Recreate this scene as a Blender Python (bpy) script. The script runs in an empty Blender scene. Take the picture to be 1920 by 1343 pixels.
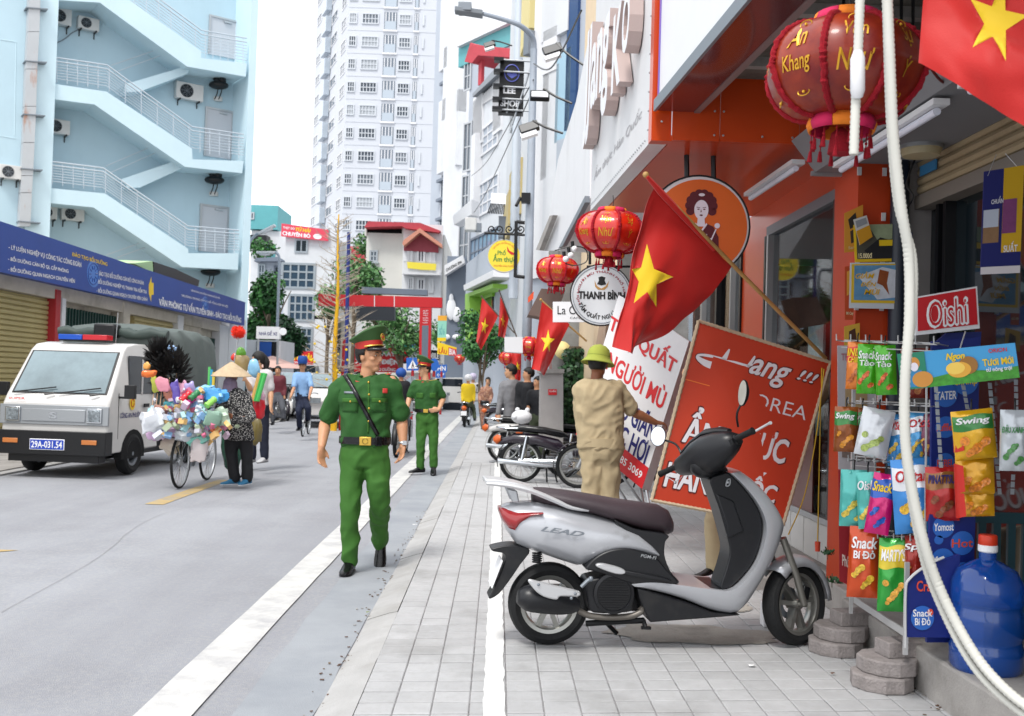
import bpy,bmesh,math,random
import numpy as np
from mathutils import Vector,Matrix,noise,geometry
R=math.radians
V=Vector
sc=bpy.context.scene
col=sc.collection
# ---------- camera ----------
F=1900.0
CAMZ=1.38
PITCH,ROLL,YAW=1.23,1.7,0.72
cam=bpy.data.cameras.new('camera')
cam.lens=F/1920*36
cam.sensor_width=36
cam.clip_end=3000
cam.clip_start=0.1
cam.dof.use_dof=True
cam.dof.focus_distance=6.2
cam.dof.aperture_fstop=5.0
camo=bpy.data.objects.new('camera',cam)
col.objects.link(camo)
CR=Matrix.Rotation(R(-YAW),3,'Z')@Matrix.Rotation(R(90+PITCH),3,'X')@Matrix.Rotation(R(ROLL),3,'Z')
camo.matrix_world=Matrix.Translation((0,0,CAMZ))@CR.to_4x4()
sc.camera=camo
# ---------- world, sun, exposure ----------
w=bpy.data.worlds.new('World');sc.world=w;w.use_nodes=True
nt=w.node_tree
bg=nt.nodes['Background']
sky=nt.nodes.new('ShaderNodeTexSky');sky.sky_type='NISHITA';sky.sun_disc=False
SUN_EL,SUN_AZ=58,205
sky.sun_elevation=R(SUN_EL);sky.sun_rotation=R(SUN_AZ);sky.dust_density=1.0;sky.air_density=1.0;sky.ozone_density=1.0
hs=nt.nodes.new('ShaderNodeHueSaturation');hs.inputs['Saturation'].default_value=0.22
nt.links.new(sky.outputs[0],hs.inputs['Color'])
cl=nt.nodes.new('ShaderNodeMix');cl.data_type='RGBA';cl.inputs[0].default_value=.82
cl.inputs[7].default_value=(6.6,6.75,7.0,1)
nt.links.new(hs.outputs[0],cl.inputs[6]);nt.links.new(cl.outputs[2],bg.inputs[0]);bg.inputs[1].default_value=0.15
sun=bpy.data.lights.new('sun','SUN');sun.energy=1.5;sun.angle=R(14);sun.color=(1,.97,.92)
suno=bpy.data.objects.new('sun',sun);col.objects.link(suno)
az=R(SUN_AZ)
sdir=V((math.sin(az)*math.cos(R(SUN_EL)),math.cos(az)*math.cos(R(SUN_EL)),math.sin(R(SUN_EL))))
suno.rotation_euler=sdir.to_track_quat('Z','Y').to_euler()
suno.location=(0,0,60)
vs=sc.view_settings
sc.display_settings.display_device='sRGB'
vs.view_transform='Standard';vs.look='None';vs.exposure=0.86;vs.gamma=1
vs.use_curve_mapping=False
sc.cycles.max_bounces=6;sc.cycles.transparent_max_bounces=12
# ---------- projection helpers (photo pixel -> world) ----------
CP=V((0,0,CAMZ))
def ray(px,py):
 return CR@V(((px-960)/F,-(py-671.5)/F,-1))
def P(px,py,y):
 d=ray(px,py);return CP+d*(y/d.y)
def G(px,py,z=0.0):
 d=ray(px,py);return CP+d*((z-CAMZ)/d.z)
def PX(px,py,x):
 d=ray(px,py);return CP+d*(x/d.x)
 # ---------- materials ----------
def lin(c):
 if isinstance(c,str):
  c=[int(c[i:i+2],16)/255 for i in(0,2,4)]
  c=[x/12.92 if x<=.04045 else((x+.055)/1.055)**2.4 for x in c]
 return(c[0],c[1],c[2],1)
MATS={}
def mat(name,c,rough=.6,metal=0,var=0,vsc=4,bump=0,bsc=60,spec=.5,coat=0,em=0,c2=None,stretch=None,trans=0,ior=1.45,detail=6):
 if name in MATS:return MATS[name]
 m=bpy.data.materials.new(name);m.use_nodes=True;MATS[name]=m
 n=m.node_tree;b=n.nodes['Principled BSDF']
 C=lin(c)
 b.inputs['Base Color'].default_value=C
 b.inputs['Roughness'].default_value=rough
 b.inputs['Metallic'].default_value=metal
 b.inputs['Specular IOR Level'].default_value=spec
 b.inputs['Coat Weight'].default_value=coat
 b.inputs['Coat Roughness'].default_value=.08
 b.inputs['IOR'].default_value=ior
 b.inputs['Transmission Weight'].default_value=trans
 if em:
  b.inputs['Emission Color'].default_value=C;b.inputs['Emission Strength'].default_value=em
 if var or c2 or bump:
  tc=n.nodes.new('ShaderNodeTexCoord');src=tc.outputs['Object']
  if stretch:
   mp=n.nodes.new('ShaderNodeMapping');mp.inputs['Scale'].default_value=stretch
   n.links.new(src,mp.inputs[0]);src=mp.outputs[0]
 if var or c2:
  t=n.nodes.new('ShaderNodeTexNoise');t.inputs['Scale'].default_value=vsc;t.inputs['Detail'].default_value=detail;t.inputs['Roughness'].default_value=.62
  n.links.new(src,t.inputs['Vector'])
  r=n.nodes.new('ShaderNodeMapRange');r.inputs[1].default_value=.32;r.inputs[2].default_value=.68
  n.links.new(t.outputs['Fac'],r.inputs[0])
  mx=n.nodes.new('ShaderNodeMix');mx.data_type='RGBA'
  D=lin(c2)if c2 else tuple(min(1,x*(1+var))for x in C[:3])+(1,)
  A=C if c2 else tuple(x*(1-var)for x in C[:3])+(1,)
  mx.inputs[6].default_value=A;mx.inputs[7].default_value=D
  n.links.new(r.outputs[0],mx.inputs[0]);n.links.new(mx.outputs[2],b.inputs['Base Color'])
 if bump:
  t2=n.nodes.new('ShaderNodeTexNoise');t2.inputs['Scale'].default_value=bsc;t2.inputs['Detail'].default_value=4
  n.links.new(src,t2.inputs['Vector'])
  bp=n.nodes.new('ShaderNodeBump');bp.inputs['Strength'].default_value=bump;bp.inputs['Distance'].default_value=.01
  n.links.new(t2.outputs['Fac'],bp.inputs['Height']);n.links.new(bp.outputs[0],b.inputs['Normal'])
 return m
def emis(m,k):
 b=m.node_tree.nodes['Principled BSDF'];b.inputs['Emission Strength'].default_value=k
 return m
 # ---------- mesh builder ----------
def rotm(rx=0,ry=0,rz=0):
 return Matrix.Rotation(R(rz),4,'Z')@Matrix.Rotation(R(ry),4,'Y')@Matrix.Rotation(R(rx),4,'X')
def frame(O,X,Y,Z=None):
 X=V(X).normalized();Y=V(Y).normalized()
 Z=V(Z).normalized()if Z else X.cross(Y).normalized()
 m=Matrix((X,Y,Z)).transposed().to_4x4();m.translation=V(O);return m
class MB:
 def __init__(s,M=None):
  s.v=[];s.f=[];s.mi=[];s.M=M;s.k=0
 def add(s,vs_,fs):
  n=len(s.v)
  if s.M is not None:vs_=[s.M@V(p)for p in vs_]
  s.v+=[V(p)for p in vs_]
  for f in fs:s.f.append([i+n for i in f]);s.mi.append(s.k)
  return s
 def mat(s,k):s.k=k;return s
 def quad(s,*p):return s.add(p,[list(range(len(p)))])
 def box(s,c,d,rot=None):
  x,y,z=d[0]/2,d[1]/2,d[2]/2
  vs_=[V((i,j,k))for i in(-x,x)for j in(-y,y)for k in(-z,z)]
  if rot is not None:vs_=[rot@p for p in vs_]
  vs_=[p+V(c)for p in vs_]
  return s.add(vs_,[(0,1,3,2),(4,6,7,5),(0,4,5,1),(2,3,7,6),(0,2,6,4),(1,5,7,3)])
 def bx(s,x0,x1,y0,y1,z0,z1):
  return s.box(((x0+x1)/2,(y0+y1)/2,(z0+z1)/2),(abs(x1-x0),abs(y1-y0),abs(z1-z0)))
 def slab(s,a,b,c,d,t):
  """quad a b c d (facing viewer) with thickness vector t"""
  a,b,c,d=V(a),V(b),V(c),V(d)
  if not isinstance(t,Vector):t=(b-a).cross(d-a).normalized()*t
  return s.add([a,b,c,d,a+t,b+t,c+t,d+t],[(0,1,2,3),(7,6,5,4),(0,4,5,1),(1,5,6,2),(2,6,7,3),(3,7,4,0)])
 def loft(s,rings,cap=True,closed=False):
  n=len(rings[0]);vs_=[p for r in rings for p in r];fs=[]
  m=len(rings)
  for i in range(m if closed else m-1):
   for j in range(n):
    a=i*n+j;b=i*n+(j+1)%n;i2=(i+1)%m
    fs.append((a,b,i2*n+(j+1)%n,i2*n+j))
  if cap and not closed:fs+=[tuple(range(n-1,-1,-1)),tuple((m-1)*n+j for j in range(n))]
  return s.add(vs_,fs)
 def tube(s,pts,r,n=8,cap=True,closed=False,flat=1.0):
  pts=[V(p)for p in pts];rings=[];m=len(pts);prev=None
  for i,p in enumerate(pts):
   if closed:d=pts[(i+1)%m]-pts[i-1]
   else:d=pts[min(i+1,m-1)]-pts[max(i-1,0)]
   if d.length<1e-9:d=V((0,0,1))
   d.normalize()
   if prev is None:
    u=d.orthogonal().normalized()
    if abs(d.z)<.9:u=V((0,0,1)).cross(d).normalized()
   else:u=(prev-d*prev.dot(d)).normalized()
   prev=u;w_=d.cross(u)
   rr=r[i]if isinstance(r,(list,tuple))else r
   rings.append([p+u*(rr*math.cos(2*math.pi*k/n))+w_*(rr*flat*math.sin(2*math.pi*k/n))for k in range(n)])
  return s.loft(rings,cap,closed)
 def cyl(s,a,b,r,r2=None,n=16):return s.tube([a,b],[r,r if r2 is None else r2],n)
 def lathe(s,prof,n=24,M=None,cap=True,a0=0,a1=360):
  full=a1-a0>=359.9;k=n if full else n+1
  rings=[]
  for r,z in prof:
   ring=[V((r*math.cos(R(a0)+R(a1-a0)*j/n),r*math.sin(R(a0)+R(a1-a0)*j/n),z))for j in range(k)]
   if M is not None:ring=[M@p for p in ring]
   rings.append(ring)
  if full:return s.loft(rings,cap)
  vs_=[p for r_ in rings for p in r_]
  return s.add(vs_,[(i*k+j,i*k+j+1,(i+1)*k+j+1,(i+1)*k+j)for i in range(len(rings)-1)for j in range(k-1)])
 def prism(s,pts,t):
  """extrude planar polygon (3d pts) by vector t"""
  n=len(pts);pts=[V(p)for p in pts];t=V(t)
  return s.add(pts+[p+t for p in pts],[tuple(range(n-1,-1,-1)),tuple(range(n,2*n))]+[(i,(i+1)%n,n+(i+1)%n,n+i)for i in range(n)])
 def ell(s,c,r,rot=None,n=12,m=8):
  if isinstance(r,(int,float)):r=(r,r,r)
  rings=[]
  for i in range(m+1):
   t=math.pi*(i+.0001)/(m+.0002)
   ring=[V((r[0]*math.sin(t)*math.cos(2*math.pi*j/n),r[1]*math.sin(t)*math.sin(2*math.pi*j/n),-r[2]*math.cos(t)))for j in range(n)]
   if rot is not None:ring=[rot@p for p in ring]
   rings.append([p+V(c)for p in ring])
  return s.loft(rings)
 def sup(s,st,n=20):
  """superellipse loft along x: stations (x, ztop, zbot, halfwidth, exp[, ycentre])"""
  rings=[]
  for q in st:
   x,zt,zb,hw,e=(tuple(q)+(2.6,))[:5];yc=q[5]if len(q)>5 else 0
   zc=(zt+zb)/2;hh=(zt-zb)/2;ring=[]
   for j in range(n):
    a=2*math.pi*j/n;ca,sa=math.cos(a),math.sin(a)
    ring.append(V((x,yc+hw*math.copysign(abs(ca)**(2/e),ca),zc+hh*math.copysign(abs(sa)**(2/e),sa))))
   rings.append(ring)
  return s.loft(rings)
 def grid(s,fn,nu,nv):
  vs_=[fn(i/nu,j/nv)for j in range(nv+1)for i in range(nu+1)]
  return s.add(vs_,[(j*(nu+1)+i,j*(nu+1)+i+1,(j+1)*(nu+1)+i+1,(j+1)*(nu+1)+i)for j in range(nv)for i in range(nu)])
 def mesh(s,name,mats,smooth=40):
  me=bpy.data.meshes.new(name)
  me.from_pydata([tuple(p)for p in s.v],[],s.f)
  for m in(mats if isinstance(mats,(list,tuple))else[mats]):me.materials.append(m)
  if max(s.mi,default=0):me.polygons.foreach_set('material_index',s.mi)
  if smooth:
   me.polygons.foreach_set('use_smooth',[True]*len(me.polygons))
   try:me.set_sharp_from_angle(angle=R(smooth))
   except Exception:pass
  me.update();return me
 def build(s,name,mats,parent=None,smooth=40,bevel=0,solid=0):
  if parent is None:
   xs=[p.x for p in s.v];ys=[p.y for p in s.v];O=V(((min(xs)+max(xs))/2,(min(ys)+max(ys))/2,min(p.z for p in s.v)))
   Mi=Matrix.Translation(-O)
  else:Mi=WM[parent.name].inverted()
  s.v=[Mi@p for p in s.v]
  o=bpy.data.objects.new(name,s.mesh(name,mats,smooth));col.objects.link(o)
  if parent is None:
   o.location=O;WM[o.name]=Matrix.Translation(O)
  else:
   o.parent=parent;WM[o.name]=WM[parent.name].copy()
  if bevel:
   b=o.modifiers.new('bevel','BEVEL');b.width=bevel;b.segments=2;b.limit_method='ANGLE';b.angle_limit=R(50)
  if solid:
   b=o.modifiers.new('solidify','SOLIDIFY');b.thickness=solid;b.offset=0
  return o
WM={}
def tag(o,label=None,cat=None,group=None,kind=None):
 if label:o['label']=label
 if cat:o['category']=cat
 if group:o['group']=group
 if kind:o['kind']=kind
 return o
def thing(name,label,cat,loc=(0,0,0),rz=0,group=None,M=None):
 o=bpy.data.objects.new(name,None);col.objects.link(o);o.empty_display_size=.1
 if M is None:M=Matrix.Translation(V(loc))@Matrix.Rotation(R(rz),4,'Z')
 o.matrix_basis=M;WM[o.name]=M.copy()
 return tag(o,label,cat,group)
def struct(o):o['kind']='structure';return o
def stuff(o):o['kind']='stuff';return o
def inst(name,me,M,parent=None):
 o=bpy.data.objects.new(name,me);col.objects.link(o)
 if parent is not None:o.parent=parent;o.matrix_basis=WM[parent.name].inverted()@M
 else:o.matrix_basis=M
 WM[o.name]=M.copy();return o
def kids(o):return[c for c in bpy.data.objects if c.parent==o]
def dup(o,M,label=None,group=None):
 ch={}
 for c in bpy.data.objects:
  if c.parent:ch.setdefault(c.parent.name,[]).append(c)
 def cp(a,par):
  c=a.copy();col.objects.link(c);c.parent=par
  for k in ch.get(a.name,[]):cp(k,c)
  return c
 r=cp(o,None);r.matrix_basis=M;WM[r.name]=M.copy()
 if label:r['label']=label
 if group:r['group']=group
 return r
def place(o,loc,rz=0,s=1):
 o.matrix_basis=Matrix.Translation(V(loc))@Matrix.Rotation(R(rz),4,'Z')@Matrix.Scale(s,4);WM[o.name]=o.matrix_basis.copy();return o
def cr(pts,n=6,closed=False):
 """catmull-rom resample"""
 pts=[V(p)for p in pts];out=[];m=len(pts)
 for i in range(m if closed else m-1):
  g=(lambda k:pts[k%m])if closed else(lambda k:pts[max(0,min(m-1,k))])
  a,b,c,d=g(i-1),g(i),g(i+1),g(i+2)
  for k in range(n):
   t=k/n
   out.append(.5*((2*b)+(c-a)*t+(2*a-5*b+4*c-d)*t*t+(3*b-a-3*c+d)*t**3))
 if not closed:out.append(pts[-1])
 return out
 # ---------- text ----------
_TX={}
def textmesh(s,bold=0,shear=0,ext=0):
 s=s.replace('Đ','Ð')
 k=(s,bold,shear,ext)
 if k in _TX:return _TX[k]
 c=bpy.data.curves.new('t','FONT');c.body=s;c.offset=bold;c.shear=shear;c.extrude=ext;c.resolution_u=3
 o=bpy.data.objects.new('t',c);col.objects.link(o)
 me=bpy.data.meshes.new_from_object(o.evaluated_get(bpy.context.evaluated_depsgraph_get()))
 bpy.data.objects.remove(o)
 vs_=[v.co.copy()for v in me.vertices];fs=[tuple(p.vertices)for p in me.polygons]
 bpy.data.meshes.remove(me)
 x0=min(v.x for v in vs_);x1=max(v.x for v in vs_);y0=min(v.y for v in vs_);y1=max(v.y for v in vs_)
 vs_=[((v.x-x0)/(x1-x0),1-(v.y-y0)/(y1-y0),0 if not ext else(v.z+ext)/(2*ext))for v in vs_]
 _TX[k]=(vs_,fs,(x1-x0)/(y1-y0));return _TX[k]
class Board:
 """quad in space TL,TR,BR,BL; u right, v down"""
 def __init__(s,tl,tr,br,bl,parent=None):
  s.c=[V(tl),V(tr),V(br),V(bl)];s.p=parent
  s.n=(s.c[3]-s.c[0]).cross(s.c[1]-s.c[0]).normalized()
  s.off=.002
 def pt(s,u,v,off=0):
  a,b,c,d=s.c
  return(a*(1-u)+b*u)*(1-v)+(d*(1-u)+c*u)*v+s.n*off
 def body(s,name,m,t=.03,parent=None,bevel=0):
  mb=MB();a,b,c,d=s.c;mb.slab(a,b,c,d,-s.n*t)
  return mb.build(name,m,parent or s.p,bevel=bevel)
 def mbox(s,mb,u0,v0,u1,v1,off=0,t=.002):
  q=[s.pt(u0,v0,off+t),s.pt(u1,v0,off+t),s.pt(u1,v1,off+t),s.pt(u0,v1,off+t)]
  mb.slab(*q,-s.n*(t*.9))
 def rect(s,u0,v0,u1,v1,m,name='print',off=.002,t=.002,parent=None):
  mb=MB();s.mbox(mb,u0,v0,u1,v1,off,t);return mb.build(name,m,parent or s.p)
 def poly(s,pts,m,name='print',off=.002,parent=None,t=.001):
  mb=MB();mb.prism([s.pt(u,v,off)for u,v in pts],s.n*t);return mb.build(name,m,parent or s.p)
 def disc(s,u,v,ru,rv,m,name='print',off=.002,parent=None,n=28,t=.001):
  return s.poly([(u+ru*math.cos(2*math.pi*i/n),v+rv*math.sin(2*math.pi*i/n))for i in range(n)],m,name,off,parent,t)
 def text(s,st,u0,v0,u1,v1,m,name='lettering',off=.004,bold=.02,shear=0,depth=.0,parent=None,slant=0,arc=None):
  ex=max(0,bold-.014);vs_,fs,asp=textmesh(st,min(bold,.014),shear,.1 if depth else 0)
  mb=MB()
  for i,(p,q)in enumerate(((0,0),)if ex<=0 else((-1,0),(1,0),(0,1),(0,-1))):
   p*=ex*1.1/asp;q*=ex*.5
   mb.add([s.pt(u0+(u1-u0)*(a+p),v0+(v1-v0)*(b+q)+slant*a,off+depth*c+i*.0002)for a,b,c in vs_],fs)
  return mb.build(name,m,parent or s.p,smooth=0)
 def arctext(s,st,cu,cv,ru,rv,h,a0,a1,m,top=True,off=.004,bold=.02,parent=None,name='lettering'):
  """text along circle from angle a0 to a1 (deg, 0=right, ccw up)"""
  vs_,fs,asp=textmesh(st,bold)
  pts=[]
  for a,b,c in vs_:
   t=R(a0+(a1-a0)*a)
   k=(1+h*(1-b))if top else(1+h*b)
   pts.append(s.pt(cu+ru*k*math.cos(t),cv-rv*k*math.sin(t),off))
  mb=MB();mb.add(pts,fs);return mb.build(name,m,parent or s.p,smooth=0)
def remesh(mb,voxel,smooth=2,disp=None):
 """union of closed pieces -> one continuous skin; returns new MB"""
 me=mb.mesh('tmp',[],0);o=bpy.data.objects.new('tmp',me);col.objects.link(o)
 md=o.modifiers.new('r','REMESH');md.mode='VOXEL';md.voxel_size=voxel;md.adaptivity=0
 if smooth:
  m2=o.modifiers.new('s','SMOOTH');m2.iterations=smooth;m2.factor=.6
 e=bpy.data.meshes.new_from_object(o.evaluated_get(bpy.context.evaluated_depsgraph_get()))
 out=MB();N=len(e.vertices)
 co=np.empty(N*3);e.vertices.foreach_get('co',co)
 if disp:
  no=np.empty(N*3);e.vertex_normals.foreach_get('vector',no)
  co=co.reshape(-1,3);no=no.reshape(-1,3)
  out.v=[V(c)+V(n)*disp(V(c))for c,n in zip(co,no)]
 else:out.v=[V(c)for c in co.reshape(-1,3)]
 out.f=[list(p.vertices)for p in e.polygons];out.mi=[0]*len(out.f)
 bpy.data.objects.remove(o);bpy.data.meshes.remove(me);bpy.data.meshes.remove(e)
 return out
 # ================= materials of the place =================
def worldpos(m,scale):
 """switch a material's noise to world position"""
 n=m.node_tree
 g=n.nodes.new('ShaderNodeNewGeometry')
 for l in list(n.links):
  if l.from_node.type=='TEX_COORD':n.links.new(g.outputs['Position'],l.to_socket)
 return m
def randtint(m,amt=.12):
 """per-object brightness variation"""
 n=m.node_tree;b=n.nodes['Principled BSDF'];inp=b.inputs['Base Color']
 oi=n.nodes.new('ShaderNodeObjectInfo');mr=n.nodes.new('ShaderNodeMapRange')
 mr.inputs[3].default_value=1-amt;mr.inputs[4].default_value=1+amt
 n.links.new(oi.outputs['Random'],mr.inputs[0])
 h=n.nodes.new('ShaderNodeHueSaturation');n.links.new(mr.outputs[0],h.inputs['Value'])
 if inp.links:n.links.new(inp.links[0].from_socket,h.inputs['Color'])
 else:h.inputs['Color'].default_value=inp.default_value[:]
 n.links.new(h.outputs[0],inp);return m
def dirt(m,colr,scale=1.2,lo=.5,hi=.75,amt=.6,stretch=None):
 """overlay blotchy dirt of another colour"""
 n=m.node_tree;b=n.nodes['Principled BSDF'];inp=b.inputs['Base Color']
 g=n.nodes.new('ShaderNodeNewGeometry');src=g.outputs['Position']
 if stretch:
  mp=n.nodes.new('ShaderNodeMapping');mp.inputs['Scale'].default_value=stretch;n.links.new(src,mp.inputs[0]);src=mp.outputs[0]
 t=n.nodes.new('ShaderNodeTexNoise');t.inputs['Scale'].default_value=scale;t.inputs['Detail'].default_value=8;t.inputs['Roughness'].default_value=.65
 n.links.new(src,t.inputs['Vector'])
 mr=n.nodes.new('ShaderNodeMapRange');mr.inputs[1].default_value=lo;mr.inputs[2].default_value=hi;mr.inputs[4].default_value=amt
 n.links.new(t.outputs['Fac'],mr.inputs[0])
 mx=n.nodes.new('ShaderNodeMix');mx.data_type='RGBA'
 if inp.links:n.links.new(inp.links[0].from_socket,mx.inputs[6])
 else:mx.inputs[6].default_value=inp.default_value[:]
 mx.inputs[7].default_value=lin(colr);n.links.new(mr.outputs[0],mx.inputs[0]);n.links.new(mx.outputs[2],inp);return m
m_road=dirt(dirt(worldpos(mat('asphalt','95979d',.85,var=.06,vsc=1.1,bump=.6,bsc=180),1),'77777c',.8,.5,.8,.6),'a9a8a6',45,.45,.75,.7)
dirt(m_road,'75757b',.5,.48,.72,.5,(1,.07,1));dirt(m_road,'5c5c60',2.1,.66,.74,.5)
m_tile=randtint(dirt(dirt(worldpos(mat('paver','a9a9aa',.85,var=.07,vsc=9,bump=.3,bsc=160),1),'7b7a78',1.3,.52,.72,.6),'95948f',30,.5,.8,.5),.06)
m_joint=mat('joint','8a8889',.95,var=.25,vsc=20)
m_conc=dirt(mat('concrete','9a9692',.9,var=.15,vsc=5,bump=.4,bsc=90),'66625c',2.2,.5,.72,.7)
m_kerb=dirt(worldpos(mat('kerbstone','a5a4a3',.85,var=.08,vsc=6,bump=.3,bsc=120),1),'8a8781',2,.5,.75,.6)
m_gutter=dirt(mat('gutter','93979c',.8,var=.06,vsc=3,bump=.25,bsc=150),'7b8088',1.2,.45,.7,.6)
m_paint=dirt(mat('road_paint','c3c2bf',.75,var=.05,vsc=8,bump=.2,bsc=150),'95959a',5,.45,.75,.8)
m_ppaint=dirt(mat('pavement_paint','d6d6d4',.7,var=.04,vsc=8),'a9a9a8',9,.55,.8,.6)
m_ypaint=dirt(mat('yellow_paint','b39a68',.75,var=.1,vsc=8),'8f8b85',5,.4,.65,.9)
m_white=mat('white_panel','d8d8da',.45,var=.03,vsc=2)
m_whiteb=dirt(mat('white_wall','cfd1d4',.8,var=.04,vsc=1.5),'b0b2b4',.5,.5,.8,.5,(1,1,.25))
m_glass=mat('window_glass','56606b',.08,0,var=.25,vsc=.25,spec=1)
m_glassd=mat('dark_glass','161b22',.06,0,var=.3,vsc=.4,spec=.8)
m_glassb=mat('blue_glass','7f9bb5',.08,0,var=.15,vsc=.1,spec=1)
m_alu=mat('aluminium','b4b7ba',.35,.7)
m_steel=mat('steel_grey','7d838a',.45,.4)
m_black=mat('black_plastic','101114',.42)
m_blackm=mat('black_metal','17181b',.35,.3)
m_dark=mat('dark_void','0b0c0e',.9)
m_orange=dirt(mat('orange_panel','c4420f',.3,var=.05,vsc=.8,coat=.12),'b0340b',1,.5,.8,.5)
m_orangew=mat('orange_wall','b43a12',.45,var=.06,vsc=2)
m_redp=mat('red_print','c51a22',.45)
m_navy=mat('navy_print','1a1c66',.5)
m_wprint=mat('white_print','e4e4e6',.5)
m_yprint=mat('yellow_print','e8c419',.5)
m_kprint=mat('black_print','121214',.5)
m_gprint=mat('green_print','2e7d3a',.5)
m_lblue=dirt(mat('pale_blue_wall','b2cad5',.75,var=.03,vsc=.6),'9cb5c0',.35,.5,.8,.5,(1,1,.2))
m_lblue2=mat('pale_blue_trim','c4dae3',.7,var=.03,vsc=.8)
m_sign_blue=mat('blue_sign','20418f',.5,var=.05,vsc=1)
m_tan=mat('tan_shutter','a79a6a',.5,.15,var=.08,vsc=2)
m_green_grille=mat('green_grille','294a44',.5,.2)
m_redpaint=mat('red_paint','a3232a',.5)
m_roofred=mat('red_roof','b5404a',.7,var=.1,vsc=2)
m_teal=mat('teal_sheet','5aa0a5',.6,var=.05,vsc=1)
m_cream=dirt(mat('cream_render','cfcdc6',.85,var=.05,vsc=1),'9b958b',.35,.55,.75,.7,(1,1,.15))
m_greyw=mat('grey_cladding','a9b0ba',.6,var=.04,vsc=.5)
m_greyd=mat('grey_dark','6a7380',.6,var=.05,vsc=.5)
m_galv=dirt(mat('galvanised','a3abb5',.5,.35,var=.05,vsc=4),'8d9296',3,.5,.8,.4)
# ================= ground =================
g=MB();g.quad((-260,-60,-.06),(260,-60,-.06),(260,700,-.06),(-260,700,-.06))
ground=struct(g.build('road',m_road,smooth=0))
XT0,TW,TL,SK=-.55,.157,.1514,.1
XPR=7.0
pb=MB();pb.bx(XT0+.002,XPR,-3,75,-.08,-.0065)
pav=struct(pb.build('pavement',m_joint,smooth=0))
def tile_mb():
 t=MB();a=TW-.005;b=TL-.011;c=.004
 def rg(i,z):return[V((i,i+SK*i,z)),V((a-i,i+SK*(a-i),z)),V((a-i,b-i+SK*(a-i),z)),V((i,b-i+SK*i,z))]
 rs=[rg(0,-.016),rg(0,-.003),rg(c,0)]
 t.loft(rs);return t
tm=[tile_mb().mesh('paving_tile',m_tile,0)]
rnd=random.Random(3)
rest=MB()
ncol=17;y0=2.2
def row_y(r,c):return y0+r*TL+SK*(c*TW)
for r in range(0,95):
 for c in range(-1,46 if r<40 else 20):
  x=XT0+c*TW;y=row_y(r,c)
  if c<0:continue
  if x>3.4:continue
  if y<6.3 and y>3.95 and c<ncol:
   M=Matrix.Translation((x,y,rnd.uniform(-.0015,.001)))@rotm(rnd.uniform(-.35,.35),rnd.uniform(-.35,.35),0)
   inst('paving_tile',tm[0],M,pav)
  else:
   rest.M=Matrix.Translation((x,y,rnd.uniform(-.001,.001)))
   t=tile_mb();rest.add(t.v,t.f)
rest.M=None
rest.bx(XT0,XPR,row_y(95,0)+.03,75,-.006,-.001)
rest.bx(XT0,XPR,-3,y0-.3,-.006,-.001)
stuff(rest.build('distant_paving',m_tile,pav,smooth=0))
ks=[];
def kerb_mb(L):
 k=MB();a,b=0.004,L-.004
 prof=[(-.735,-.059),(-.715,-.05),(-.60,-.012),(XT0-.004,-.002),(XT0-.004,-.07),(-.735,-.07)]
 k.prism([(x,a,z)for x,z in prof],(0,b-a,0));return k
km=kerb_mb(1.0).mesh('kerb_stone',m_kerb,0)
for i in range(26):inst('kerb_stone',km,Matrix.Translation((rnd.uniform(-.003,.003),2.0+i,rnd.uniform(-.002,.002))),pav)
kb=MB();kb.M=Matrix.Translation((0,28,0));t=kerb_mb(47);kb.add(t.v,t.f);kb.M=None
kb.build('kerb_run',m_kerb,pav,smooth=0)
def strip(name,x0,x1,ya,yb,z,m,n=80,jag=.006,zf=None,ragged=.0):
 s=MB();L=[];Rr=[]
 r_=random.Random(len(name)*7)
 for i in range(n+1):
  y=ya+(yb-ya)*(i/n)**1.6
  L.append(V((x0+r_.uniform(-jag,jag),y,z)));Rr.append(V((x1+r_.uniform(-jag,jag),y,z)))
 for i in range(n):s.quad(L[i],Rr[i],Rr[i+1],L[i+1])
 return s.build(name,m,ground,smooth=0)
strip('gutter',-1.08,-.73,2,75,-.0555,m_gutter,jag=.012)
strip('edge_line',-1.47,-1.235,2,70,-.0515,m_paint,jag=.004)
strip('pavement_line',-.024,.066,3,24,.0045,m_ppaint,n=170,jag=.005)
strip('pavement_patch',.066,.075,3,3.1,.0045,m_paint,n=3)
a=G(271,946,-.06);b=G(392,906,-.06)
yd=MB();yd.quad((a.x,a.y,-.0555),(a.x+.2,a.y,-.0555),(b.x+.16,b.y+.4,-.0555),(b.x,b.y+.4,-.0555));yd.build('centre_line',m_ypaint,ground,smooth=0)
yd=MB();p=G(5,1034,-.06);yd.quad((p.x-1,p.y-.7,-.0555),(p.x-.75,p.y-.7,-.0555),(p.x+.1,p.y+.05,-.0555),(p.x-.12,p.y+.05,-.0555));yd.build('centre_line',m_ypaint,ground,smooth=0)
LX=-6.55
lp=MB();lp.bx(-24,LX,4,34,-.09,-.02);lw=struct(lp.build('left_pavement',m_conc,smooth=0))
for i in range(15):
 q=MB();q.bx(LX+.002,LX+.16,5+i*2.0,6.99+i*2.0,-.09,-.035);q.build('kerb_stone',m_kerb,lw,smooth=0)
PLX=1.98
def blob(name,cx,cy,rx,ry,z,m,seed,parent,n=70):
 r_=random.Random(seed);s=MB();pts=[]
 for i in range(n):
  t=2*math.pi*i/n;k=1+.35*noise.noise(V((math.cos(t)*1.7,math.sin(t)*1.7,seed)))+.12*noise.noise(V((math.cos(t)*8,math.sin(t)*8,seed)))
  pts.append(V((cx+rx*k*math.cos(t),cy+ry*k*math.sin(t),z)))
 s.add(pts,[list(range(n))]);return s.build(name,m,parent,smooth=0)
m_patch=dirt(mat('cement_patch','9e9a93',.95,var=.1,vsc=7,bump=.5,bsc=60),'6d6a64',3,.5,.7,.7)
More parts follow.
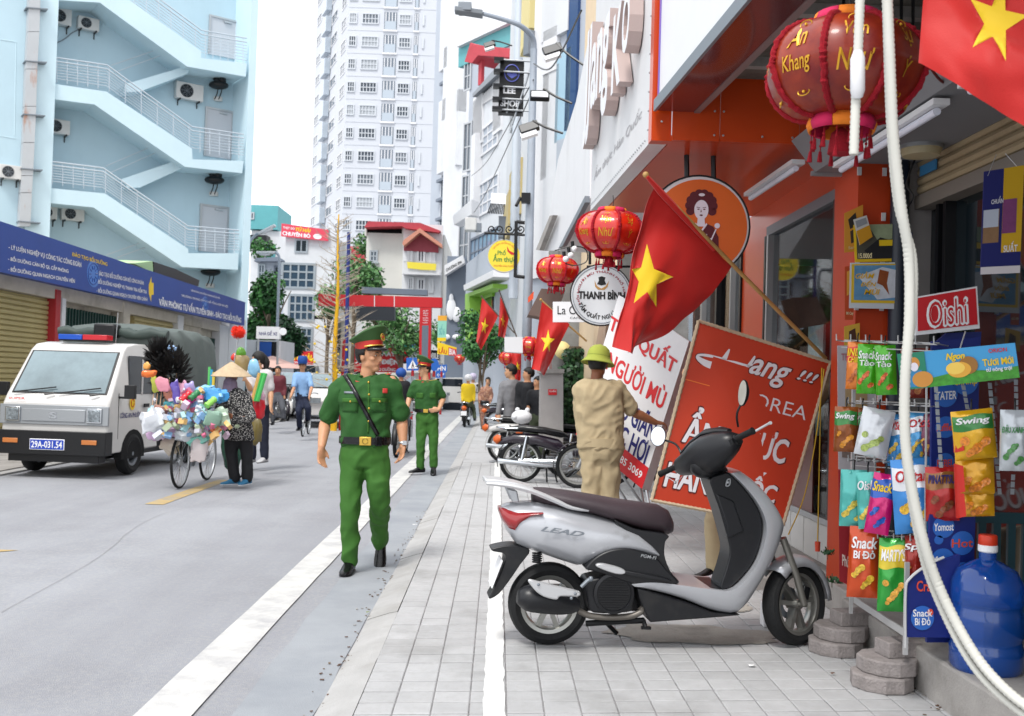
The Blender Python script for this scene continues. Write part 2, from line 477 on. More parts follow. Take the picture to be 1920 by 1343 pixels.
blob('cement_patch',1.15,5.62,.5,.2,.005,m_patch,2,pav)
blob('cement_patch',1.35,6.35,.3,.16,.005,m_patch,8,pav)
cm=MB()
def crack(pts,wd,z,par,name='crack'):
 q=MB();r_=random.Random(int(pts[0][0]*7));pts=cr([V((x,y,z))for x,y in pts],8);L=[];
 for i,p in enumerate(pts):L.append(p+V((r_.uniform(-.01,.01),r_.uniform(-.01,.01),0)))
 for a_,b_ in zip(L,L[1:]):
  nn=(b_-a_).cross(V((0,0,1))).normalized()*wd;q.quad(a_-nn,a_+nn,b_+nn,b_-nn)
 return q.build(name,m_joint,par,smooth=0)
pp=[G(*k,-.06)for k in((0,1150),(180,1050),(290,970),(470,920),(640,850))]
crack([(p.x,p.y)for p in pp],.0018,-.0556,ground)
pp=[G(*k,-.06)for k in((0,832),(60,868),(200,838),(340,815),(560,793))]
crack([(p.x,p.y)for p in pp],.01,-.0556,ground,'drain_joint')
pf=MB();pf.bx(PLX,7,1.5,5.75,-.02,.2)
pf2=MB();pf2.bx(PLX+.14,7,5.752,6.5,-.02,.17)
pf3=MB();pf3.bx(PLX+.3,7,6.502,16,-.02,.13)
plat=struct(pf.build('shop_platform',m_conc,smooth=0,bevel=.012))
pf2.build('platform_step',m_conc,plat,smooth=0,bevel=.012);pf3.build('platform_step',m_conc,plat,smooth=0,bevel=.012)
sb=MB();sb.bx(PLX-.3,PLX+.138,6.9,7.9,-.01,.09);sb.build('platform_step',m_conc,plat,smooth=0,bevel=.01)
# ================= walls helper =================
class Wall:
 """vertical plane through ground points A->B (left to right seen from the street)"""
 def __init__(s,A,B):
  s.A=V((A[0],A[1],0));d=V((B[0]-A[0],B[1]-A[1],0));s.L=d.length;s.t=d.normalized()
  s.n=V((s.t.y,-s.t.x,0))
  if s.n.dot(V((0,0,0))-s.A)<0:s.n=-s.n
 def hit(s,px,py,off=0):
  d=ray(px,py);o=s.A+s.n*off
  k=(o-CP).dot(s.n)/d.dot(s.n);return CP+d*k
 def sz(s,px,py,off=0):
  h=s.hit(px,py,off);return(h-s.A).dot(s.t),h.z
 def pt(s,a,z,off=0):return s.A+s.t*a+s.n*off+V((0,0,z))
 def box(s,mb,a0,a1,z0,z1,o0=0,o1=.1):
  p=[s.pt(a,z,o)for a in(a0,a1)for o in(o0,o1)for z in(z0,z1)]
  return mb.add(p,[(0,1,3,2),(4,6,7,5),(0,4,5,1),(2,3,7,6),(0,2,6,4),(1,5,7,3)])
 def pbox(s,mb,px0,py0,px1,py1,o0=0,o1=.1):
  """box from pixel corners on the plane at offset o1 (front face)"""
  a0,z1=s.sz(px0,py0,o1);a1,z0=s.sz(px1,py1,o1);return s.box(mb,a0,a1,z0,z1,o0,o1)
 def board(s,px0,py0,px1,py1,off=.0,parent=None):
  a0,z1=s.sz(px0,py0,off);a1,z0=s.sz(px1,py1,off)
  return Board(s.pt(a0,z1,off),s.pt(a1,z1,off),s.pt(a1,z0,off),s.pt(a0,z0,off),parent)
 def boardq(s,pts,off=0,parent=None):
  return Board(*[s.hit(x,y,off)for x,y in pts],parent)
 def prism(s,mb,pxs,o0,o1):
  p=[s.hit(x,y,o1)for x,y in pxs];return mb.prism(p,s.n*(o0-o1))
_wm={}
def window(W,a0,a1,z0,z1,cols,rows,parent,off=0,fr=.06,mats=None,depth=.08,name='window',sill=False):
 w_=round(a1-a0,2);h_=round(z1-z0,2);mats=mats or(m_alu,m_glass)
 k=(w_,h_,cols,rows,fr,tuple(m.name for m in mats),sill)
 if k not in _wm:
  mb=MB()
  mb.bx(0,w_,0,.012,fr*.5,h_);mb.mi[-6:]=[1]*6
  for i in range(cols+1):
   x=fr/2+(w_-fr)*i/cols;t=fr/2 if i in(0,cols)else fr/3
   mb.bx(x-t,x+t,.0,depth if i in(0,cols)else depth*.7,0,h_)
  for j in range(rows+1):
   z=fr/2+(h_-fr)*j/rows;t=fr/2 if j in(0,rows)else fr/3
   mb.bx(fr,w_-fr,.001,depth*.95 if j in(0,rows)else depth*.6,z-t,z+t)
  if sill:mb.bx(-.1,w_+.1,0,depth+.15,-.1,0)
  _wm[k]=mb.mesh(name,list(mats),0)
 M=Matrix((W.t,W.n,V((0,0,1)))).transposed().to_4x4();M.translation=W.pt(a0,z0,off)
 return inst(name,_wm[k],M,parent)
def pwin(W,px0,py0,px1,py1,cols,rows,parent,off=0,**k):
 a0,z1=W.sz(px0,py0,off);a1,z0=W.sz(px1,py1,off)
 return window(W,min(a0,a1),max(a0,a1),z0,z1,cols,rows,parent,off,**k)
def fwall(px0,px1,Y0,Y1=None):
 a=P(px0,700,Y0);b=P(px1,700,Y0 if Y1 is None else Y1);return Wall((a.x,a.y),(b.x,b.y))
def body(W,name,parent,zt,depth,m,a0=0,a1=None,zb=-.1,o1=0):
 mb=MB();W.box(mb,a0,W.L if a1 is None else a1,zb,zt,o1-depth,o1);return mb.build(name,m,parent,smooth=0)
 # ================= tower block =================
Y=135.0
TWR=fwall(631,806,Y)
tower=thing('tower_block','tall white apartment tower with rows of windows and balconies behind the street','tower',TWR.pt(0,0))
m_tw=dirt(mat('tower_white','c3c6cc',.8,var=.02,vsc=.1),'b9bdc4',.06,.5,.8,.4)
m_twf=mat('tower_frame','c5c9ce',.6)
body(TWR,'wall',tower,75,18,m_tw)
FH=3.085
zref=TWR.sz(655,24)[1]
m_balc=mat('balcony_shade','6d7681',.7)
m_bgl=mat('balcony_glass','a9b3bd',.25,spec=.8)
s_of=lambda x:TWR.sz(x,240)[0]
cols_=[(648,663,3,2),(672,704,5,2),(742,765,4,2),(786.5,790,1,1)]
tr=random.Random(5)
m_win2=mat('curtained_glass','a8adb2',.3,var=.2,vsc=.3);m_win3=mat('open_glass','3d4854',.15,var=.3,vsc=.3)
for f in range(-19,5):
 z=zref+f*FH
 if z<12 or z>62:continue
 for x0,x1,c,r_ in cols_:
  a0,a1=s_of(x0),s_of(x1)
  window(TWR,a0,a1,z-1.45,z,c,r_,tower,0,fr=.14,depth=.16,mats=(m_twf,tr.choice((m_glass,m_win3,m_win2,m_win3))))
 for x0,x1 in((714,738),(771,779)):
  a0,a1=s_of(x0),s_of(x1)
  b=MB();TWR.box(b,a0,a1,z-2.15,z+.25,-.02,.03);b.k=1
  TWR.box(b,a0+.1,a1-.1,z-2.1,z-1.0,.032,.12);b.k=2
  for q in range(4 if x1-x0>12 else 2):
   aa=a0+(a1-a0)*(q+.5)/(4 if x1-x0>12 else 2);TWR.box(b,aa-.06,aa+.06,z-1,z+.2,.031,.06)
  TWR.box(b,a0-.1,a1+.1,z-2.4,z-2.15,0,.2)
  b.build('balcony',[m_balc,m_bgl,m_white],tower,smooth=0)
 b=MB();TWR.box(b,0,TWR.L,z-2.35,z-2.3,0,.04);b.build('floor_band',m_tw,tower,smooth=0)
SD=fwall(597,631,147,Y)
body(SD,'side_wall',tower,75,10,m_tw)
SD2=fwall(571,598,156,146)
body(SD2,'side_wall',tower,75,10,m_tw)
for f in range(-20,5):
 z=zref+f*FH
 if z<10 or z>66:continue
 window(SD,SD.L*.12,SD.L*.45,z-1.4,z,2,1,tower,0,fr=.14,mats=(m_white,m_glass))
 window(SD,SD.L*.68,SD.L*.92,z-1.6,z,2,2,tower,0,fr=.14,mats=(m_white,tr.choice((m_glass,m_win3))))
 window(SD2,SD2.L*.1,SD2.L*.4,z-1.4,z,2,1,tower,0,fr=.14,mats=(m_white,m_glass))
 b=MB();SD2.box(b,SD2.L*.75,SD2.L+.5,z-2.1,z+.1,.0,.8);b.build('balcony',m_bgl,tower,smooth=0)
 # ================= slanted office tower =================
def vpwall(px,Yfar,px2,vpx):
 """wall whose far-left end is at px, runs toward vpx; right end seen at px2"""
 a=P(px,700,Yfar);d=ray(vpx,705);d=V((d.x,d.y)).normalized();r2=ray(px2,700)
 k=(a.x*r2.y-a.y*r2.x)/(d.x*r2.y-d.y*r2.x)
 return Wall((a.x,a.y),(a.x-d.x*k,a.y-d.y*k))
OW=vpwall(815,108,872,99)
off_=thing('office_tower','pale grey office tower with slanting strip windows right of the white tower','tower',OW.pt(0,0))
body(OW,'wall',off_,70,12,m_whiteb)
FW=fwall(797,815,109,108);body(FW,'end_wall',off_,70,8,m_greyw)
for i in range(16):
 y=36+i*35
 a,z=OW.sz(816,y)
 window(OW,.4,OW.L*.5,z-2.0,z+.1,4,1,off_,.0,fr=.1,mats=(m_greyd,m_glass))
 b=MB();OW.box(b,0,OW.L*.40,z+.12,z+.42,0,.5);b.build('ledge',m_greyd,off_,smooth=0)
for px,py,w_ in((852,60,7),(858,150,9),(848,250,7)):
 a,z=OW.sz(px,py);b=MB();OW.box(b,a,min(a+w_,OW.L),z-4.5,z+3,0,1.6);b.build('bay',m_whiteb,off_,smooth=0)
GW=fwall(915,985,100);gt=thing('glass_tower','pale office tower with a blue glass front seen above the teal roof','tower',GW.pt(0,0))
body(GW,'wall',gt,60,15,m_glassb,o1=-.2)
b=MB();GW.box(b,-5,.8,0,60,-15,.3);b.build('pier',m_whiteb,gt,smooth=0)
for i in range(5):
 b=MB();GW.box(b,.8+i*.9,.9+i*.9,20,60,-.2,0);b.build('mullion',m_alu,gt,smooth=0)
for i in range(14):
 b=MB();GW.box(b,.8,GW.L,20+i*3,20.12+i*3,-.2,-.02);b.build('mullion',m_alu,gt,smooth=0)
 # ================= right hand row of tall houses =================
def house(name,label,W,zt,depth,m,cat='building'):
 h=thing(name,label,cat,W.pt(W.L/2,0));body(W,'wall',h,zt,depth,m);return h
W1=vpwall(861,66,955,600)
W1=fwall(864,950,62,58)
h1=house('corner_building','grey-blue town house with a teal rooftop room and tall windows left of the shop sign',W1,P(866,80,61).z,14,m_greyw)
b=MB();W1.pbox(b,862,36,962,82,-6,.1);b.build('roof_room',m_teal,h1,smooth=0)
b=MB();W1.pbox(b,858,31,966,37,-6,.4);b.build('roof_trim',m_white,h1,smooth=0)
for px,py,px1,py1 in((872,118,884,168),(871,232,884,320),(868,330,880,405),(862,420,880,500)):
 pwin(W1,px,py,px1,py1,2,2,h1,0,fr=.12)
b=MB();W1.prism(b,[(871,116),(882,80),(890,84),(966,92),(966,108),(896,104),(885,118)],0,2.5);b.build('red_canopy',m_roofred,h1,smooth=0)
for x in(898,950):
 b=MB();W1.pbox(b,x,95,x+4,158,1.9,2.1);b.build('canopy_post',m_roofred,h1,smooth=0)
W2=vpwall(884,54,939,375)
h2=thing('white_townhouse','white narrow house with a louvred roof terrace and large grid windows','building',W2.pt(W2.L/2,0))
a_,zt=W2.sz(937,125)
body(W2,'wall',h2,W2.sz(886,180)[1],10,m_whiteb)
b=MB();W2.prism(b,[(886,182),(886,176),(937,118),(937,135)],-.3,.35);b.build('sloping_coping',m_steel,h2,smooth=0)
W2.prism(MB(),[(0,0)]*3,0,0)
b=MB()
for i in range(16):
 t=i/16;
 W2.pbox(b,887,186+i*5.2,903,188.6+i*5.2,0,.12)
for i in range(16):W2.pbox(b,924,150+i*6,938,153+i*6,0,.12)
b.build('louvres',m_white,h2,smooth=0)
b=MB();W2.prism(b,[(904,178),(923,160),(923,185),(904,196)],.0,.04);b.build('dark_opening',m_dark,h2,smooth=0)
for i in range(7):
 b=MB();W2.prism(b,[(904+i*3,178-i*2.7),(904.8+i*3,177.5-i*2.7),(904.8+i*3,195-i*1.8),(904+i*3,196-i*1.8)],.045,.12);b.build('grille_bar',m_white,h2,smooth=0)
def gridwin(W,par,q,cols,rows,fm,gm,off=.0,name='window',t=.06):
 """q: TL,TR,BR,BL pixels; perspective handled on plane"""
 c=[W.sz(x,y,off)for x,y in q]
 a0=min(c[0][0],c[3][0]);a1=max(c[1][0],c[2][0]);z1=(c[0][1]+c[1][1])/2;z0=(c[2][1]+c[3][1])/2
 return window(W,a0,a1,z0,z1,cols,rows,par,off,fr=t*2,mats=(fm,gm),name=name)
gridwin(W2,h2,[(889,254),(935,218),(935,272),(889,305)],5,3,m_white,m_greyw)
gridwin(W2,h2,[(889,354),(935,322),(935,392),(889,410)],5,3,m_white,m_greyw)
gridwin(W2,h2,[(884,448),(937,424),(937,486),(884,500)],7,2,m_greyd,m_glassb)
b=MB();W2.pbox(b,884,255,886,420,0,.4);b.build('fin',m_white,h2,smooth=0)
W3=fwall(938,982,40,30)
h3=house('pale_townhouse','pale blue-white narrow house with a stack of air ducts beside the lamp post',W3,24,8,m_whiteb)
for py in(150,330,420):pwin(W3,962,py,974,py+55,2,2,h3,0,fr=.08)
b=MB();W3.pbox(b,944,380,952,440,0,.25);W3.pbox(b,955,330,966,400,0,.2);b.build('yellow_panel',mat('ochre','b5a473',.7),h3,smooth=0)
b=MB();p0=P(975,-30,27);p1=P(962,560,27)
n_=60;b.tube([p0.lerp(p1,i/n_)for i in range(n_+1)],[.13 if i%2 else.118 for i in range(n_+1)],12);
tag(b.build('air_duct',mat('duct','c3cad2',.5,.2)),'ribbed white air duct climbing the wall left of the lamp post','duct')
W4=fwall(990,1082,19,17.6)
h4=house('panelled_building','light grey panelled building with a dark blue glass strip behind the lamp post',W4,12.5,5,m_greyw)
for i,(x0,y0_,x1,y1_,mm)in enumerate(((1006,-80,1018,520,m_white),(1019,60,1042,130,m_white),(1019,132,1042,330,m_whiteb),(1019,334,1042,520,m_whiteb),(1044,100,1066,260,mat('pale_glass','9dbccd',.2,spec=.8)),(1044,264,1058,520,m_greyw),(1067,-80,1077,240,mat('deep_blue_glass','1c3e6e',.15,spec=.8)),(1019,-80,1064,56,m_whiteb))):
 b=MB();W4.pbox(b,x0,y0_,x1,y1_,0,.06+.02*(i%2));b.build('cladding_panel',mm,h4,smooth=0)
b=MB();W4.pbox(b,982,60,990,100,0,.2);b.build('bracket',m_steel,h4,smooth=0)
W4b=fwall(976,1010,26,22)
h4b=house('yellow_trim_building','tall white building with a yellow fin above the shop sign',W4b,22,4,m_whiteb)
b=MB();W4b.pbox(b,980,-60,992,52,0,.5);b.build('yellow_fin',mat('straw','d9c98c',.7),h4b,smooth=0)
W5=fwall(1079,1112,15.5,14.2)
h5=house('beige_building','beige rendered building wedged beside the white signboards',W5,9,.3,mat('beige','d9c3a4',.8,var=.04))
# ================= left: pale blue building with outside stairs =================
_a=P(472,700,42.0);_d=ray(3500,790);_d=V((_d.x,_d.y)).normalized()
BW=Wall((_a.x-_d.x*16,_a.y-_d.y*16),(_a.x,_a.y))
blue=thing('blue_building','pale blue building with zigzag outside staircases and air conditioners on its wall','building',BW.pt(BW.L/2,0))
a_l,_=BW.sz(101,200);a_p,_=BW.sz(58,200);a_r,_=BW.sz(461,300);a_e,_=BW.sz(485,0)
DEP=1.7;ZT=19.5
b=MB();BW.box(b,a_l-.3,a_r+.3,-.1,ZT,-DEP-8,-DEP);b.build('back_wall',m_lblue,blue,smooth=0)
b=MB();BW.box(b,-8,a_l-.85,-.1,ZT,-9,.05);b.build('left_wall',m_lblue,blue,smooth=0)
b=MB();BW.box(b,a_l-.84,a_l,-.1,ZT,-9,.12);b.build('left_pier',m_lblue2,blue,smooth=0)
b=MB();BW.box(b,a_r,a_e,-.1,ZT,-9,.0);b.build('right_pier',m_lblue2,blue,smooth=0)
bands=[[(101,-25),(225,-12),(377,96),(377,109),(463,119),(461,144),(351,125),(187,5),(101,0)],[(93,156),(200,172),(360,279),(361,299),(457,302),(454,325),(347,313),(177,196),(92,185)],[(86,352),(197,363),(353,467),(353,475),(447,475),(446,506),(342,501),(175,389),(85,380)]]
for bd in bands:
 b=MB();BW.prism(b,bd,-.18,.02);b.build('stair_parapet',m_lblue2,blue,smooth=0)
 bot=bd[-4:]
 low=list(reversed(bot));up=[(x,y-7)for x,y in bot]
 b=MB();BW.prism(b,[(x,y-1.2)for x,y in low]+up,-DEP,-.185);b.build('stair_slab',m_lblue2,blue,smooth=0)
b1=[[(235,158),(350,124),(356,128),(352,138),(262,172),(238,173)],[(228,336),(334,300),(350,312),(262,352),(240,352)]]
for q in b1:
 b=MB();BW.prism(b,q,-DEP,-.75);b.build('back_flight',m_lblue2,blue,smooth=0)
def rails(name,lines,off,r=.022):
 b=MB()
 for ln in lines:b.tube([BW.hit(x,y,off)for x,y in ln],r,6)
 return stuff(b.build(name,m_railm,blue))
m_railm=mat('rail_metal','c3ccd4',.35,.5)
def railset(top,off,nbar,dy,posts):
 rails('handrail',[top,[(x,y+dy*.45)for x,y in top]],off,.028)
 rails('balustrade_bars',[[(x,y+dy*(.8+.33*k))for x,y in top]for k in range(nbar)],off,.014)
 L=[]
 for i in range(posts):
  t=(i+.5)/posts*(len(top)-1);k=int(t);f=t-k
  x=top[k][0]*(1-f)+top[k+1][0]*f;y=top[k][1]*(1-f)+top[k+1][1]*f
  L.append([(x,y),(x,y+dy*2.9)])
 rails('balustrade_posts',L,off,.016)
railset([(240,-45),(378,57),(463,72)],-.05,6,17,12)
railset([(97,107),(200,122),(360,238),(457,252)],-.05,6,16,16)
railset([(88,302),(193,315),(352,424),(448,432)],-.05,6,15,16)
rails('handrail',[[(208,123),(298,92)],[(215,136),(312,100)],[(300,104),(345,122)],[(198,312),(286,274)],[(205,325),(300,283)],[(200,478),(265,455)],[(220,483),(278,462)]],-1.0,.022)
m_door=mat('grey_door','b9bcc2',.6)
for q in((395,32,440,112),(388,204,431,300),(378,386,423,476)):
 BW_a0,z1=BW.sz(q[0],q[1],-DEP);a1,z0=BW.sz(q[2],q[3],-DEP)
 b=MB();BW.box(b,BW_a0,a1,z0,z1,-DEP,-DEP+.05);d=b.build('door',m_door,blue,smooth=0)
 b=MB();BW.box(b,BW_a0-.08,BW_a0,z0,z1+.08,-DEP,-DEP+.09);BW.box(b,a1,a1+.08,z0,z1+.08,-DEP,-DEP+.09);BW.box(b,BW_a0,a1,z1,z1+.08,-DEP,-DEP+.09);b.build('door_frame',m_alu,blue,smooth=0)
 b=MB();BW.box(b,BW_a0+(a1-BW_a0)*.5,BW_a0+(a1-BW_a0)*.8,z1-.12,z1-.05,-DEP+.05,-DEP+.12);b.build('door_closer',m_alu,d,smooth=0)
m_numg=mat('number_green','2b6b5c',.5)
for q,n_ in(((448,59,459,71),'4'),((440,230,452,243),'3'),((432,406,445,420),'2')):
 bd=BW.board(*q,off=-DEP+.04);s_=bd.body('number_sign',m_numg,.03,blue);bd.text(n_,.25,.15,.75,.85,m_wprint,parent=s_)
def ac_unit(W,px0,py0,px1,py1,off,label,vent='round',par_side=1):
 a0,z1=W.sz(px0,py0,off+.3);a1,z0=W.sz(px1,py1,off+.3)
 t=thing('air_conditioner',label,'air conditioner',W.pt((a0+a1)/2,z0,off),group='outdoor air conditioner units on the blue building')
 w_,h_=a1-a0,z1-z0
 b=MB();W.box(b,a0,a1,z0,z1,off+.02,off+.32);b.build('casing',m_acw,t,bevel=.02)
 cx,cz,r=a0+w_*.38,z0+h_*.5,min(h_*.4,w_*.32)
 Mx=Matrix((W.t,V((0,0,1)),W.n)).transposed().to_4x4();Mx.translation=W.pt(cx,cz,off+.322)
 b=MB();b.lathe([(r,0),(r,.012),(r*.95,.012),(.001,.004)],24,Mx);b.build('fan_opening',m_dark,t)
 b=MB()
 for k in range(1,5):
  rr=r*k/4.5;b.tube([Mx@V((rr*math.cos(u*.3927),rr*math.sin(u*.3927),.02))for u in range(16)],.006,4,closed=True)
 for k in range(8):
  an=k*math.pi/4;b.tube([Mx@V((0,0,.02)),Mx@V((r*math.cos(an),r*math.sin(an),.02))],.006,4)
 b.build('fan_grille',m_steel,t)
 for aa in(a0+w_*.15,a1-w_*.15):
  b=MB();W.box(b,aa-.02,aa+.02,z0-.06,z0,off,off+.36);W.box(b,aa-.02,aa+.02,z0-.25,z0-.06,off,off+.03);b.build('bracket',m_black,t,smooth=0)
 return t
m_acw=mat('ac_casing','c9c8c6',.5,var=.06,vsc=3)
ac_unit(BW,98,11,134,50,-DEP,'air conditioner at the top left of the blue building, cut by the pier, blue badge')
ac_unit(BW,147,28,186,60,-DEP,'air conditioner hanging right of the topmost left one under the upper stair')
ac_unit(BW,331,151,381,192,-DEP,'large air conditioner under the stair landing beside door 3')
ac_unit(BW,88,220,131,254,-DEP,'air conditioner half behind the pier below the middle stair landing')
ac_unit(BW,0,307,40,338,.05,'air conditioner on the outer wall left of the rusty drainpipe')
ac_unit(BW,78,385,107,412,-DEP,'lower air conditioner cut by the pier, left one of the low pair')
ac_unit(BW,116,387,158,416,-DEP,'lower air conditioner in full view, right one of the low pair')
for i,(x,y)in enumerate(((410,160),(402,338),(395,510))):
 t=thing('floodlight',('black exhaust unit hanging under the upper landing near door 3','black exhaust unit hanging under the landing near door 2','black exhaust unit just above the blue signboard')[i],'vent unit',BW.hit(x,y,-DEP+.4),group='black wall units on the blue building')
 c=BW.hit(x,y,-DEP+.5)
 b=MB();b.ell(c,(.42,.3,.17));b.ell(c+V((.15,0,.2)),(.16,.2,.2));b.cyl(c+V((-.1,0,.3)),c+V((.1,0,-.1)),.16);b.build('housing',m_black,t)
 b=MB();b.tube([c,c+V((-.05,0,-.35)),c+V((-.15,0,-.6))],.025,6);b.tube([c+V((.15,0,0)),c+V((.12,0,-.3)),c+V((.02,0,-.6))],.025,6);b.build('arm',m_black,t)
 q=BW.hit(x-1,y+26,-DEP+.1);b=MB();b.box(q,(.34,.2,.18));b.build('junction_box',m_acw,t,bevel=.02)
dp=thing('drainpipe','fat square drainpipe with rust streaks and ring clamps on the blue building','drainpipe',BW.pt(a_p,0,.3))
m_pipe=dirt(mat('pipe_sheet','b4b7ba',.6,.1,var=.05,vsc=1),'a3622e',1.1,.56,.66,.8,(1,1,.3))
xs=[(66,-40),(63,60),(59,130),(57,200),(54,268),(51,330),(49,362),(46,425)]
for i in range(len(xs)-1):
 x,y=xs[i];x2,y2=xs[i+1]
 b=MB();BW.prism(b,[(x-10.5,y),(x+11,y),(x2+11,y2-1),(x2-10.5,y2-1)],.06,.42);b.build('pipe_section',m_pipe,dp,smooth=0)
for y,x in((14,62),(114,60),(214,57),(316,52),(415,48)):
 b=MB();BW.prism(b,[(x-13,y-1.2),(x+28,y+2.2),(x+28,y+4.2),(x-13,y+.8)],.05,.47);b.build('clamp',m_steel,dp,smooth=0)
b=MB()
for(x0,y0_,x1,y1_)in((0,74,31,79),(0,255,29,260),(30,79,27,255)):b.tube([BW.hit(x0,y0_,.055),BW.hit(x1,y1_,.055)],.012,4)
b.build('panel_joint',m_lblue2,blue)
b=MB();b.tube(cr([BW.hit(x,y,-DEP+.05)for x,y in((97,84),(118,75),(135,62),(147,56))]),.02,6);tag(b.build('cable',m_steel),'grey cable drooping to the second air conditioner','cable')
# ================= left: shop row with blue signboard =================
a=P(0,700,18.5);e=P(459,700,40.0);d_=V((e.x-a.x,e.y-a.y)).normalized()
SW=Wall((a.x-d_.x*6,a.y-d_.y*6),(e.x,e.y))
shop=thing('shop_row','low row of closed shops with tan roller shutters under the long blue signboard','building',SW.pt(SW.L/2,0))
m_rowwall=dirt(mat('row_wall','b9b3a6',.9,var=.08,vsc=2),'7f776a',1,.5,.75,.7)
b=MB();SW.box(b,-4,SW.L,-.1,3.9,-6,-.25);b.build('wall',m_rowwall,shop,smooth=0)
def shutter(px0,px1,zt,zb=.02,off=-.1,pitch=.1,name='roller_shutter'):
 a0=SW.sz(px0,700,off)[0];a1=SW.sz(px1,700,off)[0]
 b=MB();SW.box(b,a0,a1,zb,zt,-.24,off-.03);sh=b.build(name,m_tan,shop,smooth=0)
 z=zb;sl=MB();sl.M=None
 n=int((zt-zb)/pitch)
 M=Matrix((SW.t,SW.n,V((0,0,1)))).transposed().to_4x4()
 q=MB();L=a1-a0
 q.prism([(0,0,0),(0,.035,.015),(0,.035,pitch*.75),(0,0,pitch*.92)],(L,0,0));me=q.mesh('slat',[m_tan],0)
 for i in range(n):
  MM=M.copy();MM.translation=SW.pt(a0,zb+i*pitch,off-.03);inst('slat',me,MM,sh)
 return sh
shutter(-160,99,2.75)
shutter(248,330,2.75)
def grille(px0,px1,zt,zb=0.0,off=-.12):
 a0=SW.sz(px0,700,off)[0];a1=SW.sz(px1,700,off)[0]
 b=MB();SW.box(b,a0,a1,zb,zt,-.24,-.2);g_=b.build('folding_grille',m_dark,shop,smooth=0)
 b=MB();n=int((a1-a0)/.17)
 for i in range(n+1):
  x=a0+(a1-a0)*i/n;SW.box(b,x-.022,x+.022,zb,zt,off-.03,off+.01)
 for z in np.arange(zb+.3,zt,.62):SW.box(b,a0,a1,z,z+.035,off+.011,off+.03)
 stuff(b.build('grille_bars',m_green_grille,g_,smooth=0))
grille(120,226,2.65);grille(376,409,2.5)
def pier(px0,px1,m,zt=3.0,o=.05,name='pier'):
 a0=SW.sz(px0,700,o)[0];a1=SW.sz(px1,700,o)[0]
 b=MB();SW.box(b,a0,a1,-.05,zt,-.24,o);b.build(name,m,shop,smooth=0)
pier(100,109,m_redpaint,2.95,name='red_post');pier(112,119,m_whiteb,2.8);pier(228,240,m_rowwall);pier(331,341,m_whiteb);pier(342,374,m_rowwall,o=-.06);pier(410,426,m_whiteb);pier(427,458,m_whiteb,3.4)
b=MB();SW.box(b,-2,SW.L-3,2.76,3.02,-.24,.02);b.build('lintel',m_rowwall,shop,smooth=0)
sgn=thing('blue_signboard','long blue signboard with white and yellow Vietnamese lettering above the shutters','sign',SW.pt(SW.L/2,3,.35))
q=[(-150,358),(459,568),(457,611),(-150,484)]
B=SW.boardq([(-150,365),(460,567),(458,611),(-150,477)],.45,sgn)
B.body('panel',m_sign_blue,.18)
def stext(st,pts,m,bold=.02,par=sgn):
 bb=SW.boardq(pts,.452,par);bb.text(st,0,0,1,1,m,bold=bold)
stext('- LÝ LUẬN NGHIỆP VỤ CÔNG TÁC CÔNG ĐOÀN',[(16,456),(152,489),(152,504),(16,469)],m_wprint)
stext('- BỒI DƯỠNG CÁN BỘ QL CẤP PHÒNG',[(15,478),(128,502),(128,514),(15,490)],m_wprint)
stext('- BỒI DƯỠNG QLNN NGẠCH CHUYÊN VIÊN',[(15,497),(140,520),(140,533),(15,510)],m_wprint)
stext('ĐÀO TẠO BỒI DƯỠNG',[(135,469),(201,489),(201,501),(135,482)],m_yprint)
stext('- ĐÀO TẠO BỒI DƯỠNG CÁN BỘ CÔNG ĐOÀN',[(181,503),(269,524),(269,536),(181,518)],m_wprint,.015)
stext('- BỒI DƯỠNG NGHIỆP VỤ THANH TRA KIỂM TRA',[(181,520),(275,541),(275,553),(181,533)],m_wprint,.015)
stext('- BỒI DƯỠNG QLNN NGẠCH CHUYÊN VIÊN CHÍNH',[(181,537),(276,555),(276,567),(181,550)],m_wprint,.015)
stext('VĂN PHÒNG TƯ VẤN TUYỂN SINH - ĐÀO TẠO BỒI DƯỠNG',[(298,553),(452,591),(452,608),(298,576)],m_wprint,.03)
stext('LIÊN ĐOÀN LAO ĐỘNG THÀNH PHỐ HÀ NỘI',[(358,541),(412,556),(412,562),(358,547)],m_wprint,.01)
stext('TRƯỜNG TRUNG CẤP NGHỀ TỔNG HỢP HÀ NỘI',[(340,550),(427,571),(427,578),(340,557)],m_wprint,.01)
m_emb=mat('emblem_blue','4a78c0',.5)
for(x,y,rx,ry)in((175,514,12,25),(385,570,6,14)):
 b=MB()
 b.prism([SW.hit(x+rx*math.cos(t*.3142),y+ry*math.sin(t*.3142)+rx*math.cos(t*.3142)*.25,.4515)for t in range(20)],SW.n*.001);e_=b.build('emblem',m_emb,sgn,smooth=0)
 b=MB()
 for k in range(10):
  t=k*.628;b.tube([SW.hit(x+rx*.35*math.cos(t),y+ry*.35*math.sin(t),.455),SW.hit(x+rx*.6*math.cos(t),y+ry*.6*math.sin(t),.455)],.012,4)
 b.tube([SW.hit(x+rx*.8*math.cos(t*.4),y+ry*.8*math.sin(t*.4),.455)for t in range(16)],.012,4,closed=True)
 b.build('emblem_gear',m_sign_blue,e_)
b=MB();b.prism([SW.hit(x,y,.453)for x,y in((279,534),(284,519),(284,530),(288,531),(288,553),(284,553),(283,566),(279,550))],SW.n*.001);b.build('arrow',m_yprint,sgn,smooth=0)
t=thing('folded_awning','dark folded awning with a pale green end above the blue signboard','awning',SW.hit(330,520,0))
p=[SW.hit(x,y,.1)for x,y in((250,494),(286,490),(288,512))]
b=MB();b.prism(p,SW.n*-1.5);b.build('green_end',mat('pale_green','a9c795',.7),t,smooth=0)
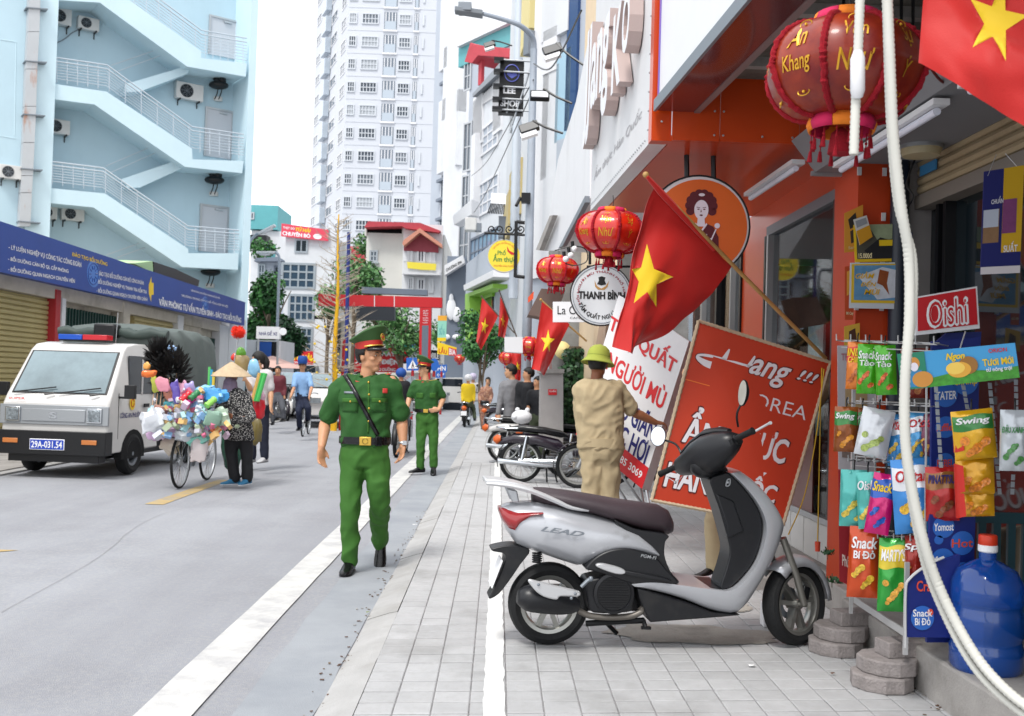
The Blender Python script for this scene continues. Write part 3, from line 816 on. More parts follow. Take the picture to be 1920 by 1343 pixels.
b=MB();b.prism([SW.hit(x,y,.12)for x,y in((288,491),(330,505),(374,526),(372,537),(289,513))],SW.n*-1.6);b.build('tarpaulin',m_black,t,smooth=0)
# ================= end of the street =================
def flat_bld(name,label,px0,py0,px1,Y,depth,m,cat='building',Y1=None):
 W=fwall(px0,px1,Y,Y1);z=W.sz(px0,py0)[1]
 t=thing(name,label,cat,W.pt(W.L/2,0));body(W,'wall',t,z,depth,m,zb=-.2);return W,t
def leafcloud(mb,c,rad,n,size,rnd,lobes=7,up=.3,kmats=3,squash=1.0):
 L=[]
 for i in range(lobes):
  d=V((rnd.gauss(0,1),rnd.gauss(0,1),rnd.gauss(0,1))).normalized()
  L.append((V((c[0]+d.x*rad[0]*.55,c[1]+d.y*rad[1]*.55,c[2]+d.z*rad[2]*.6)),rnd.uniform(.38,.62)))
 for i in range(n):
  lc,lr=rnd.choice(L);d=V((rnd.gauss(0,1),rnd.gauss(0,1),rnd.gauss(0,1))).normalized()
  k=lr*rnd.uniform(.55,1.05);p=lc+V((d.x*rad[0],d.y*rad[1],d.z*rad[2]))*k
  a=V((rnd.gauss(0,1),rnd.gauss(0,1),rnd.gauss(0,.6))).normalized();s_=size*rnd.uniform(.6,1.3)
  nrm=(d*.6+V((rnd.gauss(0,.6),rnd.gauss(0,.6),up))).normalized();bb=nrm.cross(a)
  if bb.length<.01:continue
  bb.normalize();a=bb.cross(nrm)
  mb.k=rnd.randrange(kmats)
  mb.quad(p-a*s_,p+bb*s_*.45,p+a*s_,p-bb*s_*.45)
 mb.k=0
def leafmats(nm,c1,c2,c3):
 r=[]
 for i,c in enumerate((c1,c2,c3)):
  m=mat(nm+str(i),c,.55,var=.25,vsc=3);m.node_tree.nodes['Principled BSDF'].inputs['Subsurface Weight'].default_value=0
  r.append(m)
 return r
LG=leafmats('leaf_green','2c5c2a','3f7836','214a22')
LL=leafmats('leaf_light','4f7f45','6b9656','3a6636')
LD=leafmats('leaf_dark','1d4022','2d5730','15301a')
m_bark=mat('bark','6a5c4c',.9,var=.25,vsc=6,bump=.6,bsc=30)
def tree(name,label,base,h,crown_c,rad,n,size,mats,seed,tr_r=.15,cat='tree',group=None,lobes=8,limbs=6):
 rnd=random.Random(seed);base=V(base);cc=V(crown_c)
 t=thing(name,label,cat,base,group=group)
 b=MB();top=cc.copy();top.z=cc.z+rad[2]*.1
 b.tube(cr([base,base.lerp(top,.4)+V((rnd.uniform(-.15,.15),0,0)),top],5),[tr_r*(1-.05*i)for i in range(11)],8)
 b.build('trunk',m_bark,t)
 b=MB()
 for i in range(limbs):
  s_=base.lerp(top,rnd.uniform(.45,.95));an=rnd.uniform(0,6.28)
  e_=cc+V((rad[0]*.75*math.cos(an),rad[1]*.75*math.sin(an),rnd.uniform(-.3,.7)*rad[2]))
  b.tube(cr([s_,s_.lerp(e_,.5)+V((0,0,.15*rad[2])),e_],4),[tr_r*.5*(1-.09*k)for k in range(9)],5)
 stuff(b.build('branches',m_bark,t))
 b=MB();leafcloud(b,cc,rad,n,size,rnd,lobes);stuff(b.build('crown',mats,t,smooth=0));return t
W,t=flat_bld('teal_roof_block','white block with a teal sheet-metal rooftop room at the left end of the street',462,432,531,82,8,m_whiteb)
b=MB();W.pbox(b,468,384,520,431,-5,.3);b.build('roof_room',m_teal,t,smooth=0)
pwin(W,470,398,477,412,1,1,t,.3,fr=.1)
pwin(W,500,462,516,484,2,1,t,0,mats=(m_teal,m_glass),fr=.15)
b=MB();W.pbox(b,462,440,500,452,0,1.2);b.build('awning',m_black,t,smooth=0)
W,t=flat_bld('grey_tower_house','small grey house with tall windows behind the left tree',480,488,531,74,4,m_greyw)
b=MB();W.prism(b,[(476,490),(480,484),(522,482),(535,490)],-4,.8);b.build('roof',m_greyd,t,smooth=0)
pwin(W,484,495,497,528,2,2,t,0,fr=.12);pwin(W,514,498,524,530,1,2,t,0,fr=.12,mats=(m_greyd,m_glassd))
W,t=flat_bld('white_glass_house','white narrow house with blue glass window walls and a red rooftop banner',527,440,622,70,9,m_whiteb)
pwin(W,553,448,577,475,2,1,t,0,fr=.12,mats=(m_alu,m_glassd))
m_bg2=mat('curtain_wall_glass','24394c',.08,0,var=.3,vsc=.35,spec=1)
pwin(W,528,492,591,543,4,3,t,.0,fr=.16,mats=(m_alu,m_bg2));pwin(W,541,551,589,604,4,3,t,.0,fr=.16,mats=(m_alu,m_bg2));pwin(W,524,612,586,662,6,3,t,.0,fr=.14,mats=(m_alu,m_bg2))
bn=thing('rooftop_banner','pink and red banner reading CHUYÊN BÒ on the roof of the white glass house','banner',W.hit(570,450,.3))
B=Board(*[W.hit(x,y,.35)for x,y in((528,419),(616,431),(615,452),(527,443))],bn)
B.body('panel',mat('pink_red','d8455a',.6),.12)
B.text('THỊT BÒ',.03,.18,.28,.42,m_wprint,bold=.03);B.text('TỨ HẢI',.3,.08,.62,.46,m_yprint,bold=.05,shear=.2);B.text('CHUYÊN BÒ',.03,.52,.62,.9,m_wprint,bold=.06)
B.disc(.77,.72,.09,.22,m_wprint)
bn=thing('shop_banner','red shop banner with yellow lettering under the white glass house behind the cyclist','banner',W.hit(560,668,1))
B=Board(*[W.hit(x,y,2)for x,y in((536,658),(587,659),(587,684),(536,683))],bn);B.body('panel',m_redp,.1)
B.text('THỊT BÒ',.02,.3,.25,.6,m_wprint,bold=.03);B.text('TỨ HẢI',.28,.15,.95,.68,m_yprint,bold=.05,shear=.2);B.text('CHUYÊN BÒ',.28,.75,.8,.92,m_wprint,bold=.03)
b=MB();W.pbox(b,522,684,590,730,0,1.2);b.build('shopfront',m_glassd,t,smooth=0)
W,t=flat_bld('far_red_house','far house with a small red tiled roof behind the bare decorated tree',636,500,690,78,6,m_cream)
b=MB();W.prism(b,[(628,503),(640,462),(672,462),(694,506)],-5,.8);b.build('roof',m_roofred,t,smooth=0)
W,t=flat_bld('cream_house','big cream house with a red canopy roof and a red-gabled balcony front',679,436,826,66,10,m_cream)
fr=W.sz(757,500)[0]
b=MB();W.pbox(b,757,420,822,700,0,.35);b.build('front_wall',m_white,t,smooth=0)
b=MB();W.prism(b,[(757,470),(757,455),(786,432),(822,458),(822,474)],.36,.5);b.build('red_gable',mat('maroon','9a4550',.7),t,smooth=0)
b=MB();W.prism(b,[(754,457),(757,450),(787,428),(829,458),(828,464),(787,436),(757,461)],.3,1.3);b.build('gable_roof',mat('terracotta','c98a74',.7),t,smooth=0)
b=MB();W.prism(b,[(683,426),(690,415),(755,417),(788,418),(826,433),(822,436),(760,428),(754,424)],-7,1);b.build('canopy_roof',m_roofred,t,smooth=0)
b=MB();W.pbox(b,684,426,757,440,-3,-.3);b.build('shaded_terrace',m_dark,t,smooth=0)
for x in(684,754):
 b=MB();W.pbox(b,x,424,x+3,442,-.2,.1);b.build('terrace_post',m_cream,t,smooth=0)
m_fr=mat('house_shutter','4b4654',.5)
for q in((764,465,774,492),(782,466,797,494),(806,467,816,495),(764,519,776,545),(782,521,797,546),(804,523,813,550)):
 pwin(W,*q,2,1,t,.36,fr=.14,mats=(m_white,m_fr),depth=.12)
b=MB();W.pbox(b,783,462,797,466,.36,.42);b.build('window_arch',m_white,t,smooth=0)
for q in((693,469,708,492),(692,523,706,541)):pwin(W,*q,2,2,t,0,fr=.12,mats=(m_alu,m_glass),sill=True)
b=MB();W.pbox(b,755,506,825,516,.36,1.2);b.build('balcony_slab',m_white,t,smooth=0)
b=MB()
for i in range(22):
 x=757+i*3.1;W.pbox(b,x,491,x+1,507,1.05,1.15)
W.pbox(b,756,490,825,492,1.0,1.2);stuff(b.build('balustrade',m_white,t,smooth=0))
b=MB();W.prism(b,[(763,491),(818,495),(817,507),(790,506),(764,503)],1.2,1.3);tag(b.build('yellow_cloth',mat('yellow_cloth','e6d34a',.8)),'yellow cloth draped over the balcony rail of the cream house','cloth')
W,t=flat_bld('far_shop_row','far row of low shops with coloured fronts at the end of the street',585,600,838,72,4,m_whiteb)
for i,(x0,y0_,x1,y1_,mm)in enumerate(((596,560,624,590,m_dark),(640,600,660,690,m_cream),(716,640,757,690,m_dark),(757,655,790,715,m_white),(590,690,700,720,m_dark),(610,625,636,655,m_glassd))):
 b=MB();W.pbox(b,x0,y0_,x1,y1_,0,.3+.05*i);b.build('shopfront',mm,t,smooth=0)
b=MB();W.pbox(b,588,592,640,600,0,2);b.build('white_canopy',m_white,t,smooth=0)
def sign(name,label,pts,Y,m,texts,depth=.1,posts=None):
 s=thing(name,label,'sign',P(pts[0][0],710,Y));B=Board(*[P(x,y,Y)for x,y in pts],s);B.body('panel',m,depth)
 for q in texts:B.text(q[0],q[1],q[2],q[3],q[4],q[5],bold=q[6]if len(q)>6 else.03)
 if posts:
  for px,m2 in posts:
   b=MB();p=P(px,pts[3][1],Y);b.cyl((p.x,p.y+.05,0),(p.x,p.y+.05,P(px,pts[0][1]+3,Y).z),.05,n=8);b.build('post',m2,s)
 return s,B
sign('red_banner','red and white banner reading XE ĐIỆN beside the first officer\'s shoulder',[(662,650),(750,653),(750,699),(662,697)],60,m_redp,[('SỬA XE MÁY',.1,.1,.9,.35,m_wprint),('XE - XE ĐIỆN',.05,.42,.97,.72,m_wprint,.05),('BẢO DƯỠNG',.45,.78,.9,.95,m_wprint)])
sign('dark_shop_sign','black and white sign reading KHÁNH MOBILE partly behind the gate pillar',[(770,655),(824,657),(824,676),(770,674)],60,m_kprint,[('KHÁNH MOBILE',.03,.15,.97,.85,m_wprint,.04)])
sign('teal_purple_posters','stack of teal and purple shop posters left of the red gate pillar',[(756,632),(783,632),(783,652),(756,652)],62,mat('teal_print','2a9a95',.5),[('SALE',.1,.2,.9,.8,mat('purple_print','6a45a8',.5))])
sign('dark_red_panel','narrow dark sign with pink letters beside the crossing sign',[(755,653),(768,653),(767,682),(755,682)],61,m_kprint,[('VP',.2,.1,.8,.4,m_redp),('HT',.2,.55,.8,.85,m_redp)])
def bluesign(label,px,py,w_,h_,Y,txt=None,tri=False,post=None,round_=False):
 s=thing('traffic_sign',label,'traffic sign',P(px,712,Y));B=Board(P(px-w_,py-h_,Y),P(px+w_,py-h_,Y),P(px+w_,py+h_,Y),P(px-w_,py+h_,Y),s)
 mb_=mat('traffic_blue','1f5fb5',.4)
 if round_:B.disc(.5,.5,.5,.5,mb_,'plate',0,t=.03)
 else:B.body('plate',mb_,.04)
 if tri:B.poly([(.5,.15),(.9,.85),(.1,.85)],m_wprint,'triangle');B.text('♿' if False else 'A',.38,.35,.62,.8,m_kprint,'pictogram')
 if txt:B.text(txt,.12,.2,.88,.8,m_wprint)
 b=MB();p=P(px,py,Y)
 for i in range(8):
  z0=i*.35;b=MB();b.cyl((p.x,p.y+.04,z0),(p.x,p.y+.04,min(z0+.35,p.z+.2)),.045,n=8);b.build('post_section',m_redpaint if i%2==0 and post else m_alu,s)
  if z0+.35>p.z+.2:break
bluesign('blue pedestrian crossing sign with a white triangle left of the second officer',774,683,12,12,30,tri=True,post=1)
bluesign('round blue sign just right of the second officer\'s cap',814,684,9,12,32,txt='↑',post=1,round_=True)
bluesign('wide blue direction sign beside the pavement tree',828,691,10,7,38,txt='HN',post=1)
bluesign('lower wide blue direction sign under the other one',826,703,9,6,42,txt='← P')
Yg=50
gt_=thing('red_gate','red overhead street gate with a grey-centred red pillar and a dark display board','gate',P(798,712,Yg))
B=Board(P(597,551,Yg),P(829,558,Yg),P(829,577,Yg),P(597,573,Yg),gt_);B.body('beam',m_redp,.5)
for u in(.45,.61):B.rect(u,0,u+.006,1,m_wprint,'seam')
B=Board(P(678,538,Yg),P(801,544,Yg),P(801,554,Yg),P(678,550,Yg),gt_);B.body('top_panel',m_greyd,.5)
B=Board(P(668,574,Yg),P(740,576,Yg),P(740,601,Yg),P(668,600,Yg),gt_);B.body('display_board',mat('led_dark','1d222a',.4),.4)
B=Board(P(787,577,Yg),P(809,577,Yg),P(806,716,Yg),P(785,716,Yg),gt_);B.body('pillar',m_redp,.5)
B.rect(.22,.24,.78,1,m_greyd,'pillar_panel')
for i,s_ in enumerate(('PHỐ','ẨM','THỰC','NGUYỄN','VĂN','TUYẾT')):B.text(s_,.28,.03+i*.032,.72,.052+i*.032,m_wprint)
B=Board(P(590,553,Yg),P(606,553,Yg),P(604,716,Yg),P(588,716,Yg),gt_)
base=P(628,722,26);top=P(636,402,26)
yt=thing('decorated_tree','tall bare tree with a bright yellow wrapped trunk and dry grey twigs','tree',(base.x,base.y,-.06))
b=MB();n_=12;b.tube([V((base.x,base.y,-.06)).lerp(top,i/n_)+V((.02*math.sin(i),0,0))for i in range(n_+1)],[.085-.0058*i for i in range(n_+1)],10);b.build('trunk',mat('yellow_wrap','dba813',.6,var=.1,vsc=3),yt)
b=MB();r_=random.Random(11)
for i in range(130):
 f_=.18+.8*(i/130);s_=V((base.x,base.y,0)).lerp(top,f_);an=r_.uniform(0,6.28);L=1.15*(1.02-f_)**.55*r_.uniform(.5,1.1)+.15
 d=V((math.cos(an),math.sin(an),r_.uniform(.15,.5)if f_>.4 else r_.uniform(-.25,.35)));m_=s_+d*L*.5;e_=s_+d*L+V((0,0,.06))
 b.tube([s_,m_,e_],[.012,.008,.003],4)
 for k in range(4):
  q=s_.lerp(e_,r_.uniform(.35,.95));d2=(d+V((r_.gauss(0,.5),r_.gauss(0,.5),r_.gauss(.1,.4)))).normalized()
  b.tube([q,q+d2*L*r_.uniform(.15,.4)],[.006,.002],3)
stuff(b.build('twigs',mat('dry_twig','a89c8c',.9),yt,smooth=0))
b=MB()
for i in range(26):
 an=r_.uniform(0,6.28);q=V((base.x+r_.uniform(.1,.7)*math.cos(an),base.y+.6*math.sin(an),r_.uniform(1.2,2.6)));b.ell(q,.035,n=6,m=4)
stuff(b.build('yellow_blossom',m_yprint,yt))
b=MB();b.cyl((base.x+.12,base.y+.3,-.06),(base.x+.15,base.y+.3,2.3),.04);tag(b.build('red_pole',m_redpaint),'short red pole right behind the yellow trunk','pole')
b=MB();p0=P(649,722,30);p1=P(654,436,30);b.tube([V((p0.x,p0.y,0)),p1],[.07,.05],10);bp_=thing('blue_pole','dark blue wrapped pole right of the yellow trunk','pole',(p0.x,p0.y,0));b.build('shaft',mat('navy_wrap','1c2a6e',.5,var=.1),bp_)
c=P(505,598,56);tree('street_tree','dense bright green tree left of the white glass house',(c.x,c.y,0),5,c,(1.75,1.6,2.6),5200,.17,LG,1)
c=P(535,650,52);tree('street_tree','smaller dark green tree beside the NHÀ ĐỂ XE sign',(c.x,c.y,0),4,c,(1.1,1.0,1.5),2000,.15,LD,2)
c=P(488,468,78);tree('roof_shrub','green shrub on the white block roof at far left',(c.x,c.y,8),2,c,(1.3,.9,.9),600,.16,LG,3,tr_r=.05,cat='shrub')
c=P(706,455,74);tree('roof_shrub','green rooftop shrub left of the cream house',(c.x,c.y,8),2,c,(2.0,.9,1.2),900,.17,LL,4,tr_r=.05,cat='shrub')
c=P(664,540,58);tree('street_tree','pale green tree behind the yellow trunk',(c.x,c.y,0),5,c,(2.0,1.2,1.7),1900,.15,LL,5)
c=P(752,618,58);tree('street_tree','light green umbrella-shaped tree under the red gate',(c.x,c.y,0),4,c,(2.6,1.8,1.5),3200,.14,LL,6)
c=P(618,560,62);tree('street_tree','thin pale tree between the white glass house and the gate',(c.x,c.y,0),4,c,(1.0,1.0,1.2),700,.14,LL,7)
def lamp(label,px,py0,Y,arm,hw=.3):
 s=thing('street_lamp',label,'street lamp',P(px,712,Y));p=P(px,py0,Y)
 b=MB();pts=[V((p.x,p.y,0)),p]+[P(x,y,Y)for x,y in arm];b.tube(pts[:2]+cr(pts[1:],4),.07,8);b.build('pole',m_galv,s)
 e_=pts[-1];d=(pts[-1]-pts[-2]).normalized();b=MB();rt=d.to_track_quat('X','Z').to_matrix().to_4x4()
 b.box(e_+d*.35,(.9,.3,.12),rt);b.box(e_+d*.4+V((0,0,-.1)),(.5,.24,.08),rt);b.build('lamp_head',m_white,s,bevel=.03)
 return s
lamp('grey street lamp with curved arm behind the NHÀ ĐỂ XE sign',524,500,50,[(523,482),(518,474),(512,474)])
lamp('street lamp reaching out from behind the blue building',465,470,48,[(468,455),(478,442),(488,437)])
s,B=sign('parking_sign','white rooftop sign reading NHÀ ĐỂ XE in blue',[(481,612),(524,613),(524,636),(480,635)],42,m_white,[('NHÀ ĐỂ XE',.12,.3,.9,.72,m_navy,.02)],.3,[(484,m_alu),(521,m_alu)])
W,t=flat_bld('parking_booth','low booth with dark glass and a blue panel under the NHÀ ĐỂ XE sign',460,637,524,44,3,m_whiteb)
b=MB();W.pbox(b,481,640,516,700,0,.1);b.build('glass',m_glassd,t,smooth=0)
b=MB();W.pbox(b,482,641,508,672,.1,.16);b.build('blue_panel',mat('panel_blue','1d50a0',.5),t,smooth=0)
b=MB();p=P(531,622,41);Mx=frame(p,(1,0,0),(0,0,1));b.lathe([(.14,0),(.15,.05),(.001,.05)],16,Mx);tag(b.build('round_sign',m_wprint),'small round white and red sign on the lamp post above the booth','traffic sign')
b=MB();W2_=P(510,690,43);b.lathe([(1.4,0),(1.35,.05),(.05,.5)],12,Matrix.Translation((W2_.x,W2_.y,W2_.z)));par=tag(b.build('parasol',mat('pale_pink','c9a59b',.8)),'faded pink market parasol near the maroon-jacket man','parasol')
W,t=flat_bld('billboard_building','grey building with white statue-like figures printed on it right of the gate',832,480,868,46,6,m_greyd)
b=MB();W.prism(b,[(833,498),(868,478),(872,492),(834,516)],0,.8);s_=b.build('name_board',m_white,t,smooth=0)
BB=Board(*[W.hit(x,y,.81)for x,y in((835,503),(866,486),(867,494),(836,511))],t);BB.text('CHƯƠNG SPA',.02,.1,.98,.9,m_kprint,bold=.03)
b=MB();b.ell(W.hit(846,560,.1),(.1,.06,.22));b.ell(W.hit(846,580,.1),(.22,.08,.5));b.ell(W.hit(856,590,.1),(.2,.08,.35));b.build('white_figure',m_wprint,t)
b=MB();b.ell(W.hit(838,632,.1),(.15,.06,.12));b.ell(W.hit(856,632,.1),(.2,.06,.12));b.build('white_print',m_wprint,t)
s,B=sign('poster_column','upright column of orange, teal and yellow shop posters right of the gate',[(821,592),(838,592),(836,640),(820,640)],40,mat('mint','8fc9b8',.6),[('SỐ 6',.2,.35,.8,.75,m_teal)])
B.rect(0,0,1,.2,mat('amber','e3a235',.6));B.rect(0,.86,1,1,m_yprint)
s,B=sign('yellow_red_awning_sign','yellow and red sign with small bunting below the poster column',[(820,641),(856,652),(856,668),(820,664)],38,m_yprint,[('LẨU',.08,.3,.5,.9,m_redp),('BIA',.62,.3,.95,.9,m_wprint)])
B.rect(.58,.2,1,1,m_redp)
W,t=flat_bld('green_front_shop','shop with a bright green frame and a white name strip below the yellow round sign',868,500,925,44,8,m_greyw,Y1=36)
b=MB();W.prism(b,[(869,535),(925,506),(925,519),(870,545)],0,.7);b.build('name_board',m_white,t,smooth=0)
m_lg=mat('lime','8bbd4a',.6)
b=MB();W.prism(b,[(872,552),(924,532),(924,540),(880,556),(880,640),(872,640)],0,.5);b.build('green_frame',m_lg,t,smooth=0)
b=MB();W.prism(b,[(880,572),(923,556),(923,640),(880,640)],.01,.06);b.build('glass_front',m_glassd,t,smooth=0)
b=MB();W.prism(b,[(880,557),(923,541),(923,555),(880,571)],.01,.1);b.build('green_panel',m_lg,t,smooth=0)
# ================= right: restaurant with orange canopy =================
_A=P(1107,396,9.56);_B=P(1222,262,6.7)
KF=Wall((_A.x,_A.y),(_B.x,_B.y))
YE=6.7;ZK=3.0;XG=2.36
rest_=thing('korean_restaurant','restaurant with orange canopy, white fascia with raised letters and glass shopfront','shop',(1.7,8.2,0))
kf=MB();KF.box(kf,-.0,KF.L-.1,ZK,6.2,-.12,0);kf.build('white_fascia',dirt(mat('fascia_white','d2d2d3',.5,var=.02),'b9b4b2',1.5,.55,.8,.45,(1,1,.3)),rest_,smooth=0)
b=MB();KF.box(b,KF.L-.1,KF.L,ZK,6.2,-.13,.004);b.build('corner_trim',m_orange,rest_,smooth=0)
c0=KF.pt(0,0,-.13);c1=KF.pt(KF.L-.0,0,-.13)
b=MB();b.prism([(c0.x,c0.y,ZK),(c1.x,c1.y,ZK),(3.2,YE+.0,ZK),(3.2,c0.y,ZK)],(0,0,.04));b.build('soffit',m_orange,rest_,smooth=0)
for i,x in enumerate((1.42,1.95)):
 x0=(c1.x+.003,1.419,1.96)[i];b=MB();b.bx(x0,x-.004,YE-.03,YE,ZK-.0,3.6);b.build('end_panel',m_orange,rest_,smooth=0)
b=MB();b.bx(1.949,3.2,YE-.03,YE,ZK,3.6);b.build('end_panel',m_orange,rest_,smooth=0)
b=MB();b.bx(c1.x,3.2,YE+.001,YE+.05,3.6,6.2);b.build('upper_wall',m_whiteb,rest_,smooth=0)
b=MB()
for i in range(38):
 a=.05+i*(KF.L-.2)/38
 b.ell(KF.pt(a,ZK+.05,.004),.009,n=6,m=4)
for i in range(14):b.ell(KF.pt(KF.L-.12,ZK+.1+i*.13,.004),.008,n=6,m=4)
for x,z in((1.03,3.12),(1.38,3.2),(1.44,3.2),(1.38,3.04),(1.44,3.04),(1.7,3.04),(1.9,3.04),(1.03,3.5)):b.ell((x,YE-.034,z),.008,n=6,m=4)
stuff(b.build('screws',m_alu,rest_))
m_letter=mat('letter_face','dfdfe2',.35);m_letside=mat('letter_side','b3a09b',.45)
def raised(st,a0,a1,z0,z1,dep=.1,bold=.03,shear=.1):
 vs_,fs,asp=textmesh(st,bold,shear,.1)
 mb=MB();vv=[KF.pt(a0+(a1-a0)*u,z1-(z1-z0)*v,.01+dep*w_)for u,v,w_ in vs_]
 mb.add(vv,fs)
 for i,f in enumerate(fs):
  mb.mi[i]=0 if all(vs_[k][2]>.9 for k in f)else 1
 return mb.build('raised_letters',[m_letter,m_letside],rest_,smooth=0)
raised('JJang',.12,1.6,3.55,4.6);raised('K',1.75,2.15,3.6,4.2);raised('O',2.2,2.5,3.75,4.2)
b=MB()
for i,(a,z)in enumerate(((.3,3.42),(.75,3.42),(1.2,3.42),(1.65,3.42),(2.1,3.42),(2.5,3.42))):pass
vs_,fs,asp=textmesh('Ẩm thực Hàn Quốc',0,.2)
b.add([KF.pt(.2+2.3*u,3.36-.13*v,.003)for u,v,w_ in vs_],fs);b.build('small_lettering',mat('faded_grey','a5a3a6',.6),rest_,smooth=0)
N2=fwall(1012,1106,13.2,9.9)
n2=thing('white_sign_box','large white sign box with dull water stains hanging beyond the orange canopy','sign',N2.pt(N2.L/2,3))
b=MB();p=[N2.hit(x,y,0)for x,y in((1012,470),(1030,400),(1046,300),(1080,190),(1106,60),(1106,372),(1050,470))]
b.prism(p,-N2.n*.7);b.build('panel',dirt(mat('panel_stained','d6d6d8',.5,var=.02),'9d9a98',1.2,.56,.8,.5,(1,1,.25)),n2,smooth=0)
b=MB();b.prism([N2.hit(x,y,.02)for x,y in((1055,466),(1063,462),(1106,380),(1106,368))],N2.n*.05);b.build('metal_edge',m_steel,n2,smooth=0)
b=MB();b.prism([N2.hit(x,y,.03)for x,y in((1013,469),(1020,470),(1046,404),(1040,405))],N2.n*.06);b.build('metal_edge',m_conc,n2,smooth=0)
b=MB();b.tube([N2.hit(1045,-40,.05),N2.hit(1106,-60,.05)],.01);
m_clear=mat('shop_glass','dfe6e8',.02,0,spec=.6,trans=1,ior=1.1)
b=MB();b.bx(XG,XG+.1,7.0,16,.13,.42);b.build('tiled_base',mat('white_tile','c9c8c6',.3,var=.05,vsc=6),rest_,smooth=0)
b=MB()
for i in range(26):b.bx(XG-.004,XG,7.02+i*.35,7.02+i*.35+.33,.135,.405)
stuff(b.build('base_tiles',mat('white_tile2','cfcecb',.25,var=.06,vsc=3),rest_,smooth=0))
b=MB();b.bx(XG-.03,XG+.1,7.0,12.8,.42,.46);b.build('sill',m_alu,rest_,smooth=0)
b=MB();b.bx(XG,XG+.1,6.72,12.8,2.8,ZK);b.build('orange_header',m_orange,rest_,smooth=0)
b=MB();b.bx(XG-.02,XG+.08,6.95,8.95,2.72,2.8);b.build('frame_rail',m_steel,rest_,smooth=0)
for y,w_,mm in((6.98,.05,m_blackm),(7.12,.05,m_blackm),(8.9,.05,m_alu),(8.98,.05,m_blackm),(9.9,.06,m_blackm),(10.3,.04,m_alu),(11.0,.08,m_blackm),(11.8,.1,m_alu)):
 b=MB();b.bx(XG-.03,XG+.07,y-w_,y,.46,2.8 if y>9 else 2.72);b.build('frame_post',mm,rest_,smooth=0)
b=MB();b.bx(XG+.02,XG+.03,7.1,8.9,.46,2.72);b.build('glass_pane',m_clear,rest_,smooth=0)
b=MB();b.bx(XG+.02,XG+.03,9.9,12.8,.46,2.8);b.build('glass_pane',m_clear,rest_,smooth=0)
b=MB();b.bx(XG-.01,XG+.1,8.99,9.84,.13,2.8);b.build('orange_wall',m_orange,rest_,smooth=0)
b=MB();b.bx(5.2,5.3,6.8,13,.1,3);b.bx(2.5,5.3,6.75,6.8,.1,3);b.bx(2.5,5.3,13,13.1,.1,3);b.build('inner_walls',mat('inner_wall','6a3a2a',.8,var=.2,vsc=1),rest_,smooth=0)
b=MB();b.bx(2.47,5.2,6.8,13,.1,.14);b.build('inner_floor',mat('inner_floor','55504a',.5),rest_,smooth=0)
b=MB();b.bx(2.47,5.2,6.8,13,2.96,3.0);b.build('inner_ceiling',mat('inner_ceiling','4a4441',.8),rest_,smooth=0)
for y in(7.6,8.5):
 tb=thing('dining_table','dark dining table seen dimly through the restaurant glass, %s one'%('nearer' if y<8 else 'farther'),'table',(3.3,y,.14))
 b=MB();b.bx(2.9,3.7,y-.3,y+.3,.86,.9);b.build('tabletop',m_blackm,tb)
 for dx,dy in((2.95,-.25),(3.65,-.25),(2.95,.25),(3.65,.25)):
  b=MB();b.bx(dx-.02,dx+.02,y+dy-.02,y+dy+.02,.14,.86);b.build('leg',m_blackm,tb)
for n_,(ya,yb)in enumerate(((7.35,7.8),(8.1,8.5))):
 b=MB();b.bx(2.6,2.62,ya,yb,1.0,1.9);tag(b.build('menu_poster',mat('poster_grey','8f9a96',.5,var=.4,vsc=5)),'faded poster inside the restaurant window, %s one'%('right' if n_==0 else 'left'),'poster')
b=MB();b.bx(XG-.012,XG-.002,7.5,8.85,.46,1.15);b.build('red_lower_panel',mat('dark_red_brown','5e2018',.3,spec=.8),rest_,smooth=0)
b=MB();b.bx(2.2,2.5,6.25,6.69,.13,2.98);oc=tag(b.build('orange_column',m_orangew,smooth=0),'orange column covered with posters between restaurant and grocery','column')
b=MB()
for i in range(9):
 for x in(2.203,2.36):b.box((x,6.245,.5+i*.28),(.025,.012,.05))
stuff(b.build('plastic_clips',m_white,oc,smooth=0))
b=MB();b.cyl((2.43,6.17,.13),(2.43,6.17,2.8),.055);tag(b.build('dark_pipe',mat('dark_blue_pipe','141c2b',.4)),'dark blue drainpipe right of the orange column','pipe')
def tubelight(label,p0,p1,r=.045):
 t=thing('tube_light',label,'tube light',V(p0).lerp(V(p1),.5),group='tube lights under the canopies')
 d=(V(p1)-V(p0)).normalized();s_=d.cross(V((0,0,1))).normalized()
 b=MB();b.slab(V(p0)-s_*r,V(p0)+s_*r,V(p1)+s_*r,V(p1)-s_*r,V((0,0,-.03)));b.build('housing',m_white,t)
 b=MB();b.tube([V(p0)+d*.05-V((0,0,.05)),V(p1)-d*.05-V((0,0,.05))],.02,10);b.build('tube',mat('tube_glass','d5d8e4',.3),t)
tubelight('white tube light on the orange soffit above the round orange sign',PX(1405,362,1.95),PX(1497,299,1.95))
# ================= grocery =================
groc=thing('grocery_shop','dim grocery shopfront with beige rolled shutter and dark glass behind the snack rack','shop',(2.7,4.8,0))
XS=2.62
b=MB();b.bx(XS+.02,XS+.05,1.5,6.25,.2,2.66);b.build('dark_glass',mat('shop_dark_glass','141c20',.04,0,var=.3,vsc=1,spec=.9),groc,smooth=0)
b=MB();b.bx(2.5,2.9,6.2,6.42,.13,2.86);b.build('grey_pillar',mat('grey_pillar','7e7a78',.8,var=.08),groc,smooth=0)
m_beige=dirt(mat('shutter_beige','9c8b6e',.6,var=.06),'6a5a44',3,.55,.8,.6)
for i in range(5):
 b=MB();z=2.62+i*.055;b.tube([V((XS-.05,1.5,z)),V((XS-.05,6.19,z))],.03,8);b.build('shutter_roll',m_beige,groc)
b=MB();b.bx(XS-.09,XS+.06,1.5,6.19,2.5,2.58);b.build('shutter_rail',mat('rail_grey','6e675f',.5),groc,smooth=0)
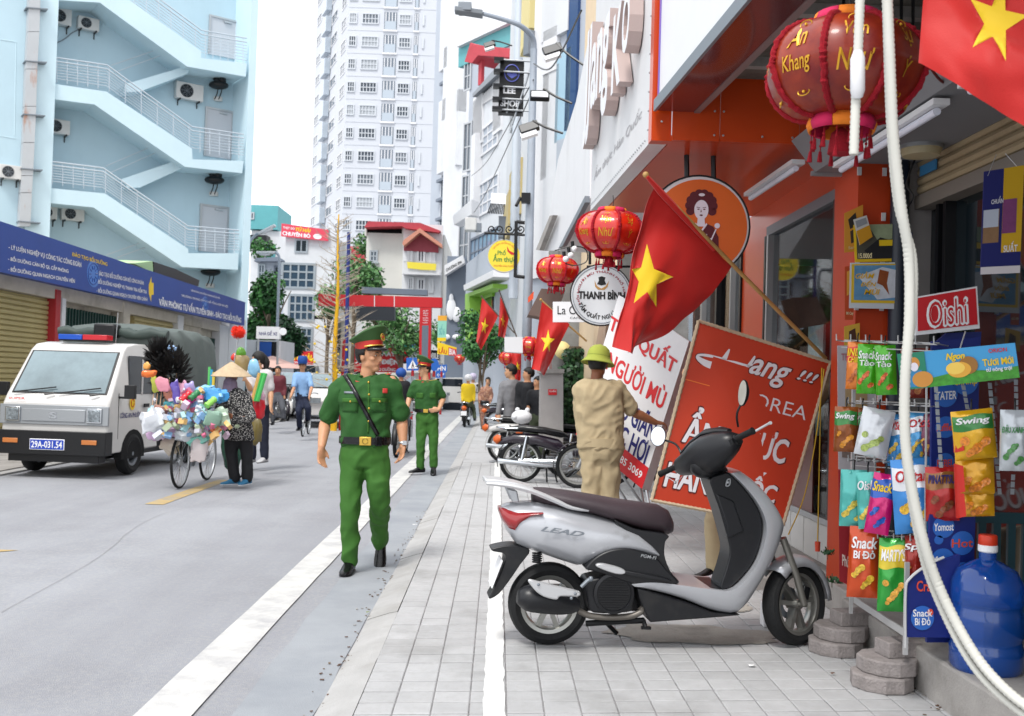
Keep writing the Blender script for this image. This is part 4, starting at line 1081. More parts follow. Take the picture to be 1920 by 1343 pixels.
for y in(6.0,5.9,4.9):
 b=MB();b.bx(XS-.04,XS+.02,y-.04,y,.2,2.5);b.build('window_mullion',m_blackm,groc,smooth=0)
b=MB();b.bx(XS,5,1.5,6.2,2.86,2.9);b.bx(XS-.03,XS+.2,1.5,6.2,2.82,3.4);b.build('upper_wall',m_conc,groc,smooth=0)
b=MB();b.box((XS-.09,6.0,2.72),(.01,.22,.06));b.build('blue_sticker',mat('blue_sticker','3c7fae',.5),groc,smooth=0)
m_ceil=mat('ceiling_grey','77777a',.75,var=.04,vsc=1)
b=MB();b.add([(2.02,1.2,2.79),(2.62,1.2,2.79),(2.62,6.55,2.79),(2.02,6.55,2.79),(1.86,1.2,2.99),(1.86,6.55,2.99),(2.62,1.2,3.0),(2.62,6.55,3.0)],[(0,1,2,3),(0,3,5,4),(3,2,7,5),(0,4,6,1)]);b.build('lowered_ceiling',[m_ceil],groc,smooth=0)
b=MB();b.bx(2.0,2.62,6.555,6.58,2.77,2.8);b.build('ceiling_edge',m_alu,groc,smooth=0)
b=MB();b.bx(1.2,2.6,1.0,6.66,3.42,3.5);b.build('concrete_slab',dirt(mat('slab_conc','6f6a62',.95,var=.2,vsc=3,bump=.6,bsc=20),'3a3732',2.5,.45,.7,.8),groc,smooth=0)
for y in(6.2,5.3,4.2):
 b=MB();b.bx(1.25,2.55,y,y+.06,3.36,3.42);b.build('ceiling_beam',m_conc,groc,smooth=0)
e0=P(1234,192,6.66);e1=P(1384,0,4.93)
GFd=V((e1.x-e0.x,e1.y-e0.y)).normalized();g1=V((e0.x,e0.y));g2=g1+GFd*5.2
GF=Wall(g1,g2)
b=MB();GF.box(b,0,GF.L,3.25,6.2,-.08,0);b.build('white_fascia',mat('fascia_white2','dedee0',.4,var=.02),groc,smooth=0)
b=MB();GF.box(b,0,.03,3.25,6.2,.001,.006);b.build('violet_edge',mat('violet','7a64b8',.5),groc,smooth=0)
b=MB();GF.box(b,0,GF.L,3.19,3.25,-.24,.01);b.build('maroon_beam',mat('maroon_panel','5c1418',.2,var=.15,vsc=2,coat=.5),groc,smooth=0)
b=MB();GF.box(b,0,GF.L,3.183,3.26,.011,.03);b.build('metal_edge',m_steel,groc,smooth=0)
b=MB();GF.box(b,0,GF.L,3.183,3.42,-.28,-.241);b.build('metal_edge',mat('dull_pink_metal','8d7a78',.5,.3),groc,smooth=0)
tubelight('long white tube light mounted along the slanted edge of the grey ceiling',(2.06,6.2,2.775),(2.06,4.75,2.775),.04)
tubelight('nearer long tube light partly behind the hanging flag',(2.06,4.5,2.775),(2.06,3.2,2.775),.04)
b=MB();b.lathe([(.11,0),(.115,-.02),(.1,-.06),(.001,-.065)],24,Matrix.Translation((2.38,5.75,2.79)));dl=thing('ceiling_lamp','round cream ceiling lamp on the grey ceiling behind the white hose','ceiling lamp',(2.38,5.75,2.72));b.build('shade',mat('lamp_cream','b5a886',.4),dl)
b=MB();b.lathe([(.119,0),(.119,-.022),(.116,-.022)],24,Matrix.Translation((2.38,5.75,2.79)));b.build('rim',m_alu,dl)
s=thing('house_number','dark blue house number plate on the grey pillar, half behind the hose','house number',(2.52,6.15,2.2))
B=Board((2.36,6.19,2.36),(2.52,6.19,2.36),(2.52,6.19,2.12),(2.36,6.19,2.12),s);B.body('plate',mat('plate_blue','16226b',.3),.01);B.text('19',.25,.2,.85,.85,m_wprint)
m_cable=m_black
def cable(label,pts,r=.008,m=None,n=6,name='cable'):
 b=MB();b.tube(cr(pts,n),r,6);return tag(b.build(name,m or m_black),label,'cable')
cable('dark red cable sagging from the big lantern to the ceiling light',[P(1730,105,4.4),P(1765,152,4.6),P(1800,160,4.7),P(1850,165,4.6)],.007,mat('dark_red_cable','5a1410',.5))
cable('black cable bundle tied beside the tube light',[P(1820,165,4.6),P(1840,142,4.6),P(1880,150,4.55),P(1850,170,4.6),P(1825,158,4.6),P(1870,145,4.6)],.012)
cable('black cable hanging beside the grey pillar',[P(1715,300,5.9),P(1700,345,5.9),P(1712,370,5.9),P(1690,400,5.9),P(1680,380,5.9)],.006)
for i,x in enumerate((1582,1690,1712)):
 b=MB();b.cyl(P(x,-20,5),P(x,55 if i else 30,5),.008,n=6);tag(b.build('hanging_wire',m_black),('thin wire holding up the big lantern','thin black rod behind the thick white hose','second thin black rod right of the thick white hose')[i],'wire')
 # ================= lamp post, right pavement =================
lpb=G(984,862);b0=P(984,790,18);b1=P(1001,92,18)
b0=V((b0.x,18,0))
lp_=thing('lamp_post','tall galvanised lamp post with a long curved arm standing among parked motorbikes','lamp post',b0)
b=MB();b.tube([b0,b0.lerp(b1,.5),b1],[.095,.08,.06],16);b.build('pole',m_galv,lp_)
arm=cr([b1,P(998,70,17.9),P(975,48,17.6),P(935,34,17.3),P(905,26,17)],5)
b=MB();b.tube(arm,[.055-.001*i for i in range(len(arm))],12);b.build('curved_arm',m_galv,lp_)
h0=P(905,26,17);h1_=P(853,17,16.8)
b=MB();b.slab(h0+V((0,-.12,.03)),h0+V((0,.12,.03)),h1_+V((0,.1,.02)),h1_+V((0,-.1,.02)),V((0,0,-.08)));b.box(P(872,17,16.9),(.22,.3,.14));b.build('lamp_head',m_steel,lp_,bevel=.01)
b=MB();b.cyl(b0+V((0,0,0)),b0+V((0,0,.35)),.15,.12);b.build('base',m_galv,lp_)
b=MB();b.tube([P(983,380,17.9),P(975,372,17.8),P(968,386,17.7)],.03);b.box(P(986,372,17.85),(.16,.12,.18));b.build('camera_bracket',m_blackm,lp_)
s=thing('vertical_sign','black vertical double sign reading LEE SHOP with steel arms beside the lamp post','sign',P(960,216,21))
B=Board(P(938,113,21),P(983,115,21),P(981,213,21),P(934,211,21),s);B.body('panel',m_kprint,.25)
B.text('LEE',.18,.52,.66,.63,m_wprint,bold=.06);B.text('SHOP',.08,.76,.84,.88,m_wprint,bold=.05)
b=MB();b.tube([B.pt(.5+.3*math.cos(t*.3),.24+.16*math.sin(t*.3),.01)for t in range(21)],.012,4,closed=True);b.build('logo_ring',mat('logo_blue','5a62b8',.4),s)
B.poly([(.28,.26),(.4,.2),(.5,.25),(.6,.2),(.74,.27),(.5,.34)],mat('logo_blue',''),'logo_wave')
for v in(0,.22,.51,.74,.95):
 b=MB();b.tube([B.pt(.15,v,.03),B.pt(1.55,v+.01,.03)],.02,6);b.build('support_arm',m_alu,s)
for v in(.03,.25,.53,.78,.96):
 b=MB();b.box(B.pt(-.05,v,.1),(.2,.2,.07));b.build('floodlight',m_blackm,s)
b=MB();b.cyl(P(1007,78,21),P(1007,235,21),.03);b.tube([P(1004,100,21),P(960,235,21)],.02);b.tube([P(963,205,21),P(955,190,21),P(950,212,21)],.02);b.build('mast',m_alu,s)
for i,(x,y,x2,y2)in enumerate(((1036,94,1094,122),(1012,180,1072,194),(992,240,1055,250),(918,84,960,86))):
 fl=thing('floodlight',('floodlight on a long arm, topmost on the panelled wall','square white-faced floodlight, middle of the three on arms','lowest floodlight on an arm below the black sign','black floodlight above the black sign beside the red canopy')[i],'floodlight',P(x,y,14),group='floodlights on arms')
 Yf=14 if i<3 else 24
 c=P(x,y,Yf);b=MB();b.box(c,(.27,.08,.14),rotm(-25,-20 if i!=1 else 0,0));b.build('casing',m_blackm,fl,bevel=.01)
 b=MB();b.box(c+V((0,-.03,-.1 if i!=1 else 0)),(.23,.06,.09),rotm(-25,-20 if i!=1 else 0,0));b.build('lens',m_white,fl)
 b=MB();b.tube(cr([c+V((.05,0,.1)),P((x+x2)/2,(y+y2)/2-6,Yf-.1),P(x2,y2,Yf-.2)],4),.018,6);b.build('arm',m_blackm,fl)
t=thing('corrugated_shade','small corrugated tin shade on a grey duct above the yellow round sign','shade',P(935,405,26))
b=MB();q0,q1,q2,q3=(P(*k,26)for k in((920,383),(948,385),(946,406),(914,404)))
for i in range(10):b.slab(q0.lerp(q1,i/10),q0.lerp(q1,(i+.6)/10),q3.lerp(q2,(i+.6)/10)+V((0,-.3,0)),q3.lerp(q2,i/10)+V((0,-.3,0)),V((0,0,.03)))
b.build('tin_front',m_blackm,t)
b=MB();b.slab(P(921,364,26.6),P(949,366,26.6),q1,q0,V((0,0,.03)));b.build('tin_top',m_white,t)
b=MB();b.slab(P(935,405,26.1),P(949,406,26.1),P(945,445,26.1),P(935,444,26.1),V((0,.4,0)));b.build('duct',m_steel,t)
ac=thing('air_conditioner','white air conditioner on the grey facade under the white sign box','air conditioner',P(885,428,40))
b=MB();c=P(883,422,40);b.box(c,(.45,.6,.5));b.build('casing',m_acw,ac,bevel=.03)
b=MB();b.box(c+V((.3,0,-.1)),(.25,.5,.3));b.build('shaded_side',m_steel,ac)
b=MB();c=P(862,393,42);b.slab(P(849,405,44),P(884,374,40),P(884,402,40),P(851,422,44),V((.3,.6,0)));tag(b.build('white_sign_box',m_white),'small blank white sign box jutting from the grey corner building','sign')
B1=fwall(985,1060,17.5,12.8)
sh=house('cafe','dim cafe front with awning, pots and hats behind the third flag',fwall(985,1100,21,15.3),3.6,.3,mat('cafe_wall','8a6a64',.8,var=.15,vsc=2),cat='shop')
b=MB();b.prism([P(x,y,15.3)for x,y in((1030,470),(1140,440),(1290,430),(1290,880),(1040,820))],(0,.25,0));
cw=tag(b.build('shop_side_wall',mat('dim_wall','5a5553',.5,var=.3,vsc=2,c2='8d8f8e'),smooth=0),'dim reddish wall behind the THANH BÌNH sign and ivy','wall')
b=MB();b.prism([P(x,y,13.5)for x,y in((990,590),(1015,541),(1060,545),(1040,600))],(0,.6,0));tag(b.build('brown_awning',mat('brown_awning','6d5a52',.8)),'small brown awning behind the small lantern','awning')
b=MB();q=[P(x,y,14.5)for x,y in((946,632),(980,632),(980,662),(946,660))];b.slab(*q,V((0,.4,0)));tag(b.build('white_box_sign',m_white),'blank white box sign just left of the lamp post','sign')
s=thing('round_sign','yellow round sign with green and red lettering on a scrolled black bracket','sign',P(945,510,17))
def roundsign(s,px,py,r,Y,m_face,m_rim,thick=.1,rz=0):
 c=P(px,py,Y);Rr=r/F*Y;M=Matrix.Translation(c)@Matrix.Rotation(R(rz),4,'Z')@Matrix.Rotation(R(90),4,'X')
 b=MB();b.lathe([(Rr*.96,-thick),(Rr,-thick),(Rr,.004),(Rr*.965,.004),(Rr*.965,0)],48,M,cap=False);b.build('rim',m_rim,s)
 b=MB();b.lathe([(Rr*.97,-thick*.9),(Rr*.97,0)],48,M);b.build('face',m_face,s)
 U=(M.to_3x3()@V((1,0,0)))*Rr;Vv=(M.to_3x3()@V((0,1,0)))*Rr
 return Board(c-U+Vv,c+U+Vv,c+U-Vv,c-U-Vv,s),Rr
B,r_=roundsign(s,945,480,31,17,mat('sign_yellow','e2cc3a',.45),m_alu)
B.text('Phố',.3,.3,.55,.48,m_gprint,bold=.01);B.text('Ẩm thực',.17,.44,.86,.72,m_gprint,bold=.02)
B.arctext('QUẬN ĐỐNG ĐA',.5,.5,.36,.36,.22,150,35,mat('sign_orange','d8742a',.5));B.text('NGUYỄN VĂN TUYẾT',.2,.76,.82,.83,mat('sign_orange',''))
B.poly([(.58,.2),(.66,.34),(.8,.4),(.88,.38),(.84,.46),(.72,.46),(.6,.36)],m_redp,'red_spoon')
b=MB();b.cyl(P(968,415,17),P(966,520,17),.04,n=4);b.tube([P(908,437,17),P(984,441,17)],.02);b.tube([P(968,416,17),P(984,418,17)],.03);b.tube([P(966,518,17),P(984,520,17)],.03);b.tube([P(945,438,17),P(945,450,17)],.015)
def scroll(b,cx,cy,r,Y,flip=1,wd=.012):
 b.tube([P(cx+flip*r*(1-t/22)*math.cos(t*.5),cy+r*(1-t/22)*math.sin(t*.5),Y)for t in range(20)],wd,5)
for cx,fl in((922,1),(936,-1),(955,1),(976,-1)):scroll(b,cx,430,9,17,fl)
b.build('scroll_bracket',m_blackm,s)
s=thing('round_sign','round white THANH BÌNH massage sign with black rim hanging behind the lantern','sign',P(1126,612,9.75))
B,r_=roundsign(s,1127,553,58.5,9.75,mat('sign_offwhite','d5d9dc',.4),m_blackm,.1,-4)
b=MB();b.tube([B.pt(.5+.455*math.cos(t*.1309),.5+.455*math.sin(t*.1309),.003)for t in range(48)],.003,4,closed=True);b.build('inner_ring',m_greyd,s)
m_rednav=mat('dull_red','9c3040',.5)
B.arctext('HỘI NGƯỜI MÙ THÀNH PHỐ HÀ NỘI',.5,.5,.345,.345,.18,205,-25,m_rednav,bold=.02)
B.text('THANH BÌNH',.14,.42,.88,.57,m_kprint,bold=.05)
vs_,fs,asp=textmesh('TẨM QUẤT NGƯỜI MÙ',.03)
b=MB();b.add([B.pt(.5-.41*(1-.28*(1-v))*math.cos(R(22+136*u)),.5+.41*(1-.28*(1-v))*math.sin(R(22+136*u)),.004)for u,v,w_ in vs_],fs);b.build('lettering',m_kprint,s,smooth=0)
m_gold=mat('gold_print','b3864b',.5)
B.poly([(.39,.27),(.43,.36),(.5,.4),(.57,.36),(.62,.27),(.6,.37),(.55,.42),(.45,.42),(.4,.37)],m_gold,'gold_hands')
B.poly([(.45,.22),(.5,.2),(.56,.22),(.55,.27),(.58,.33),(.5,.35),(.43,.33),(.46,.27)],m_kprint,'black_vase')
b=MB();b.tube([P(1106,470,9.8),P(1106,496,9.8)],.014);b.tube([P(1148,470,9.8),P(1148,500,9.8)],.014);b.tube([P(1100,500,9.85),P(1200,500,9.85)],.012);b.build('hanger',m_blackm,s)
s,B=sign('cafe_sign','white cafe sign with script lettering half behind the round white sign',[(1037,566),(1120,566),(1120,604),(1037,604)],10.4,m_wprint,[('La C',.1,.2,.5,.62,m_kprint,.0),('CAFE',.38,.75,.62,.85,m_kprint,.0)],.06)
s=thing('round_sign','round orange sign with a maroon-haired woman holding a ladle on black hanging bars','sign',P(1308,525,7.05))
B,r_=roundsign(s,1309,425,98,7.05,mat('sign_white','d9d9dc',.4),m_blackm,.13,-3)
m_so=mat('sign_orange2','d9641c',.4,var=.03)
B.disc(.512,.5,.455,.455,m_so,'orange_face',.003,n=48)
m_mar=mat('maroon_print','5a1220',.5);m_skinp=mat('print_pale','e3dce6',.5)
def d_(u,v,ru,rv,m,off,nm='print',n=24):B.disc(u,v,ru,rv,m,nm,off,n=n)
cx,cy=.525,.30
for i in range(14):
 a_=i*math.pi*2/14;
 if 50<math.degrees(a_)<130:continue
 d_(cx+.115*math.cos(a_),cy-.0+.12*math.sin(a_),.042,.042,m_mar,.005,'hair_curl',12)
d_(cx,cy-.03,.125,.11,m_mar,.0062,'hair');d_(cx,cy+.04,.068,.095,m_skinp,.0075,'face');
B.poly([(cx-.03,cy+.1),(cx+.03,cy+.1),(cx+.04,cy+.2),(cx-.04,cy+.2)],m_skinp,'neck',.0072)
B.poly([(cx-.07,cy-.0),(cx-.03,cy-.05),(cx,cy-.055),(cx+.03,cy-.05),(cx+.07,cy-.0),(cx+.09,cy-.05),(cx,cy-.1),(cx-.09,cy-.05)],m_mar,'fringe',.0085)
d_(cx,cy-.105,.03,.015,m_skinp,.0095,'hair_pin',14)
for k in(-1,1):
 d_(cx+k*.028,cy+.035,.012,.006,m_mar,.0085,'eye',10);B.poly([(cx+k*.012,cy+.018),(cx+k*.045,cy+.012),(cx+k*.045,cy+.018),(cx+k*.012,cy+.023)],m_mar,'eyebrow',.0085)
B.poly([(cx-.004,cy+.03),(cx+.004,cy+.06),(cx-.008,cy+.065)],m_mar,'nose',.0085);d_(cx,cy+.092,.016,.008,m_mar,.0085,'mouth',10)
B.poly([(cx-.06,cy+.17),(cx,cy+.25),(cx+.05,cy+.17),(cx+.12,cy+.2),(cx+.17,cy+.3),(cx+.18,cy+.52),(cx-.14,cy+.55),(cx-.18,cy+.3),(cx-.12,cy+.2)],m_mar,'robe',.0065)
B.poly([(cx-.05,cy+.165),(cx,cy+.24),(cx+.05,cy+.165),(cx+.06,cy+.18),(cx,cy+.27),(cx-.06,cy+.18)],m_skinp,'collar',.008)
B.poly([(cx+.08,cy+.36),(cx+.14,cy+.22),(cx+.15,cy+.225),(cx+.09,cy+.37)],m_skinp,'ladle_handle',.0085);d_(cx+.155,cy+.19,.026,.026,m_skinp,.0088,'ladle',16)
B.poly([(cx+.03,cy+.34),(cx+.1,cy+.31),(cx+.12,cy+.36),(cx+.06,cy+.41)],m_skinp,'hand',.009);B.poly([(cx+.0,cy+.27),(cx+.03,cy+.29),(cx+.06,cy+.27),(cx+.06,cy+.31),(cx+.03,cy+.3),(cx,cy+.31)],m_skinp,'bow',.009)
b=MB()
for x in(1287,1337):b.cyl(P(x,264,7.1),P(x+1,335,7.1),.018,n=6)
b.cyl(P(1275,264,7.1),P(1357,266,7.1),.016,n=6);b.build('hanging_bars',m_blackm,s)
# ================= people =================
from mathutils.bvhtree import BVHTree
def skinm(nm,c):
 m=mat(nm,c,.5,var=.06,vsc=8);b=m.node_tree.nodes['Principled BSDF']
 b.inputs['Subsurface Weight'].default_value=.12;b.inputs['Subsurface Radius'].default_value=(.02,.008,.004);return m
m_skin=skinm('skin_tan','bd8a68');m_skin2=skinm('skin_light','c59674');m_skin3=skinm('skin_brown','8d5a3e')
m_hair=mat('black_hair','100d0c',.5,var=.3,vsc=60,bump=.5,bsc=300)
m_leather=mat('black_leather','0d0d10',.25,bump=.15,bsc=80)
m_pgreen=mat('police_green','23521e',.8,var=.1,vsc=12,bump=.12,bsc=260)
m_pgreen2=mat('police_trousers','33621f',.8,var=.06,vsc=12,bump=.12,bsc=260)
m_khaki=mat('khaki','ab9a7a',.85,var=.06,vsc=10,bump=.15,bsc=240)
m_gold=mat('gold_metal','c9a54a',.35,.7)
m_redtab=mat('red_tab','b8352e',.6)
def ringe(c,rt,fw,hw,hd,n=20,e=2.3):
 r=[]
 for j in range(n):
  a=2*math.pi*j/n;ca,sa=math.cos(a),math.sin(a)
  r.append(c+rt*(hw*math.copysign(abs(ca)**(2/e),ca))+fw*(hd*math.copysign(abs(sa)**(2/e),sa)))
 return r
def limb(mb,pts,rad,n=12,steps=4):
 """tapered limb through joints with round ends"""
 P_=cr(pts,steps);m=len(pts)-1;rr=[]
 for i in range(len(P_)):
  t=i/steps;k=min(int(t),m-1);f=t-k;rr.append(rad[k]*(1-f)+rad[k+1]*f)
 mb.tube(P_,rr,n);mb.ell(P_[0],rr[0],n=n,m=6);mb.ell(P_[-1],rr[-1],n=n,m=6)
def hand(mb,w,d,nrm,side,curl=.35,s=1.0,spread=.12):
 """w wrist, d pointing along the hand, nrm palm normal, side +1/-1 thumb side"""
 d=V(d).normalized();nrm=(V(nrm)-d*V(nrm).dot(d)).normalized();u=d.cross(nrm)*side
 M3=Matrix((u,d,nrm)).transposed()
 mb.ell(w+d*.045*s,(.04*s,.052*s,.016*s),M3,12,8)
 mb.tube([w-d*.02*s,w+d*.03*s],[.026*s,.03*s],10,flat=.7)
 for k,(o,L)in enumerate(((.028,.072),(.0095,.08),(-.0095,.075),(-.028,.058))):
  b=w+d*.085*s+u*o*s;dd=(d+u*(o*spread/.03)).normalized();pts=[b-dd*.02*s,b];cu=0
  for f_ in(.45,.3,.25):
   cu+=curl*(.8+.15*k);v=dd*math.cos(cu)+nrm*math.sin(cu);pts.append(pts[-1]+v*L*f_*s)
  mb.tube(pts,[.0095*s,.0095*s,.009*s,.0085*s,.007*s],8);mb.ell(pts[-1],.0072*s,n=8,m=6)
 t0=w+d*.025*s+u*.026*s;td=(d*.75+u*.6+nrm*.35).normalized();td2=(d*.95+u*.2+nrm*.35).normalized()
 mb.tube([t0,t0+td*.032*s,t0+td*.032*s+td2*.034*s],[.014*s,.011*s,.008*s],8);mb.ell(t0+td*.032*s+td2*.034*s,.0085*s,n=8,m=6)
def headM(c,fd,up=(0,0,1)):
 fd=V(fd).normalized();up=V(up).normalized();x=fd.cross(up).normalized();up=x.cross(fd)
 M=Matrix((x,fd,up)).transposed().to_4x4();M.translation=V(c);return M
def add_head(mb,M):
 R3=M.to_3x3()
 for c,r in(((0,-.012,.022),(.075,.094,.098)),((0,.022,-.04),(.057,.066,.07)),((0,.052,-.092),(.03,.032,.024)),((0,.095,-.018),(.0105,.016,.024)),((0,.103,-.03),(.014,.012,.009)),((0,.07,.028),(.05,.024,.014)),((0,.08,-.06),(.024,.012,.009)),((.042,.055,-.02),(.02,.024,.018)),((-.042,.055,-.02),(.02,.024,.018)),((.076,-.01,-.01),(.009,.02,.031)),((-.076,-.01,-.01),(.009,.02,.031)),((.04,-.0,-.06),(.02,.045,.03)),((-.04,0,-.06),(.02,.045,.03))):
  mb.ell(M@V(c),r,R3,14,10)
def face_bits(M,t,hair=True,mask=False,brow=m_hair,long=False,sides=.03):
 R3=M.to_3x3()
 for k in(-1,1):
  if mask=='full':break
  b=MB();b.ell(M@V((k*.03,.076,.004)),(.0115,.0068,.0045),R3,10,6);e_=b.build('eye',mat('eye_white','cfcac4',.3),t)
  b=MB();b.ell(M@V((k*.031,.0818,.004)),(.0058,.003,.0048),R3,8,6);b.build('iris',m_hair,e_)
  b=MB();b.tube([M@V((k*.014,.090,.021)),M@V((k*.03,.090,.026)),M@V((k*.047,.078,.021))],[.003,.0042,.002],6);b.build('eyebrow',brow,t)
 if not mask:
  b=MB();b.ell(M@V((0,.0905,-.0565)),(.02,.005,.0038),R3,10,6);b.ell(M@V((0,.0895,-.064)),(.017,.005,.0045),R3,10,6);b.build('mouth',mat('lip','94524a',.45),t)
 if hair:
  b=MB();n,m=24,16;c=V((0,-.016,.026));r=(.083,.103,.105)
  q=MB();q.ell((0,0,0),1,n=n,m=m);keep=[]
  vv=[V((p.x*r[0],p.y*r[1],p.z*r[2]))+c for p in q.v]
  for f in q.f:
   g_=sum((vv[i]for i in f),V((0,0,0)))/len(f)
   face=g_.y>.045 and g_.z<.062+(.0 if abs(g_.x)<.06 else-.03)
   lim=-.1 if long else(.045 if g_.y>.02 else(.012 if g_.y>-.035 else-.042))
   if not face and g_.z>lim:keep.append(f)
  vv=[M@(p+V((noise.noise(p*60)*.003,0,noise.noise(p*50)*.004)))for p in vv]
  b.add(vv,keep);h=b.build('hair',m_hair,t,smooth=80,solid=.008)
  if long:
   b=MB();limb(b,[M@V((0,-.09,.02)),M@V((0,-.11,-.06)),M@V((0,-.09,-.16))],[.05,.055,.03]);b.build('hair_back',m_hair,t)
def wrinkle(amp,freq,seed=0,stretch=(1,1,.55)):
 o=V((seed*7.3,seed*3.1,0))
 def f(c):
  p=V((c.x*stretch[0],c.y*stretch[1],c.z*stretch[2]))*freq+o
  a=1-abs(noise.noise(p))*2;bb=noise.noise(p*2.3+V((5,1,2)))
  p2=V((p.x*.5+p.z*.7,p.y*.8,p.z*1.3-p.x*.6))*1.4;e=(1-abs(noise.noise(p2))*2.4)
  return amp*(a*.5+bb*.4+max(0,e)*.9-.4)
 return f
def shoe(t,ank,d,m,L=.27,s=1,name='shoe',pitch=0,sole=None):
 d=V(d).normalized();up=V((0,0,1));x=d.cross(up).normalized()
 if pitch:rm=Matrix.Rotation(R(pitch),3,x);d=rm@d;up=rm@up
 M=Matrix((x,d,up)).transposed().to_4x4();M.translation=V(ank);b=MB(M)
 st=[(-.075,-.02,-.085,.03),(-.05,.0,-.088,.037),(0,.02,-.088,.038),(.05,-.005,-.088,.04),(.1,-.035,-.088,.045),(.15,-.05,-.088,.044),(.185,-.058,-.086,.032),(.2,-.068,-.082,.014)]
 rings=[]
 for y,zt,zb,hw in st:
  ring=[]
  for j in range(14):
   a=2*math.pi*j/14;ca,sa=math.cos(a),math.sin(a);zc,hh=(zt+zb)/2,(zt-zb)/2
   ring.append(V((hw*s*math.copysign(abs(ca)**.8,ca),y*s,(zc+hh*math.copysign(abs(sa)**.8,sa))*s)))
  rings.append(ring)
 b.loft(rings);o=b.build(name,m,t)
 b=MB(M);b.loft([[V((hw*1.06*s*math.cos(2*math.pi*j/12),y*s,-.084*s+.006*math.sin(2*math.pi*j/12)))for j in range(12)]for y,zt,zb,hw in st]);b.build('sole',sole or m_black,o)
 return o
def person(label,base,J,o):
 """J: joints (world). o: options"""
 t=thing('person',label,'person',(base[0],base[1],base[2]),group=o.get('group'))
 fw=V(o.get('face',(0,-1,0))).normalized();rt=fw.cross(V((0,0,1))).normalized()
 vx=o.get('vox',.014);sk=o.get('skin',m_skin);k=o.get('s',1.0)
 bw=o.get('w',1.0);pel,ch,nk=V(J['pelvis']),V(J['chest']),V(J['neck'])
 M=headM(J['head'],o.get('look',fw),o.get('headup',(0,0,1)));M=M@Matrix.Scale(k,4)
 b=MB();add_head(b,M);hc=M.translation
 limb(b,[hc+(nk-hc)*.35,nk,nk-V((0,0,.05))],[.052*k,.056*k,.07*k])
 limb(b,[nk-V((0,0,.06)),ch,pel],[.07*k,.09*k,.09*k])
 for sd in 'AB':
  if 'sh'+sd in J:
   s_,e_,w_=V(J['sh'+sd]),V(J['el'+sd]),V(J['wr'+sd]);limb(b,[nk-V((0,0,.07)),s_],[.06*k,.055*k])
   limb(b,[s_,s_.lerp(e_,.5),e_,e_.lerp(w_,.35),w_],[.055*k,.05*k,.04*k,.043*k,.028*k])
   hd=V(J.get('hd'+sd,w_-e_));hn=V(J.get('hn'+sd,rt*(1 if sd=='A' else-1)))
   hand(b,w_,hd,hn,J.get('th'+sd,1 if sd=='A' else-1),J.get('cu'+sd,.35),k)
  if 'hip'+sd in J:
   limb(b,[V(J['hip'+sd]),V(J['kn'+sd]),V(J['an'+sd])],[.06*k,.042*k,.033*k])
   limb(b,[pel,V(J['hip'+sd])],[.07*k,.06*k])
 skin=remesh(b,o.get('bvox',vx),2).build('body',sk,t,smooth=180)
 face_bits(M,t,o.get('hair',True),o.get('mask',False),long=o.get('long',False))
 if o.get('shirt'):
  b=MB();ax=nk-pel
  def sec(f,hw,hd,e=2.4,sh=0):return ringe(pel+ax*f+fw*sh,rt,fw,hw*bw*k,hd*bw*k,20,e)
  if 'ch_w' not in o:o['ch_w']=.185
  cw=o['ch_w'];lo=o.get('hem',-.08)
  prof=o.get('torso')or[(lo,.172,.118),(.08,.162,.112),(.28,.158,.108),(.5,cw*.95,.122),(.72,cw,.13),(.86,cw*1.0,.115),(.95,cw*.72,.09),(1.0,.075,.07)]
  b.loft([sec(f,a,c)for f,a,c in prof])
  sl=o.get('sleeve','short')
  for sd in 'AB':
   if 'sh'+sd not in J:continue
   s_,e_,w_=V(J['sh'+sd]),V(J['el'+sd]),V(J['wr'+sd])
   if sl=='short':m_=s_.lerp(e_,.82);limb(b,[nk-ax*.08+(s_-nk)*.35,s_,s_.lerp(m_,.6),m_],[.058*k,.06*k*bw,.062*k,.067*k])
   else:limb(b,[nk-ax*.08+(s_-nk)*.35,s_,s_.lerp(e_,.5),e_,w_],[.06*k,.066*k*bw,.062*k,.055*k,.042*k])
  sh=remesh(b,vx,3,wrinkle(o.get('wr',.006)*k,o.get('wf',9),o.get('seed',1)))
  t_sh=sh.build('shirt' if not o.get('shname')else o['shname'],o['shirt'],t,smooth=180)
  o['_bvh']=BVHTree.FromPolygons([WM[t.name]@V(p)for p in sh.v],sh.f);o['_shirt']=t_sh
 if o.get('trousers')and 'hipA' in J:
  b=MB();wd=o.get('tw',1.0)
  b.loft([ringe(pel+V((0,0,z))*k,rt,fw,a*k*bw,c*k*bw,20,2.3)for z,a,c in((-.12,.15,.115),(-.06,.172,.125),(.0,.17,.12),(.06,.158,.112),(o.get('rise',.1),.15,.105))])
  for sd in 'AB':
   h_,kn,an=V(J['hip'+sd]),V(J['kn'+sd]),V(J['an'+sd])
   limb(b,[h_,h_.lerp(kn,.5),kn,kn.lerp(an,.5),an],[.096*k,.088*k*wd,.072*k*wd,.066*k*wd,.062*k*wd],16)
  tr_=remesh(b,vx,3,wrinkle(o.get('wrt',.007)*k,o.get('wf',9),o.get('seed',1)+3,(1,1,.4)));o['_tr']=tr_.build('trousers',o['trousers'],t,smooth=180)
  o['_tbvh']=BVHTree.FromPolygons([WM[t.name]@V(p)for p in tr_.v],tr_.f)
 if o.get('shoes')and 'anA' in J:
  for sd in 'AB':shoe(t,V(J['an'+sd])+V((0,0,-.0)),J.get('ft'+sd,fw),o['shoes'],s=k*o.get('ss',1),pitch=J.get('fp'+sd,0),sole=o.get('sole'))
 o['_M']=M;o['_t']=t;o['_fw']=fw;o['_rt']=rt
 return t
